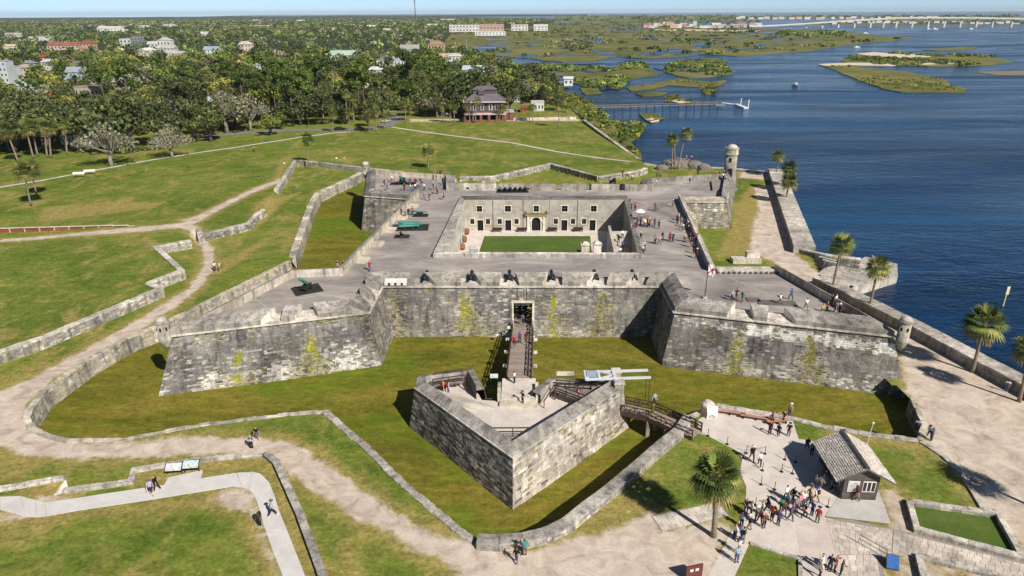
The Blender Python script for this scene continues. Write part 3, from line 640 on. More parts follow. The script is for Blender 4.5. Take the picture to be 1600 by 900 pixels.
# back (north) wall: openings in metres from its left end, height above floor
nl,nr=V((*CY[3],CYZ)),V((*CY[2],CYZ)); NLW=(nr-nl).length
def nu(px): return (P(px,340,3.0).x-nl.x)*(NLW/(nr.x-nl.x))*.965
UP=[(750,1.2),(796,1.35),(842,1.15),(888,1.3),(935,1.3)]
LOW=[(738,'w'),(751,'d'),(763.5,'w'),(782.5,'w'),(796.5,'d'),(810,'w'),(842,'a'),(874,'w'),(888,'d'),(902,'w'),(920,'w'),(934,'d')]
ops=[]; 
for px,wd in UP: u=nu(px); ops.append((u-wd*.5,u+wd*.5,4.35,5.75))
for px,k in LOW:
    u=nu(px); wd,h0,h1={'w':(.95,1.55,2.85),'d':(1.35,.02,2.45),'a':(2.0,.02,3.1)}[k]; ops.append((u-wd/2,u+wd/2,h0,h1))
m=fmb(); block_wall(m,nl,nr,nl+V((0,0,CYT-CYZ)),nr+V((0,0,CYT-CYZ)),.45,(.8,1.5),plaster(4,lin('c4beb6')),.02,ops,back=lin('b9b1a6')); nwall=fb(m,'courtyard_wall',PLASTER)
dn=V((0,1,0))
for (u0,u1,v0,v1),kind in zip(ops,['u']*5+[k for _,k in LOW]):
    c0=nl.lerp(nr,u0/NLW); c1=nl.lerp(nr,u1/NLW); m=fmb()
    m.mesh([(c0.x-.05,c0.y+.35,CYZ+v0),(c1.x+.05,c1.y+.35,CYZ+v0),(c1.x+.05,c1.y+.35,CYZ+v1),(c0.x-.05,c0.y+.35,CYZ+v1),(c0.x,c0.y,CYZ+v0),(c1.x,c1.y,CYZ+v0),(c1.x,c1.y,CYZ+v1),(c0.x,c0.y,CYZ+v1)],[(0,1,2,3),(4,0,3,7),(1,5,6,2),(7,3,2,6),(4,5,1,0)])
    nm='window_opening' if kind in 'uw' else 'doorway'; o=fb(m,nm,DARK)
    fr=MB(); wt=.16; yc=c0.y-.03; pale=lin('e2dccf')
    for (xa,xb,za,zb) in ((c0.x-wt,c0.x,CYZ+v0,CYZ+v1),(c1.x,c1.x+wt,CYZ+v0,CYZ+v1),(c0.x-wt,c1.x+wt,CYZ+v1+.002,CYZ+v1+wt)): fr.box(((xa+xb)/2,yc,za),(xb-xa,.12,zb-za),0,pale)
    if kind in 'uw': fr.box(((c0.x+c1.x)/2,yc-.04,CYZ+v0-.14),(u1-u0+2*wt,.2,.135),0,pale)
    fr.build('surround',PLASTER,o)
    if kind in 'uw':
        g=MB(); g.box(((c0.x+c1.x)/2,yc+.14,CYZ+v0),(.07,.05,v1-v0),0,lin('5a544e')); g.box(((c0.x+c1.x)/2,yc+.15,CYZ+(v0+v1)/2),(u1-u0,.05,.07),0,lin('5a544e')); g.build('glazing_bar',PAINT,o)
# chapel portal round the arched doorway
u=nu(842); cx=nl.lerp(nr,u/NLW).x; cyy=nl.lerp(nr,u/NLW).y; m=fmb(); pale=lin('ddd5bf')
for s in (-1,1): m.box((cx+s*1.75,cyy-.12,CYZ),(.55,.35,3.55),0,pale)
m.box((cx,cyy-.10,CYZ+3.12),(2.94,.3,.43),0,pale); m.box((cx,cyy-.22,CYZ+3.56),(4.9,.6,.3),0,lin('9a8f63')); m.box((cx,cyy-.26,CYZ+3.87),(5.3,.5,.16),0,OLIVE)
for s in (-1,1): m.lathe((cx+s*2.3,cyy-.22,CYZ+4.03),[(.2,0),(.25,.2),(.12,.4),(.03,.75)],8,OLIVE)
n=10
for k in range(n):
    a0,a1=math.pi*k/n,math.pi*(k+1)/n; f=lambda a,r:(cx+r*math.cos(a),cyy-.16,CYZ+2.1+r*math.sin(a))
    m.face([f(a0,1.0),f(a0,1.48),f(a1,1.48),f(a1,1.0)],WHITE)
fb(m,'chapel_portal',PLASTER)
for px in (772,821,864,909): 
    m=fmb(); u=nu(px); c=nl.lerp(nr,u/NLW); m.beam((c.x,c.y-.08,CYZ),(c.x,c.y-.08,CYT-.05),.1,.1,lin('6f6a60') if px!=864 else CREAM); fb(m,'drain_pipe',PLASTER)
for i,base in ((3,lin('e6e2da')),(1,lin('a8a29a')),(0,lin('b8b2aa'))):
    a,b=V((*CY[(i+1)%4],CYZ)),V((*CY[i],CYZ))
    m=fmb(); opx=[] if i!=1 else [(8,9.4,.02,2.5),(16,17.4,.02,2.5),(22,23,1.4,2.8)]
    if i==3: opx=[(6,7.3,.02,2.4),(14,15.3,.02,2.4),(22,23.3,.02,2.4),(29,30,1.4,2.8)]
    # seen from inside, left to right
    l,r=(V((*CY[i],CYZ)),V((*CY[(i+1)%4],CYZ)))
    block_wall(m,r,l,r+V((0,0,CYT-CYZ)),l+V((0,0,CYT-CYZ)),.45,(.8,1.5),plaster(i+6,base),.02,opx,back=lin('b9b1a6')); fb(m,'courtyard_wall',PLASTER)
    L=(l-r).length; d=(l-r).normalized(); nin=d.cross(V((0,0,1)))
    for (u0,u1,v0,v1) in opx:
        m=fmb(); c0=r+d*u0-nin*.25; c1=r+d*u1-nin*.25; o0=r+d*u0; o1=r+d*u1
        m.mesh([(c0.x,c0.y,CYZ+v0),(c1.x,c1.y,CYZ+v0),(c1.x,c1.y,CYZ+v1),(c0.x,c0.y,CYZ+v1),(o0.x,o0.y,CYZ+v0),(o1.x,o1.y,CYZ+v0),(o1.x,o1.y,CYZ+v1),(o0.x,o0.y,CYZ+v1)],[(0,1,2,3),(4,0,3,7),(1,5,6,2),(7,3,2,6)]); fb(m,'doorway' if v0<1 else 'window_opening',DARK)
# stair in the south-east corner, climbing south to north against the east wall
ns=22
for k in range(ns):
    z=CYZ+(DECKZ-CYZ)*(k+1)/ns; y=113.4+ (k+.5)*.62; m=fmb(); ex=22.35+(y-112)*.078
    m.box((ex-2.3,y,CYZ-.02),(4.0,.615,z-CYZ+.02),0,mixc(PALE,GREY2,random.uniform(.1,.5))); fb(m,'stair_tread',LIME)
m=fmb(); m.beam((18.1,112.7,CYZ+3),(18.9,127.2,CYZ+3.6),.5,7.4,mixc(PALE,GREY2,.3)); fb(m,'stair_wall',LIME)
# hatch posts and the small block on the south coping
for px,py in ((914.5,401),(933,400)):
    p=P(px,py,DECKZ); m=fmb(); m.box((p.x,p.y+.5,DECKZ-.02),(1.35,1.2,2.0),0,PALE); m.box((p.x,p.y+.5,DECKZ+1.982),(1.6,1.45,.22),0,lin('b9b0a2')); m.box((p.x,p.y+.5,DECKZ+2.204),(1.1,1.0,.35),0,PALE,0,.6); fb(m,'gate_post',STONE)
p=P(740,402,DECKZ); m=fmb(); m.box((p.x,p.y+.6,DECKZ-.02),(1.5,1.3,1.5),0,lin('9aa39c')); m.box((p.x,p.y+.6,DECKZ+1.482),(1.7,1.5,.15),0,PALE); fb(m,'gate_post',STONE)
# ------------------------------------------------------------------ gateway
ga=V((*BASE[2],MOAT_Z-.1)); gb=V((*BASE[3],MOAT_Z-.1)); gL=(gb-ga).length
def gp(u,v,out=0):
    a=ga.lerp(gb,u/gL); b=V((*OUT[2],CORD)).lerp(V((*OUT[3],CORD)),u/gL); H=((V((*OUT[2],CORD))-ga).length); p=a.lerp(b,v/H); return V((p.x,p.y-out,p.z))
g0,g1=gp(GATE_U0,1.8),gp(GATE_U1,1.8); h0,h1=gp(GATE_U0,5.75),gp(GATE_U1,5.75); m=fmb(); dp=V((0,3.2,0)); lz=g0.z
m.mesh([g0,g1,h1,h0,g0+dp,g1+dp,h1+dp,h0+dp],[(0,4,7,3),(5,1,2,6),(3,7,6,2)],lin('a59d90')); m.mesh([g0,g1,g1+dp,g0+dp],[(0,1,2,3)],lin('8a8178'))
gw=fb(m,'gateway',STONE); m=MB(); m.mesh([g0+dp,g1+dp,h1+dp,h0+dp],[(0,1,2,3)]); m.build('door_passage',DARK,gw)
m=MB(); pal=lin('d3cbbd')
for q0,q1 in ((gp(GATE_U0-.16,1.75,.06),gp(GATE_U0-.16,5.8,.06)),(gp(GATE_U1+.16,1.75,.06),gp(GATE_U1+.16,5.8,.06))): m.beam(q0,q1,.3,.25,pal)
m.beam(gp(GATE_U0-.34,5.95,.08),gp(GATE_U1+.34,5.95,.08),.25,.32,pal); m.build('door_surround',STONE,gw)
m=MB(); m.beam(h0+V((.1,.5,-.35)),h1+V((-.1,.5,-.35)),.2,.5,lin('8b8f94')); m.build('lifted_grate',PAINT,gw)
for du in (.55,1.95):
    m=MB(); m.beam(gp(GATE_U0+du,6.15,.05),gp(GATE_U0+du,8.05,.05),.1,.08,DK); m.build('chain_slot',IRON,gw)
# ------------------------------------------------------------------ sentry boxes and the watch tower
def sentry(name,x,y,zb,r,h,dome,label=None):
    m=fmb(); m.lathe((x,y,zb),[(r*.35,-1.5),(r*.75,-.8),(r*1.02,-.25),(r*1.08,0),(r,.05),(r,h-.1)],18,mixc(mixc(CREAM,GREY,.6),GREY2,.4)); o=fb(m,name,STONE,None,True)
    m=MB(); m.lathe((x,y,zb+h-.1),[(r*1.05,0),(r*1.14,.08),(r*1.14,.28),(r*1.03,.33)],18,GREY2); m.build('moulding',STONE,o)
    m=MB(); m.lathe((x,y,zb+h+.22),[(r*1.0,0),(r*.96,dome*.35),(r*.75,dome*.7),(r*.4,dome*.93),(r*.12,dome)],18,mixc(PALE,GREY2,.5)); m.build('dome',LIME,o,True)
    m=MB()
    for k in range(5):
        a=-math.pi/2+(k-2)*1.0; m.box((x+math.cos(a)*r*.97,y+math.sin(a)*r*.97,zb+h*.55),(.22,.14,.5),a+math.pi/2)
    m.build('window_slit',DARK,o)
    return o
# whitewashed panel with three dark ports at the left end of the front parapet
m=fmb(); xw,yw=P(619,441,6.3).x,99.05; m.mesh([(xw-1.75,yw-.02,6.02),(xw+1.75,yw-.06,6.02),(xw+1.75,yw-.02,6.5),(xw-1.75,yw+.02,6.5),(xw-1.75,yw+.75,6.92),(xw+1.75,yw+.72,6.92)],[(0,1,2,3),(3,2,5,4)],WHITE); wp=fb(m,'whitewashed_panel',PLASTER)
for dx in (-1.0,0,1.0): m=MB(); m.box((xw+dx,yw-.05,6.1),(.3,.12,.34)); m.build('port_hole',DARK,wp)
sentry('sentry_box',-46.0,81.5,CORD,.76,2.4,.55); sentry('sentry_box',51.0,80.2,CORD,.74,2.5,.55); sentry('sentry_box',-39.0,181.6,CORD,.95,2.2,.75)
tx,ty=56.3,174.5; m=fmb(); m.lathe((tx,ty,0),[(2.2,-.3),(1.9,CORD-.4),(1.75,CORD+.2),(1.55,7.0),(1.5,11.6)],22,mixc(mixc(CREAM,GREY,.7),DK,.15)); tw=fb(m,'watch_tower',STONE,None,True)
m=MB(); m.lathe((tx,ty,11.5),[(1.55,0),(1.75,.12),(1.75,.34),(1.62,.4),(1.62,1.5),(1.75,1.55),(1.75,1.8)],22,mixc(mixc(CREAM,GREY,.45),PALE,.3)); m.build('lantern_room',STONE,tw,False)
m=MB(); m.lathe((tx,ty,13.3),[(1.35,0),(1.3,.2),(1.0,.55),(.45,.8),(.1,.86)],18,mixc(PALE,GREY2,.4)); m.build('dome',LIME,tw,True)
m=MB(); m.box((tx-.55,ty-1.42,9.9),(.55,.25,1.0),-.35); m.box((tx-.3,ty-1.52,6.2),(.9,.3,2.0),-.2); m.build('tower_opening',DARK,tw)
m=fmb(); m.prism([(47.6,158.5),(53.4,158.5),(55.2,167.8),(49.8,167.8)],DECKZ-.01,DECKZ+.5,lin('6d6a6c')); fb(m,'raised_platform',DECK)
# ================================================================== WALLS ROUND THE FORT
def resample(pts, step):
    out=[]; 
    for a,b in zip(pts[:-1],pts[1:]):
        a=V((a[0],a[1],0)); b=V((b[0],b[1],0)); n=max(1,round((b-a).length/step))
        for k in range(n): out.append(a.lerp(b,k/n))
    out.append(V((pts[-1][0],pts[-1][1],0))); return out
def sides(pts, dl, dr):
    Ls,Rs=[],[]
    for i,p in enumerate(pts):
        d1=(pts[min(i+1,len(pts)-1)]-p); d0=(p-pts[max(i-1,0)]); d0=d0.normalized() if d0.length>0 else d1.normalized(); d1=d1.normalized() if d1.length>0 else d0
        n=V((-(d0.y+d1.y),d0.x+d1.x,0)); n.normalize(); k=1/max(.5,n.dot(V((-d1.y,d1.x,0))))
        Ls.append(p+n*dl*k); Rs.append(p-n*dr*k)
    return Ls,Rs
def hexa(m,a,b,c,d,z0,z1,col,j=.0):
    r=lambda: random.uniform(-j,j)
    t=[V((p.x+r(),p.y+r(),z1+r()*.6)) for p in (a,b,c,d)]; bt=[V((p.x,p.y,z0)) for p in (a,b,c,d)]
    m.mesh(bt+t,[(3,2,1,0),(4,5,6,7),(0,1,5,4),(1,2,6,5),(2,3,7,6),(3,0,4,7)],col)
def run(name,label,pts,ztop,wl,wr,foot_l,foot_r,step=1.1,pieces=True,col=PALE,jit=.03,face_l=False,face_r=False,fcol=None,cap=.22,batter=.0,course=.34,cat='wall',ztops=None,base=True):
    """a masonry wall along pts: body wl to the left and wr to the right, cap stones laid one by one"""
    st=resample(pts,step); Ls,Rs=sides(st,wl,wr); o=thing(name,label,cat,(st[0].x,st[0].y,0)); off=-V((st[0].x,st[0].y,0))
    if face_l or face_r:
        m=MB(); fine=resample(pts,2.2); fl,fr=sides(fine,wl-.06,wr-.06); bl,br=sides(fine,wl-.06+batter,wr-.06+batter)
        for i in range(len(fine)-1):
            if face_l: block_wall(m,V((bl[i+1].x,bl[i+1].y,foot_l)),V((bl[i].x,bl[i].y,foot_l)),V((fl[i+1].x,fl[i+1].y,ztop-cap)),V((fl[i].x,fl[i].y,ztop-cap)),course,(.5,1.1),fcol or stonecol(30,.1,.35),.05)
            if face_r: block_wall(m,V((br[i].x,br[i].y,foot_r)),V((br[i+1].x,br[i+1].y,foot_r)),V((fr[i].x,fr[i].y,ztop-cap)),V((fr[i+1].x,fr[i+1].y,ztop-cap)),course,(.5,1.1),fcol or stonecol(31,.1,.35),.05)
        f=m.build('stone_facing',STONE,o,False,'stuff'); f.location=off
    m=MB(); n=len(st)-1; g=.012
    for i in range(n):
        if not pieces and i==0: pass
        a,b,c,d=Rs[i],Rs[i+1],Ls[i+1],Ls[i]; mid=lambda p,q,t:p.lerp(q,t); e=min(.25,g/max((b-a).length,.05))
        A,B,C_,D_=a.lerp(b,e),b.lerp(a,e),c.lerp(d,e),d.lerp(c,e); cc=mulc(mixc(col,GREY2,random.uniform(0,.45)),random.uniform(.78,1.12))
        zt=ztop if ztops is None else ztops(i/n)
        q=MB() if pieces else m
        hexa(q,A,B,C_,D_,zt-cap,zt+random.uniform(-jit,jit),cc,jit)
        if pieces: s=q.build('coping_stone',STONE,o); s.location=off
        if not(face_l and face_r) and base and (not face_l or not face_r):
            pass
    # core under the cap
    cl,cr=sides(st,wl-.08,wr-.08); k=MB(); z0=min(foot_l,foot_r)
    for i in range(n): 
        zt=(ztop if ztops is None else ztops(i/n))-cap+.005
        a,b,c,d=cr[i],cr[i+1],cl[i+1],cl[i]; tp=[V((p.x,p.y,zt)) for p in (a,b,c,d)]; bt=[V((p.x,p.y,z)) for p,z in ((a,foot_r),(b,foot_r),(c,foot_l),(d,foot_l))]
        cc=mulc(mixc(col,GREY2,.3),random.uniform(.75,1.05))
        if not face_r: k.face([bt[0],bt[1],tp[1],tp[0]],cc)
        if not face_l: k.face([bt[2],bt[3],tp[3],tp[2]],cc)
        k.face(tp,cc)
    for e_ in (0,n):
        a,d=cr[e_],cl[e_]; zt=(ztop if ztops is None else ztops(e_/n))-cap+.005; k.face([(a.x,a.y,foot_r),(d.x,d.y,foot_l),(d.x,d.y,zt),(a.x,a.y,zt)],mulc(col,.9))
    c_=k.build('wall_core',STONE,o); c_.location=off
    if not pieces: s=m.build('coping',STONE,o,False,'stuff'); s.location=off
    return o
MZ=MOAT_Z-.15
run('moat_wall','pale stone retaining wall curving round the western moat beside the sand path',XY(CS_W),.16,0,.8,MZ,-.1,1.3,True,mixc(PALE,CREAM,.35),.05,True,False,stonecol(41,.10,.6),.2,.25)
run('moat_wall','thin broken stone edge between the moat turf and the grass west of the ravelin',XY(CS_S),.12,0,.6,MZ,-.1,1.2,True,PALE,.07,True,False,stonecol(42,.1,.4),.2,.2)
run('moat_wall','rough stone edge running diagonally down to the moat corner below the ravelin',XY(CS_D),.14,0,.85,MZ,-.1,.75,True,mixc(PALE,GREY2,.45),.09,True,False,stonecol(43,.1,.3),.2,.2)
run('moat_wall','thick smooth-topped parapet wall curving round the bottom tip of the moat',XY(CS_T),.75,0,1.25,MZ,-.1,1.5,True,mixc(GREY2,PALE,.35),.02,True,True,stonecol(44,.1,.4),.25,.2)
run('moat_wall','low stone kerb between the moat and the paved entrance plaza',XY(CS_P),.28,0,.7,MZ,-.1,1.2,True,PALE,.05,True,False,stonecol(45,.1,.4),.2,.15)
run('moat_wall','short pale stone edge closing the moat at the south-east bastion tip',XY(CS_E),.12,0,.6,MZ,-.1,1.2,True,mixc(PALE,CREAM,.4),.05,True,False,None,.2,.1)
run('moat_wall','stone retaining wall bending round the north-west moat under the far green',[(-47,199)]+XY([(500,303),(490,322),(463,402)]),.3,0,1.5,MZ,-.1,1.8,False,mixc(PALE,CREAM,.25),.07,True,False,stonecol(46,.1,.6),.2,.2)
run('moat_wall','pale stone moat edge behind the north-west sentry box',[(-18,193),(-45.5,206),(-47,199)],.3,0,1.5,MZ,-.1,2.0,False,mixc(PALE,CREAM,.25),.05,True,False,None,.2,.1)
def gpart(a,b): return GLACIS[a:b]
GC=mixc(PALE,WHITE,.25)
run('glacis_wall','long pale stone wall between the left lawn and the sand path',[tuple(P(-60,572,1.6))[:2]]+GLACIS[0:2],1.75,.55,.5,.9,-.1,2.0,False,GC,.04,False,True,stonecol(50,.25,.4))
run('glacis_wall','long straight pale stone wall running up to the zigzag on the left lawn',GLACIS[1:4],1.75,.55,.5,.9,-.1,2.0,False,GC,.04,False,True,stonecol(51,.25,.4))
run('glacis_wall','zigzag stone wall enclosing the grass corner by the path junction',GLACIS[3:7],1.75,.55,.5,.9,-.1,2.0,False,GC,.04,False,True,stonecol(52,.25,.4))
run('glacis_wall','stone wall stepping up the slope right of the path junction',GLACIS[8:13],1.75,.55,.5,.9,-.1,2.0,False,GC,.04,False,True,stonecol(53,.25,.4))
run('glacis_wall','farthest left stone wall climbing to its corner on the green',GLACIS[13:15],1.75,.55,.5,.9,-.1,2.0,False,GC,.04,False,True,stonecol(54,.2,.4))
run('glacis_wall','straight stone wall from the far corner to behind the north-west bastion',GLACIS[14:18],1.75,.55,.5,.9,-.1,2.0,False,mixc(GC,GREY2,.4),.04,False,True,stonecol(55,.1,.3))
run('glacis_wall','angled stone wall rising to a point behind the north rampart',GLACIS[18:22],1.75,.55,.5,.9,-.1,2.0,False,GC,.04,False,True,stonecol(56,.2,.4))
run('glacis_wall','low wall end near the shore behind the north rampart',GLACIS[21:],1.6,.55,.5,.9,-.1,2.0,False,GC,.04,False,True,stonecol(57,.2,.4))
# ------------------------------------------------------------------ sea wall
SWC=mixc(PALE,GREY2,.25)
run('sea_wall','broad light grey sea wall running from the lower right up past the south-east bastion',SEA_S,1.6,1.25,1.35,-.1,WATER_Z-.6,2.6,True,SWC,.02,True,True,stonecol(60,.05,.1),.3,.1,.5)
run('sea_wall','wide grey sea wall top north of the small dock, dark shaded face on its land side',SEA_N,1.6,2.1,2.1,-.1,WATER_Z-.6,3.0,True,mixc(SWC,PALE,.3),.02,True,True,stonecol(61,.05,.1),.3,.1,.5)
run('sea_wall','straight low sea wall edging the far green beside the marsh',XY([(1003,257),(955,222),(912,190)]),.9,.6,.7,-.1,WATER_Z-.6,3.0,False,mixc(PALE,GREY2,.2),.03,True,True,None,.25)
run('sea_wall','pale low stone edge north of the watch tower along the water',XY([(1240,276),(1160,267),(1100,263),(1050,261)]),.5,.8,.8,-.1,WATER_Z-.6,2.2,False,PALE,.06,True,True)
run('sea_wall','short white capped wall closing the end of the wide sea wall',XY([(1243,387),(1290,398),(1345,405)],.9),1.0,.5,.5,-.2,WATER_Z-.5,1.6,True,WHITE,.02,True,True,None,.25)
m=MB(); m.prism(XY([(1276,428),(1290,418),(1345,405),(1352,401),(1402,412),(1403,430),(1352,446),(1320,448),(1300,437)],-1.0),WATER_Z-.6,-1.0,mulc(mixc(PALE,GREY2,.2),.9)); pl=m.build('dock_platform',STONE); tag(pl,'pale stone dock platform jutting from the sea wall into the bay','platform')
for k,(px,py) in enumerate([(1326,418),(1331,419),(1336,420),(1341,421),(1346,422)]):
    m=MB(); p=P(px,py,-1.0); m.beam((p.x-.9,p.y-.9,-.95),(p.x+.9,p.y+.9,-.95),.35,.1,lin('8d8780')); s=m.build('timber_bar',WOODM,pl)
for k in range(3):
    m=MB(); a=P(1279+k*3,405+k*2.4,.1); b=P(1304+k*2,411.5+k*2.2,.1); m.beam(a+V((0,0,.5)),b+V((0,0,.5)),.35,.3,WHITE if k!=1 else DK); o=m.build('timber_beam',WOODM); tag(o,['topmost of three beams lying by the dock platform','dark middle beam of three by the dock platform','lowest of three beams lying by the dock platform'][k],'beam','beams stacked by the dock')
# ------------------------------------------------------------------ lower-left walls
run('garden_wall','low stone kerb wall along the left footpath with a corner jog',XY([(-40,774),(0,767),(102,749.5)]),.42,.3,.35,-.1,-.1,1.3,True,mixc(PALE,GREY2,.2),.03)
run('garden_wall','low stone wall stepping up beside the two information panels',XY([(100,770),(205,756),(211,737),(260,729),(315,721),(400,713),(417,712)]),.42,.3,.35,-.1,-.1,1.3,True,mixc(PALE,GREY2,.2),.03)
run('garden_wall','straight low stone wall descending on the right of the concrete footpath',XY([(416,713),(433,727),(470,808),(503,897),(530,975)]),.62,.32,.42,-.1,-.1,1.5,True,mixc(GREY2,PALE,.3),.02)
m=MB(); a,b,c,d,t=P(80,777,0),P(108,770,0),P(106,753,0),P(98,757,0),P(102,749.5,.75); t2=P(104,751.5,.75)
m.mesh([(a.x,a.y,-.1),(b.x,b.y,-.1),(c.x,c.y,-.1),(d.x,d.y,-.1),t,t2],[(0,1,5,4),(1,2,5),(2,3,4,5),(3,0,4)],PALE); o=m.build('stone_buttress',STONE); tag(o,'sloping stone buttress at the jog of the left kerb wall','buttress')
# ------------------------------------------------------------------ beds lower right
def bed(label,px,h,grass=True,thick=.55,z=0):
    pts=XY(px+[px[0]],h); return run('bed_wall',label,pts,h,thick/2,thick/2,-.1,-.1,1.3,True,mixc(PALE,GREY2,.2),.02,True,True,stonecol(70,.1,.4),.2,0,.3)
bed('stone wall enclosing the rectangular lawn beside the entrance pavement',[(1421,781),(1433,824),(1598,868),(1582,839),(1560,801)],.55)
sheet('plaza_lawn',[(1424,784),(1434,822),(1594,864),(1580,840),(1558,804)],.05,LAWN)
bed('stone wall round the lower right lawn cut by the picture edge',[(1436,866),(1450,925),(1640,960),(1640,915)],.55)
sheet('plaza_lawn',[(1437,867),(1450,922),(1640,958),(1640,916)],.05,GROUND_M)
run('garden_wall','pale kerb running from the kiosk lawn down to the bed corner',XY([(1440,690),(1475,713),(1505,742),(1535,792),(1560,801)],.1),.2,.3,.3,-.1,-.1,1.2,True,PALE,.04)
run('garden_wall','short concrete edge wall at the lower lawn left of the crowd',XY([(1172,848),(1251,873),(1252,940)],.1),.16,.15,.2,-.1,-.1,1.5,True,PALE,.01)
# ------------------------------------------------------------------ plaza paving
sheet('entrance_plaza',[(1090,657),(1120,635),(1180,645),(1238,655),(1248,686),(1268,688),(1320,760),(1285,812),(1275,830),(1249,875),(1200,857),(1171,849),(1135,930),(1095,930),(1108,897),(1140,836),(1165,800),(1166,760),(1156,737),(1160,717),(1153,705),(1106,681),(1090,676)],.02,PLAZA)
sheet('apron',[(1290,806),(1322,757),(1374,769),(1392,818),(1291,808)][:4],.026,APRON)
sheet('walkway',[(1244,820),(1288,808),(1303,812),(1311,875),(1316,965),(1252,965),(1251,868)],.030,m_conc('warm_slab',(lin('bfb1a8'),lin('cbbeb5'),lin('d4c9bf'))))
def pavers(label,px,z,rows,cols,name='paving_stone'):
    """bilinear field of slabs between four ground points, each a stone of its own"""
    a,b,c,d=PP(px,z); o=thing(name.replace('_stone','')+'_field',label,'paving',(a.x,a.y,0)); o['kind']='structure'; del o['category']; off=-V((a.x,a.y,0))
    for r in range(rows):
        v0,v1=r/rows,(r+1)/rows; u=-random.random()*.5/cols
        while u<1:
            l=random.uniform(.7,1.35)/cols; u0,u1=max(u,0),min(u+l,1); u+=l
            if u1-u0<.15/cols: continue
            f=lambda uu,vv:(a.lerp(b,uu)).lerp(d.lerp(c,uu),vv)
            p=[f(u0,v0),f(u1,v0),f(u1,v1),f(u0,v1)]; ce=sum(p,V((0,0,0)))/4; p=[q+(ce-q).normalized()*.022 for q in p]
            zt=z+random.uniform(0,.014); m=MB(); cc=mulc(mixc(lin('d6cbbf'),lin('c2b6ab'),random.random()),random.uniform(.86,1.07))
            m.mesh([(q.x,q.y,z-.06) for q in p]+[(q.x,q.y,zt) for q in p],[(4,5,6,7),(0,1,5,4),(1,2,6,5),(2,3,7,6),(3,0,4,7)],cc); s=m.build(name,LIME,o); s.location=off
    return o
JB=m_conc('paving_bed',(lin('8f857b'),lin('9a9086'),lin('a59b91')))
sheet('paving_bed',[(1289,809),(1330,812),(1422,832),(1620,884),(1650,894),(1650,918),(1436,864),(1425,860),(1350,935),(1313,935)],.012,JB)
pavers('field of pale rectangular paving stones in front of the kiosk',[(1291,811),(1395,828),(1393,866),(1306,866)],.035,9,9)
pavers('band of long pale paving stones continuing right along the bed wall',[(1396,829),(1620,887),(1620,908),(1394,864)],.035,5,19)
pavers('paving stones at the bottom edge below the kiosk crowd',[(1307,867),(1370,867),(1378,930),(1314,930)],.035,7,6)
sheet('paving_bed',[(1017,806),(1034,831),(1140,806),(1122,783)],.012,JB)
pavers('short strip of pale paving stones leading toward the foreground palm',[(1035,829.5),(1137,805),(1121,785),(1019,807)],.05,4,9)
sheet('dry_bed',[(1378,866),(1432,866),(1440,935),(1384,935)],.03,GROUND_M)
# ------------------------------------------------------------------ RAVELIN
RV=[(0,58.4),(13.4,72.3),(13.0,75.2),(4.6,75.6),(2.5,72.6),(-3.5,73.4),(-5.1,78.2),(-12.1,76.4),(-11.9,72.6)]
RB=offset_poly(RV,.95); RI=offset_poly(RV,-1.0); RC=3.0; RT=3.75; RF=1.1; EBZ=.3
RO=V((0,68,0)); rav=thing('ravelin','arrow-shaped stone outwork standing in the moat in front of the gate','outwork',tuple(RO))
def rb(m,name,mats,kind=None,smooth=False,parent=None):
    o=m.build(name,mats,parent or rav,smooth,kind)
    if parent is None: o.location=-RO
    return o
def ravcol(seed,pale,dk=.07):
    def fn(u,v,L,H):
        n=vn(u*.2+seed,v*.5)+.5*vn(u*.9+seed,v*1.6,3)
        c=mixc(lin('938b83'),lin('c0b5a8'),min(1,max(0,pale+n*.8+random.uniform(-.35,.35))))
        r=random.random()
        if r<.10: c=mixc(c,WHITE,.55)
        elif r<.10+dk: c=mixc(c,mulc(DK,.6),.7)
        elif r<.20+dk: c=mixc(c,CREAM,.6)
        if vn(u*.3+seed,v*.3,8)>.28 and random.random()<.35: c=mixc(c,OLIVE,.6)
        return c if pale>.3 else mulc(c,.66)  # left face only: grazing-light shade put into the colour, along with grime
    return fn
RAVBLK=[]
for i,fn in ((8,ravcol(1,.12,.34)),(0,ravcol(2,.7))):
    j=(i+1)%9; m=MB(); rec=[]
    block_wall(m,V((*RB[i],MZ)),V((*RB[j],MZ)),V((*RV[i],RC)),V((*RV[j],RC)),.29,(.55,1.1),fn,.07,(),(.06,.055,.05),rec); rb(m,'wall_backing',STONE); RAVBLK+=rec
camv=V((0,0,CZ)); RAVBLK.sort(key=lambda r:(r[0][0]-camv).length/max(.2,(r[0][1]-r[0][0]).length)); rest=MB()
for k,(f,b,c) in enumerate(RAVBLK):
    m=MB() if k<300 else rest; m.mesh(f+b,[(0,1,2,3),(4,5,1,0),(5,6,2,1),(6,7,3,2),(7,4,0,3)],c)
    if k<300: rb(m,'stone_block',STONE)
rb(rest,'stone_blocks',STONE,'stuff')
for i in range(1,8):
    j=i+1; m=MB(); block_wall(m,V((*RB[i],MZ)),V((*RB[j],MZ)),V((*RV[i],RC-.5 if i not in (4,) else RF)),V((*RV[j],RC-.5 if i not in (4,) else RF)),.36,(.6,1.2),ravcol(i,.6),.05); rb(m,'wall_face',STONE,'stuff')
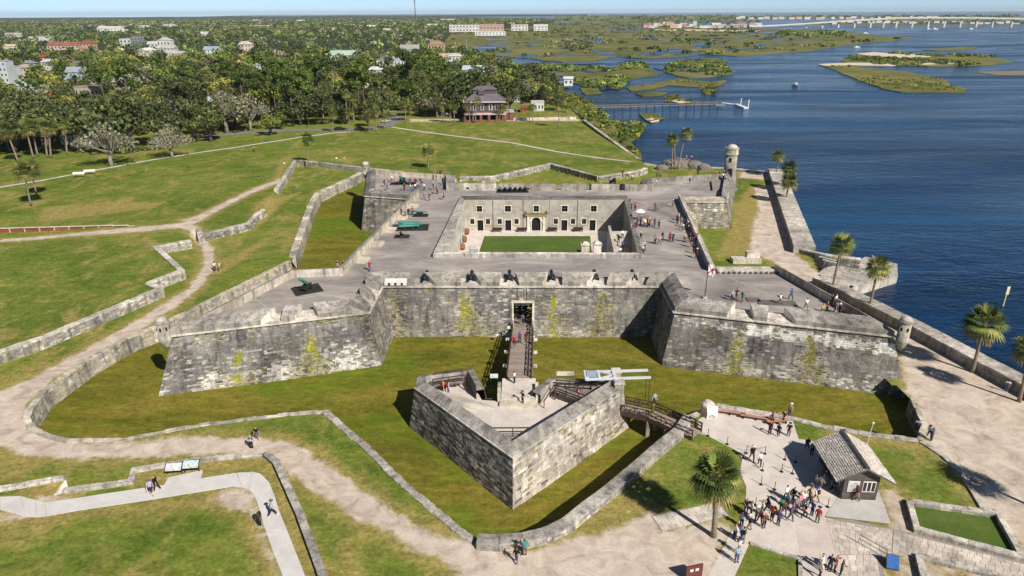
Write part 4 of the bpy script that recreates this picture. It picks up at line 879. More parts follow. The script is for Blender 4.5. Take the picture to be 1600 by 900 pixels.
# cordon and sloped parapet stones
RIN=offset_poly(RV,-2.0); rin2=[list(p) for p in RIN]
TH={0:1.5,8:1.3,7:1.0,6:1.1,5:1.0,3:1.1,2:1.1,1:.8}
for i in range(9):
    if i==4: continue
    j=(i+1)%9; a,b=V((*RV[i],0)),V((*RV[j],0)); d=(b-a).normalized(); n_=V((-d.y,d.x,0)); th=TH[i]; L=(b-a).length
    RC,RT=(3.0,3.75) if i in (0,8) else (2.5,3.05)
    e0=(th/math.tan(math.radians(45)) if i==0 else .0)
    k=max(1,round(L/.85)); m=MB()
    # inner line meets its neighbours at mitres
    def inter(i0,i1):
        p,q=V((*RV[i0],0)),V((*RV[(i0+1)%9],0)); d1=(q-p).normalized(); n1=V((-d1.y,d1.x,0)); p1=p+n1*TH.get(i0,1.0)
        r,s=V((*RV[i1],0)),V((*RV[(i1+1)%9],0)); d2=(s-r).normalized(); n2=V((-d2.y,d2.x,0)); r1=r+n2*TH.get(i1,1.0); den=d1.x*d2.y-d1.y*d2.x
        if abs(den)<1e-4: return r1
        t=((r1.x-p1.x)*d2.y-(r1.y-p1.y)*d2.x)/den; return p1+d1*t
    ia=inter((i-1)%9,i) if (i-1)%9!=4 else a+n_*th; ib=inter(i,j) if j!=4 else b+n_*th
    for s in range(k):
        A,B=a.lerp(b,s/k),a.lerp(b,(s+1)/k); D_,C_=ia.lerp(ib,s/k),ia.lerp(ib,(s+1)/k); ee=.012
        for rr in range(2 if th>2 else 1):
            t0,t1=(0,.5) if th>2 and rr==0 else ((.5,1) if th>2 else (0,1)); 
            qa,qb,qc,qd=A.lerp(D_,t0),B.lerp(C_,t0),B.lerp(C_,t1),A.lerp(D_,t1); z0,z1=RC+.18+(RT-RC-.18)*t0,RC+.18+(RT-RC-.18)*t1; jz=random.uniform(-.012,.012)
            cc=mulc(mixc(GREY2,PALE,random.uniform(0,.5)),random.uniform(.62,.95)); ce=(qa+qb+qc+qd)/4; sh=lambda p:p+(ce-p).normalized()*.015
            tp=[V((*sh(p)[:2],z+jz)) for p,z in ((qa,z0),(qb,z0),(qc,z1),(qd,z1))]; lo=[V((p.x,p.y,RC-.1)) for p in tp]
            q=MB(); q.mesh(lo+tp,[(4,5,6,7),(0,1,5,4),(1,2,6,5),(2,3,7,6),(3,0,4,7)],cc); rb(q,'parapet_stone',STONE)
        m.mesh([V((C_.x,C_.y,RF-.3)),V((D_.x,D_.y,RF-.3)),V((D_.x,D_.y,RT-.03)),V((C_.x,C_.y,RT-.03))],[(0,1,2,3)],mulc(GREY2,random.uniform(.8,1.1)))
    rb(m,'parapet_inner_face',STONE)
m=MB(); oc=offset_poly(RV,.13)
for i in (8,0):
    j=(i+1)%9; a,b,oa,ob=RV[i],RV[j],oc[i],oc[j]
    m.face([(*oa,RC),(*ob,RC),(*ob,RC+.17),(*oa,RC+.17)],GREY2); m.face([(*a,RC-.01),(*b,RC-.01),(*ob,RC),(*oa,RC)],GREY2); m.face([(*oa,RC+.17),(*ob,RC+.17),(*b,RC+.18),(*a,RC+.18)],PALE)
rb(m,'cordon',STONE)
m=MB(); m.prism(offset_poly(RV,-.4),MZ,RF,WHITE); rb(m,'ravelin_floor',PLAZA)
# turf patch and stair mass by the gate
m=MB(); m.prism([(-9.6,73.2),(-8.0,73.6),(-7.2,72.6),(-8.4,72.0)],RF,RF+.03); rb(m,'turf_patch',LAWN)
m=MB(); m.prism([(-1.6,71.4),(3.0,71.0),(3.2,74.2),(-1.5,74.6)],RF-.01,RF+.32,mixc(PALE,CREAM,.2)); rb(m,'gate_step',LIME)
m=MB(); m.prism([(-1.4,72.6),(2.8,72.2),(3.0,77.3),(-1.3,77.3)],MZ,RF+.62,mixc(PALE,WHITE,.2)); rb(m,'gate_step',LIME)
for x0,x1 in ((-1.85,-1.45),(2.85,3.25)):
    m=MB(); m.box(((x0+x1)/2,73.9,RF),(.40,3.0,1.15),0,PALE); rb(m,'step_wall',STONE)
m=MB(); m.mesh([(-10.6,74.6,RF+1.0),(-3.6,72.4,RF+.02),(-1.9,71.0,RF+.02),(-3.2,70.2,RF+.02),(-9.8,73.0,RF+.9)],[(0,4,3,2,1)],mixc(PALE,GREY2,.15)); m.mesh([(-9.8,73.0,RF+.9),(-3.2,70.2,RF+.02),(-9.8,73.0,RF)],[(0,2,1)],PALE); rb(m,'stone_ramp',LIME)
# timber platforms with rails: west corner, south tip, east corner
TB=lin('4a3a34'); TB2=lin('8c8078')
def platform(label,poly,z,rail):
    c=sum((V((*p,0)) for p in poly),V((0,0,0)))/len(poly); o=thing('timber_platform',label,'platform',(c.x,c.y,RF),0,'timber platforms inside the ravelin'); off=-V((c.x,c.y,RF))
    # deck boards clipped to the outline: cut strips along x
    ys=[p[1] for p in poly]; y=min(ys); 
    while y<max(ys)-.05:
        y1=y+.28; xs=[]
        for i in range(len(poly)):
            (ax,ay),(bx,by)=poly[i],poly[(i+1)%len(poly)]; ym=y+.14
            if (ay>ym)!=(by>ym): xs.append(ax+(ym-ay)/(by-ay)*(bx-ax))
        if len(xs)==2: m=MB(); m.box(((xs[0]+xs[1])/2,y+.135,z-.06),(abs(xs[1]-xs[0]),.26,.06),0,mulc(TB2,random.uniform(.75,1.1))); b=m.build('deck_board',WOODM,o); b.location=off
        y=y1
    for p in poly: m=MB(); m.beam((p[0],p[1],RF),(p[0],p[1],z-.06),.14,.14,TB); b=m.build('post',WOODM,o); b.location=off
    for (p,q) in rail:
        p=V((*p,z)); q=V((*q,z)); n=max(1,round((q-p).length/1.8))
        for k in range(n+1): m=MB(); r=p.lerp(q,k/n); m.beam(r,r+V((0,0,1.0)),.11,.11,TB); b=m.build('rail_post',WOODM,o); b.location=off
        for h in (.5,1.0): m=MB(); m.beam(p+V((0,0,h)),q+V((0,0,h)),.09,.12,TB); b=m.build('rail',WOODM,o); b.location=off
    return o
platform('timber firing platform with railings in the west corner of the ravelin',[(-9.9,74.3),(-6.0,75.4),(-6.2,76.9),(-10.6,75.9)],2.3,[((-9.9,74.3),(-6.0,75.4)),((-9.9,75.9),(-6.4,76.8))])
platform('timber platform with a front railing in the south tip of the ravelin',[(0,61.2),(2.2,63.6),(-2.2,63.6)],2.3,[((-2.2,63.6),(2.2,63.6)),((-2.2,63.6),(-3.6,64.8))])
platform('timber platform with long railing in the east corner of the ravelin',[(5.2,73.0),(9.2,69.9),(11.2,72.2),(10.2,73.2),(5.6,74.0)],2.3,[((5.2,73.0),(9.2,69.9)),((5.4,73.9),(10.4,73.4))])
# stair rail leaning at the east platform
m=MB(); m.beam((5.2,73.0,3.3),(3.8,71.1,2.1),.1,.1,TB); m.beam((3.8,71.1,RF),(3.8,71.1,2.1),.1,.1,TB); o=m.build('stair_rail',WOODM); tag(o,'sloping dark stair rail beside the east timber platform','railing')
# ------------------------------------------------------------------ BRIDGES
def plankbridge(label,p,q,wd,truss,piers,group=None):
    p,q=V(p),V(q); o=thing('timber_bridge',label,'bridge',tuple(p),0,group); off=-p; d=(q-p); L=d.length; d=d/L; s_=d.cross(V((0,0,1))).normalized(); n=int(L/.30)
    for k in range(n):
        c=p+d*(k+.5)*L/n; m=MB(); m.beam(c-s_*wd/2,c+s_*wd/2,L/n-.03,.07,mulc(lin('9a8b80'),random.uniform(.8,1.12))); b=m.build('plank',WOODM,o); b.location=off
    for sg in (-1,1):
        e=s_*sg*(wd/2+.02); m=MB(); m.beam(p+e-V((0,0,.2)),q+e-V((0,0,.2)),.2,.3,TB); b=m.build('stringer',WOODM,o); b.location=off
        nb=max(2,round(L/2.1))
        for k in range(nb+1): m=MB(); c=p+e+d*L*k/nb; m.beam(c-V((0,0,.3)),c+V((0,0,1.15)),.13,.13,TB); b=m.build('rail_post',WOODM,o); b.location=off
        for h in (.12,.6,1.1): m=MB(); m.beam(p+e+V((0,0,h)),q+e+V((0,0,h)),.08,.1,TB); b=m.build('rail',WOODM,o); b.location=off
        for k in range(nb):
            a,b_=p+e+d*L*k/nb,p+e+d*L*(k+1)/nb
            for z0,z1 in ((.12,1.1),(1.1,.12)): m=MB(); m.beam(a+V((0,0,z0)),b_+V((0,0,z1)),.06,.07,TB); b=m.build('brace',WOODM,o); b.location=off
    for t in piers:
        for sg in (-1,1):
            c=p+d*L*t+s_*sg*(wd/2-.1); m=MB(); m.beam((c.x,c.y,MZ),(c.x,c.y,c.z-.3),.42,.42,lin('a39a8f')); b=m.build('pier',STONE,o); b.location=off
            if truss: m=MB(); cc=p+d*L*t+s_*sg*(wd/2+.5); m.box((cc.x,cc.y,p.z-.55),(.5,.4,.3),0,WHITE); b=m.build('pier_end',STONE,o); b.location=off
    return o
plankbridge('long wooden footbridge with cross-braced railings leading to the fort gate',(.85,77.3,RF+.66),(1.68,97.3,-.45),3.1,True,(.2,.4,.6,.8))
plankbridge('flat timber drawbridge leaf hung from the white lever arms',(13.6,72.2,EBZ),(16.6,70.9,EBZ),2.1,False,())
plankbridge('sloping timber footbridge between the ravelin drawbridge and the entrance plaza',(16.7,70.85,EBZ),(21.2,66.6,.22),2.1,False,(.05,.45))
# drawbridge gate: stone posts and white counterweight arms
gt=thing('drawbridge_frame','white timber lever arms of the drawbridge balanced over stone gate posts','drawbridge',(13,73.5,EBZ)); off=-V((13,73.5,EBZ))
def gb_(m,name,mat): b=m.build(name,mat,gt); b.location=off
for y in (72.2,75.0):
    m=MB(); m.box((12.9,y,EBZ),(1.1,.85,3.6),0,mixc(PALE,CREAM,.3)); gb_(m,'stone_post',STONE); m=MB(); m.box((12.9,y,EBZ+3.603),(1.4,1.1,.3),0,PALE,0,.85); gb_(m,'post_cap',STONE)
WP=lin('c9ccd2')
for y in (72.9,74.7):
    m=MB(); m.beam((8.9,y,4.0),(16.8,y-.1,4.3),.24,.26,WP); gb_(m,'lever_arm',PAINT)
    m=MB(); m.beam((16.7,y-.1,4.3),(16.6,y-.6,EBZ),.06,.06,(.03,.03,.03)); gb_(m,'chain',IRON)
for x,wd in ((9.0,.35),(10.6,.3),(12.5,.4)): m=MB(); m.beam((x,72.8,4.08+.02*(x-9)),(x,74.8,4.08+.02*(x-9)),wd,.3,WP); gb_(m,'cross_beam',PAINT)
for a,b in (((9.0,72.9),(10.6,74.7)),((10.6,72.9),(12.5,73.8)),((12.5,73.8),(10.6,74.7))): m=MB(); m.beam((*a,4.12),(*b,4.14),.18,.18,WP); gb_(m,'diagonal_brace',PAINT)
m=MB(); m.box((9.7,73.8,4.26),(1.2,1.5,.06),0,lin('9aa5b8')); gb_(m,'cover_board',PAINT)
m=MB(); m.box((6.6,75.0,RC+.5),(2.2,.5,.35),0,PALE); gb_(m,'wall_cap',STONE)
# ================================================================== GUNS, FLAG, SIGNS, FURNITURE
def make_gun(label,loc,rz,barrel_mat,kind='carriage',scale=1.0,elev=.05,group=None,cat='cannon'):
    o=thing('cannon',label,cat,loc,rz,group); s=scale
    m=MB(); prof=[(.06,-1.62),(.10,-1.58),(.05,-1.5),(.20,-1.42),(.235,-1.38),(.235,-1.2),(.215,-1.15),(.205,-.5),(.19,-.45),(.18,.2),(.16,.25),(.135,1.15),(.17,1.25),(.18,1.35),(.15,1.42)]
    m.lathe((0,0,0),prof,12); b=m.build('barrel',barrel_mat,o,True); b.rotation_euler=(math.pi/2+elev,0,0); b.scale=(s,s,s); b.location=(0,0,(.78 if kind=='carriage' else .42)*s)   # muzzle to -Y
    if kind=='carriage':
        for sx in (-1,1):
            m=MB(); x=sx*.28*s; pr=[(-.55,.2),(.95,.2),(.95,.42),(.6,.55),(.3,.62),(.05,.78),(-.55,.78)]
            L=[(x-.06*s,y*s,z*s) for y,z in pr]; R=[(x+.06*s,y*s,z*s) for y,z in pr]; n=len(pr)
            m.mesh(L+R,[tuple(range(n)),tuple(reversed(range(n,2*n)))]+[(i,n+i,n+(i+1)%n,(i+1)%n) for i in range(n)]); m.build('carriage_cheek',IRON,o)
            for y in (-.35,.7):
                m=MB(); m.tube([(x+sx*.09*s,y*s,.2*s),(x+sx*.2*s,y*s,.2*s)],.2*s,10); m.build('wheel',IRON,o)
        m=MB(); m.box((0,.2*s,.28*s),(.5*s,1.2*s,.1*s)); m.build('carriage_bed',IRON,o)
    else:
        for y in (-.5,.7): m=MB(); m.box((0,y*s,0),(.8*s,.22*s,.24*s),0,lin('3b3632')); m.build('timber_rest',WOODM,o)
    return o
SG=[('black cannon at the leftmost gun opening of the front curtain parapet',664),('black cannon in the second front gun opening left of the gate',736),('black cannon in the front gun opening just left of the gate',796),('black cannon in the front gun opening just right of the gate',863),('black cannon in the fifth front gun opening from the left',932),('black cannon at the rightmost gun opening of the front curtain parapet',993)]
for lb,px in SG:
    p=P(px,441,6.3); make_gun(lb,(p.x,99.0+2.05,DECKZ),0,IRON,'carriage',1.25,-.05,'cannons along the front parapet')
p=P(1158,480,DECKZ); 
def dpad(label,px,py,wd,ln,rz,c=lin('33312f')):
    p=P(px,py,DECKZ); m=MB(); m.box((p.x,p.y,DECKZ-.01),(wd,ln,.14),rz,c); o=m.build('gun_pad',DECK if c is None else WOODM); tag(o,label,'gun pad'); return p
p=dpad('dark square pad under the green mortar on the south-west bastion',480,453,4.2,3.6,.5); make_gun('stubby green bronze mortar raised on a dark pad of the south-west bastion',(p.x,p.y,DECKZ+.13),math.pi-.4,BRONZE,'carriage',1.25,.75)
p=dpad('dark low pad under the green cannon on the north-west bastion',629,287,6.0,2.6,.05); make_gun('green bronze cannon on a pad of the north-west bastion',(p.x,p.y,DECKZ+.13),math.pi,BRONZE,'carriage',1.7,.3)
p=dpad('dark pad under the row of green cannon barrels beside the west firing steps',641,356,7.2,4.2,.05)
for k,(dx,dy,lb) in enumerate([(-.4,1.3,'northernmost long green bronze barrel lying on the west pad'),(.4,.2,'middle long green bronze barrel lying on the west pad'),(0,-1.1,'southernmost long green bronze barrel lying on the west pad')]):
    make_gun(lb,(p.x+dx,p.y+dy,DECKZ+.13),math.pi/2+.08*k,BRONZE,'rest',1.4,.02,'bronze barrels on the west deck')
p=dpad('small dark pad south of the row of green barrels',628,370,2.8,2.0,.0); make_gun('short dark mortar on the small pad south of the green barrels',(p.x,p.y,DECKZ+.13),math.pi,IRON,'rest',1.0,.5)
p=dpad('small dark pad north of the row of green barrels',657,337,3.2,2.2,.0); make_gun('small green cannon on the pad north of the green barrels',(p.x,p.y,DECKZ+.13),math.pi/2,BRONZE,'carriage',1.0,.1)
p=dpad('long dark pad with a row of guns along the north rampart',801,299,7.6,3.0,0)
for k,dx in enumerate((-2.9,-1.7,-.5,.7,1.9,3.0)): make_gun(['westmost green gun on the long north rampart pad','second gun from the west on the long north rampart pad','third gun from the west on the long north rampart pad','fourth gun from the west on the long north rampart pad','fifth gun from the west on the long north rampart pad','eastmost gun on the long north rampart pad'][k],(p.x+dx,p.y,DECKZ+.13),math.pi,BRONZE if k in (0,) else IRON,'carriage',.95,.05,'guns on the north rampart')
p=dpad('dark pad beneath the large gun at the north-east end of the rampart',957,293,5.0,3.2,0); make_gun('large dark gun on the pad at the north-east end of the rampart',(p.x,p.y,DECKZ+.13),math.pi,IRON,'carriage',2.0,.3)
dpad('low stone slab between the gun openings of the south-east bastion',1214,474,5.4,1.7,-.12,lin('6b6766'))
dpad('small stone slab near the flagpole on the south-east bastion',1177,469,1.9,1.5,-.12,lin('6b6766'))
# flag
p=P(1101,466,DECKZ); fl=thing('flagpole','dark flagpole on the south-east bastion flying a white flag with a red ragged cross','flagpole',(p.x,p.y,DECKZ))
m=MB(); m.tube([(0,0,0),(.05,0,5.8)],[.07,.045],8); m.build('pole',IRON,fl); m=MB(); m.box((0,0,-.01),(.6,.6,.3),0,PALE); m.build('pole_base',STONE,fl)
WH=M_plain('white_cloth',(.78,.78,.80),.8,.05); RD=M_plain('red_cloth',(.5,.03,.03),.8,.05)
nx,nz=14,9; Wf,Hf=2.7,1.8
def fpt(u,v,d=0): return V((.07+u*Wf*.40, -.25*math.sin(u*9+v*2)*u+.12*u+d, 5.7-v*Hf*.95-u*1.1*(1-.2*v)-.10*math.sin(u*7)))
vs=[fpt(i/nx,j/nz) for j in range(nz+1) for i in range(nx+1)]; fs=[(j*(nx+1)+i,j*(nx+1)+i+1,(j+1)*(nx+1)+i+1,(j+1)*(nx+1)+i) for j in range(nz) for i in range(nx)]
m=MB(); m.mesh(vs,fs); f=m.build('flag',WH,fl,True)
m=MB()
for sgn in (0,1):
    for k in range(26):                                   # ragged saltire
        t0,t1=k/26,(k+1)/26; wv=.075+(.03 if k%2 else 0)
        for d in (-.02,.02):
            g=lambda t,o:fpt(t,(t if sgn==0 else 1-t)*.94+.03+o,d)
            m.face([g(t0,-wv),g(t1,-wv),g(t1,wv),g(t0,wv)])
m.build('red_cross',RD,f)
# ------------------------------------------------------------------ signs
BLK=M_plain('black_paint',(.02,.02,.022),.5); BROWNM=M_plain('brown_paint',lin('6a3a33'),.6); WHITEP=M_plain('white_print',(.75,.75,.73),.6); BLUEP=M_plain('blue_print',lin('2d5f9a'),.5)
def m_print(name,a,b,c):
    t=NT(name); p=t.pos((1,1,1),True); n=t.noise(2.3,3,.5,t.pos((1.2,3,1),True)); t.base(t.ramp(n,[(.38,a),(.5,b),(.62,c)])); t.rough(.4); return t.mat
PANEL=m_print('printed_panel',lin('9fb4cc'),lin('c9d2da'),lin('8fa06a'))
PANEL2=m_print('printed_panel_pale',lin('d8d8dc'),lin('c3c3cc'),lin('b8a898'))
PANELB=m_print('printed_panel_blue',lin('2b5c9c'),lin('356cae'),lin('24508c'))
def panel_sign(label,loc,rz,wd,dp,h,tilt,mat,legs=2,frame=IRON):
    o=thing('information_panel',label,'sign',loc,rz); m=MB(); c,s=math.cos(tilt),math.sin(tilt)
    def f(u,v,w_=0): return (u*wd, v*dp*c-w_*s, h+v*dp*s+w_*c)
    for i in range(4):
        pass
    m.mesh([f(-.5,-.5,-.05),f(.5,-.5,-.05),f(.5,.5,-.05),f(-.5,.5,-.05),f(-.5,-.5),f(.5,-.5),f(.5,.5),f(-.5,.5)],[(3,2,1,0),(4,5,6,7),(0,1,5,4),(1,2,6,5),(2,3,7,6),(3,0,4,7)]); m.build('frame',frame,o)
    m=MB(); m.mesh([f(-.46,-.44,.006),f(.46,-.44,.006),f(.46,.44,.006),f(-.46,.44,.006)],[(0,1,2,3)]); m.build('printed_face',mat,o)
    for sx in ((-.42,.42) if legs==2 else (0,)): m=MB(); m.beam((sx*wd,0,0),(sx*wd,0,h-.03),.09,.09); m.build('leg',frame,o)
    return o
a=P(272,742,0); panel_sign('left information panel of the pair by the concrete footpath, whitish print',(a.x,a.y+.2,0.04),.10,1.75,1.0,.85,.6,PANEL2)
a=P(299,739,0); panel_sign('right information panel of the pair by the concrete footpath, blue print',(a.x,a.y+.2,0.04),.10,1.75,1.0,.95,.6,PANEL)
a=P(1393,886,0); panel_sign('deep blue slanted sign panel beside the lower bed wall',(a.x,a.y,.03),-.35,1.0,1.3,.55,.7,PANELB,1)
a=P(772,600,RF); panel_sign('pale information panel at the west side of the long bridge',(a.x,a.y+.5,RF),0,1.1,.7,.9,.6,PANEL)
a=P(1083,905,0); o=thing('notice_board','brown notice board with two small white notices by the bottom sand path','sign',(a.x,a.y,0),.25)
m=MB(); m.box((0,0,.25),(1.55,.16,1.3)); bd=m.build('board',BROWNM,o)
for sx in (-.28,.22): m=MB(); m.box((sx,-.095,.98),(.3,.02,.26)); m.build('notice',WHITEP,bd)
for sx in (-.65,.65): m=MB(); m.beam((sx,0,-.05),(sx,0,.25),.12,.12); m.build('leg',BROWNM,o)
# ------------------------------------------------------------------ benches by the moat kerb
def bench(label,px,py,rz,L=3.6,c=lin('b98a78'),group='benches along the moat kerb'):
    p=P(px,py,0.02); o=thing('bench',label,'bench',(p.x,p.y,.02),rz,group)
    for k in range(3): m=MB(); m.box((0,-.18+k*.18,.44),(L,.16,.05),0,mulc(c,random.uniform(.88,1.08))); m.build('seat_slat',WOODM,o)
    for sx in (-.4,0,.4): m=MB(); m.box((sx*L,0,0),(.1,.4,.437),0,lin('2c2826')); m.build('leg',WOODM,o)
    return o
bench('reddish bench nearest the bridge along the moat kerb',1140,648,-.28); bench('middle reddish bench along the moat kerb',1181,656,-.28); bench('reddish bench farthest from the bridge along the moat kerb, people beside it',1214,662,.10,2.6,lin('c08a70'))
for px,py,lb in ((800,399.0,None),):pass
for k,(px,lb) in enumerate([(777,'dark bench against the courtyard wall west of the chapel door'),(815,'dark bench just left of the chapel door'),(862,'dark bench just right of the chapel door'),(902,'dark bench east of the chapel door under a window')]):
    p=P(px,358,CYZ); o=thing('bench',lb,'bench',(p.x,146.6,CYZ),.0,'courtyard benches'); m=MB(); m.box((0,0,.42),(2.2,.5,.08),0,lin('3d332e')); m.build('seat',WOODM,o)
    m=MB(); m.box((0,.27,.5),(2.2,.07,.5),0,lin('3d332e')); m.build('backrest',WOODM,o)
    for sx in (-.9,.9): m=MB(); m.box((sx,0,0),(.12,.45,.417),0,lin('3d332e')); m.build('leg',WOODM,o)
for k,(px,py,lb) in enumerate([(140,270,'pale bench on the far left green path under the grey tree'),(123,274,'small pale bench left of the other bench on the far green path')]):
    p=P(px,py,.9); o=thing('bench',lb,'bench',(p.x,p.y,.85),.25); m=MB(); m.box((0,0,.42),(3.2,.6,.1),0,WHITE); m.build('seat',PAINT,o); m=MB(); m.box((0,.3,.52),(3.2,.08,.5),0,WHITE); m.build('backrest',PAINT,o)
    for sx in (-1.3,1.3): m=MB(); m.box((sx,0,0),(.14,.5,.417),0,PALE); m.build('leg',PAINT,o)
# ------------------------------------------------------------------ rope stanchions of the queue
ST=[(1106,681),(1136,694),(1162,716),(1166,708),(1195,709),(1191,735),(1189,757),(1226,718),(1238,740),(1293,792),(1221,737),(1243,722),(1180,790),(1210,765)]
SL=['black queue post at the west plaza edge nearest the bridge','black queue post on the plaza edge above the foreground palm','black queue post left of the two walking visitors','thin black queue post just above the palm crown','black queue post left of the kiosk shadow','black queue post right of the palm crown','black queue post lower right of the palm crown','black queue post at the top of the rope lane by the kiosk','black queue post at the foot of the kiosk shadow','black queue post in front of the kiosk','black queue post left end of the rope by the kiosk shadow','black queue post inside the kiosk shadow','black queue post among the front of the crowd','black queue post above the crowd']
qp=[]
for k,((px,py),lb) in enumerate(zip(ST,SL)):
    p=P(px,py,.03); o=thing('queue_post',lb,'queue post',(p.x,p.y,.03),0,'queue posts on the plaza'); m=MB(); m.lathe((0,0,0),[(.2,0),(.19,.03),(.06,.06)],10); m.build('base',BLK,o)
    m=MB(); m.tube([(0,0,.05),(0,0,1.0)],.035,8); m.build('post',BLK,o); qp.append(p)
for k,(i,j) in enumerate([(10,8),(4,3),(9,12)][:2]):
    a,b=qp[i]+V((0,0,.92)),qp[j]+V((0,0,.92)); m=MB(); m.tube([a.lerp(b,t/8)-V((0,0,.25*math.sin(math.pi*t/8))) for t in range(9)],.02,5); o=m.build('queue_rope',BLK); tag(o,['black rope slung between the posts by the kiosk shadow','black rope slung between the posts above the palm'][k],'rope')
# dark bollards and gate leaves at the bridge landing
p=P(1104,648,0); o=thing('landing_pier','pale round topped stone pier beside a framed white notice at the bridge landing','pier',(p.x,p.y,0)); m=MB(); m.lathe((0,0,0),[(.8,-.1),(.75,1.3),(.85,1.35),(.8,1.6),(.3,2.0)],12,PALE); m.build('shaft',STONE,o)
p=P(1111,652,0); panel_sign('framed white notice on dark legs at the bridge landing',(p.x,p.y-.3,0),.15,1.3,1.0,1.1,1.2,WHITEP,2,WOODM)
for k,(px,py,lb) in enumerate([(1086,668,'dark barrier leaf folded at the plaza end of the bridge')]):
    p=P(px,py,0); o=thing('barrier',lb,'gate',(p.x,p.y,0),-1.0)
    for h in (.25,.65,1.05): m=MB(); m.beam((-.9,0,h),(.9,0,h),.06,.1); m.build('rail',BLK,o)
    for sx in (-.9,0,.9): m=MB(); m.beam((sx,0,0),(sx,0,1.15),.1,.1); m.build('post',BLK,o)
a=P(1361,860,0); o=thing('handrail','grey pipe handrail standing on the lower right pavement','railing',(a.x,a.y,.03),-.9); HR=M_plain('grey_pipe',lin('6f6c6a'),.4,.1)
m=MB(); m.tube([(-1.2,0,0),(-1.2,0,.95),(1.3,0,.95),(1.3,0,0)],.04,6); m.build('top_rail',HR,o); m=MB(); m.tube([(-1.2,0,.5),(1.3,0,.5)],.03,6); m.build('mid_rail',HR,o)
# ------------------------------------------------------------------ ticket kiosk
p=P(1345,772,0); KX,KY=34.75,58.2; kz=.03
ki=thing('ticket_kiosk','small dark board kiosk with a grey shingled gable roof beside the crowd','kiosk',(KX,KY,kz),-.06)
KW,KL,EV,RG=3.3,5.4,2.55,4.15; KB=lin('5c5452')
def kb(m,name,mat,par=None): return m.build(name,mat,par or ki)
m=MB(); 
ov=.05
m.mesh([(-KW/2,-KL/2,-.1),(KW/2,-KL/2,-.1),(KW/2,KL/2,-.1),(-KW/2,KL/2,-.1),(-KW/2,-KL/2,EV+.35),(KW/2,-KL/2,EV+.35),(KW/2,KL/2,EV+.35),(-KW/2,KL/2,EV+.35),(0,-KL/2,RG-.22),(0,KL/2,RG-.22)],[(0,1,5,8,4),(1,2,6,5),(2,3,7,9,6),(3,0,4,7)],KB); wl_=kb(m,'wall_core',WOODM)
for k in range(11):                                    # lapped boards on the two seen sides
    z=.02+k*.24
    m=MB(); m.box((0,-KL/2-.025,z),(KW+.06,.05,.22),0,mulc(KB,random.uniform(.8,1.15))); kb(m,'board',WOODM); m=MB(); m.box((KW/2+.025,0,z),(.05,KL+.04,.22),0,mulc(KB,random.uniform(.8,1.15))); kb(m,'board',WOODM)
    m=MB(); m.box((-KW/2-.025,0,z),(.05,KL+.04,.22),0,mulc(KB,random.uniform(.8,1.15))); kb(m,'board',WOODM)
for (cx_,wd) in ((.75,1.25),(-.75,1.1)):
    m=MB(); m.box((cx_,-KL/2-.07,1.0),(wd,.08,1.25),0,WHITE); wf=kb(m,'window_frame',PAINT); n=3 if cx_>0 else 1
    for k in range(n): m=MB(); m.box((cx_-wd/2+wd*(k+.5)/n,-KL/2-.115,1.1),(wd/n-.12,.02,1.05)); kb(m,'pane',GLASS if cx_>0 else PANEL2,wf)
for y in (-1.4,.4,1.9): m=MB(); m.box((-KW/2-.07,y,1.05),(.08,1.1,1.0),0,WHITE); wf=kb(m,'window_frame',PAINT); m=MB(); m.box((-KW/2-.115,y,1.12),(.02,.95,.86)); kb(m,'pane',GLASS,wf)
m=MB(); m.box((-KW/2-.35,.2,.98),(.6,4.4,.06),0,lin('8c8078')); kb(m,'counter',WOODM)
SHG=lin('e2d8cd'); RWL,RWR=2.75,2.95
for sg,rw in ((-1,RWL),(1,RWR)):
    ez=RG-(RG-EV)*rw/2.75*.98; nr=14
    m=MB(); m.mesh([(0,-KL/2-.65,RG-.05),(0,KL/2+.65,RG-.05),(sg*rw,KL/2+.65,ez-.05),(sg*rw,-KL/2-.65,ez-.05),(0,-KL/2-.65,RG-.16),(0,KL/2+.65,RG-.16),(sg*rw,KL/2+.65,ez-.16),(sg*rw,-KL/2-.65,ez-.16)],[(0,1,2,3),(7,6,5,4),(0,3,7,4),(1,5,6,2),(3,2,6,7)],lin('6d645e')); rf=kb(m,'roof',WOODM)
    for r in range(nr):                               # split shingles, course by course, each course one strip of pieces
        t0,t1=r/nr,(r+1.25)/nr; y=-KL/2-.65
        m=MB()
        while y<KL/2+.65:
            wd=random.uniform(.14,.3); y1=min(y+wd,KL/2+.65); j=random.uniform(0,.018); e=random.uniform(-.01,.02)
            x0,z0=sg*rw*t0,RG+(ez-RG)*t0; x1,z1=sg*rw*min(t1+e,1.02),RG+(ez-RG)*min(t1+e,1.02)
            c=mulc(mixc(SHG,lin('c2b8ad'),random.random()*.7),random.uniform(.72,1.12)); up=.055+j
            f=[(x0,y+.006,z0+.0),(x0,y1-.006,z0+.0),(x1,y1-.006,z1+up),(x1,y+.006,z1+up)]; b=[(x1,y1-.006,z1-.03),(x1,y+.006,z1-.03)]
            m.mesh(f+b,[(0,1,2,3) if sg<0 else (3,2,1,0),(3,2,4,5)],c); y=y1
        kb(m,'shingle_course',WOODM)
m=MB(); m.beam((0,-KL/2-.66,RG+.05),(0,KL/2+.66,RG+.05),.34,.10,lin('4e4744')); kb(m,'ridge_board',WOODM)
for k in range(6): m=MB(); m.beam((random.uniform(-.1,.1)-.1,-2.6+k*1.0,RG+.08),(-.45,-2.4+k*1.0,RG-.05),.05,.05,lin('453f3c')); kb(m,'ridge_batten',WOODM)
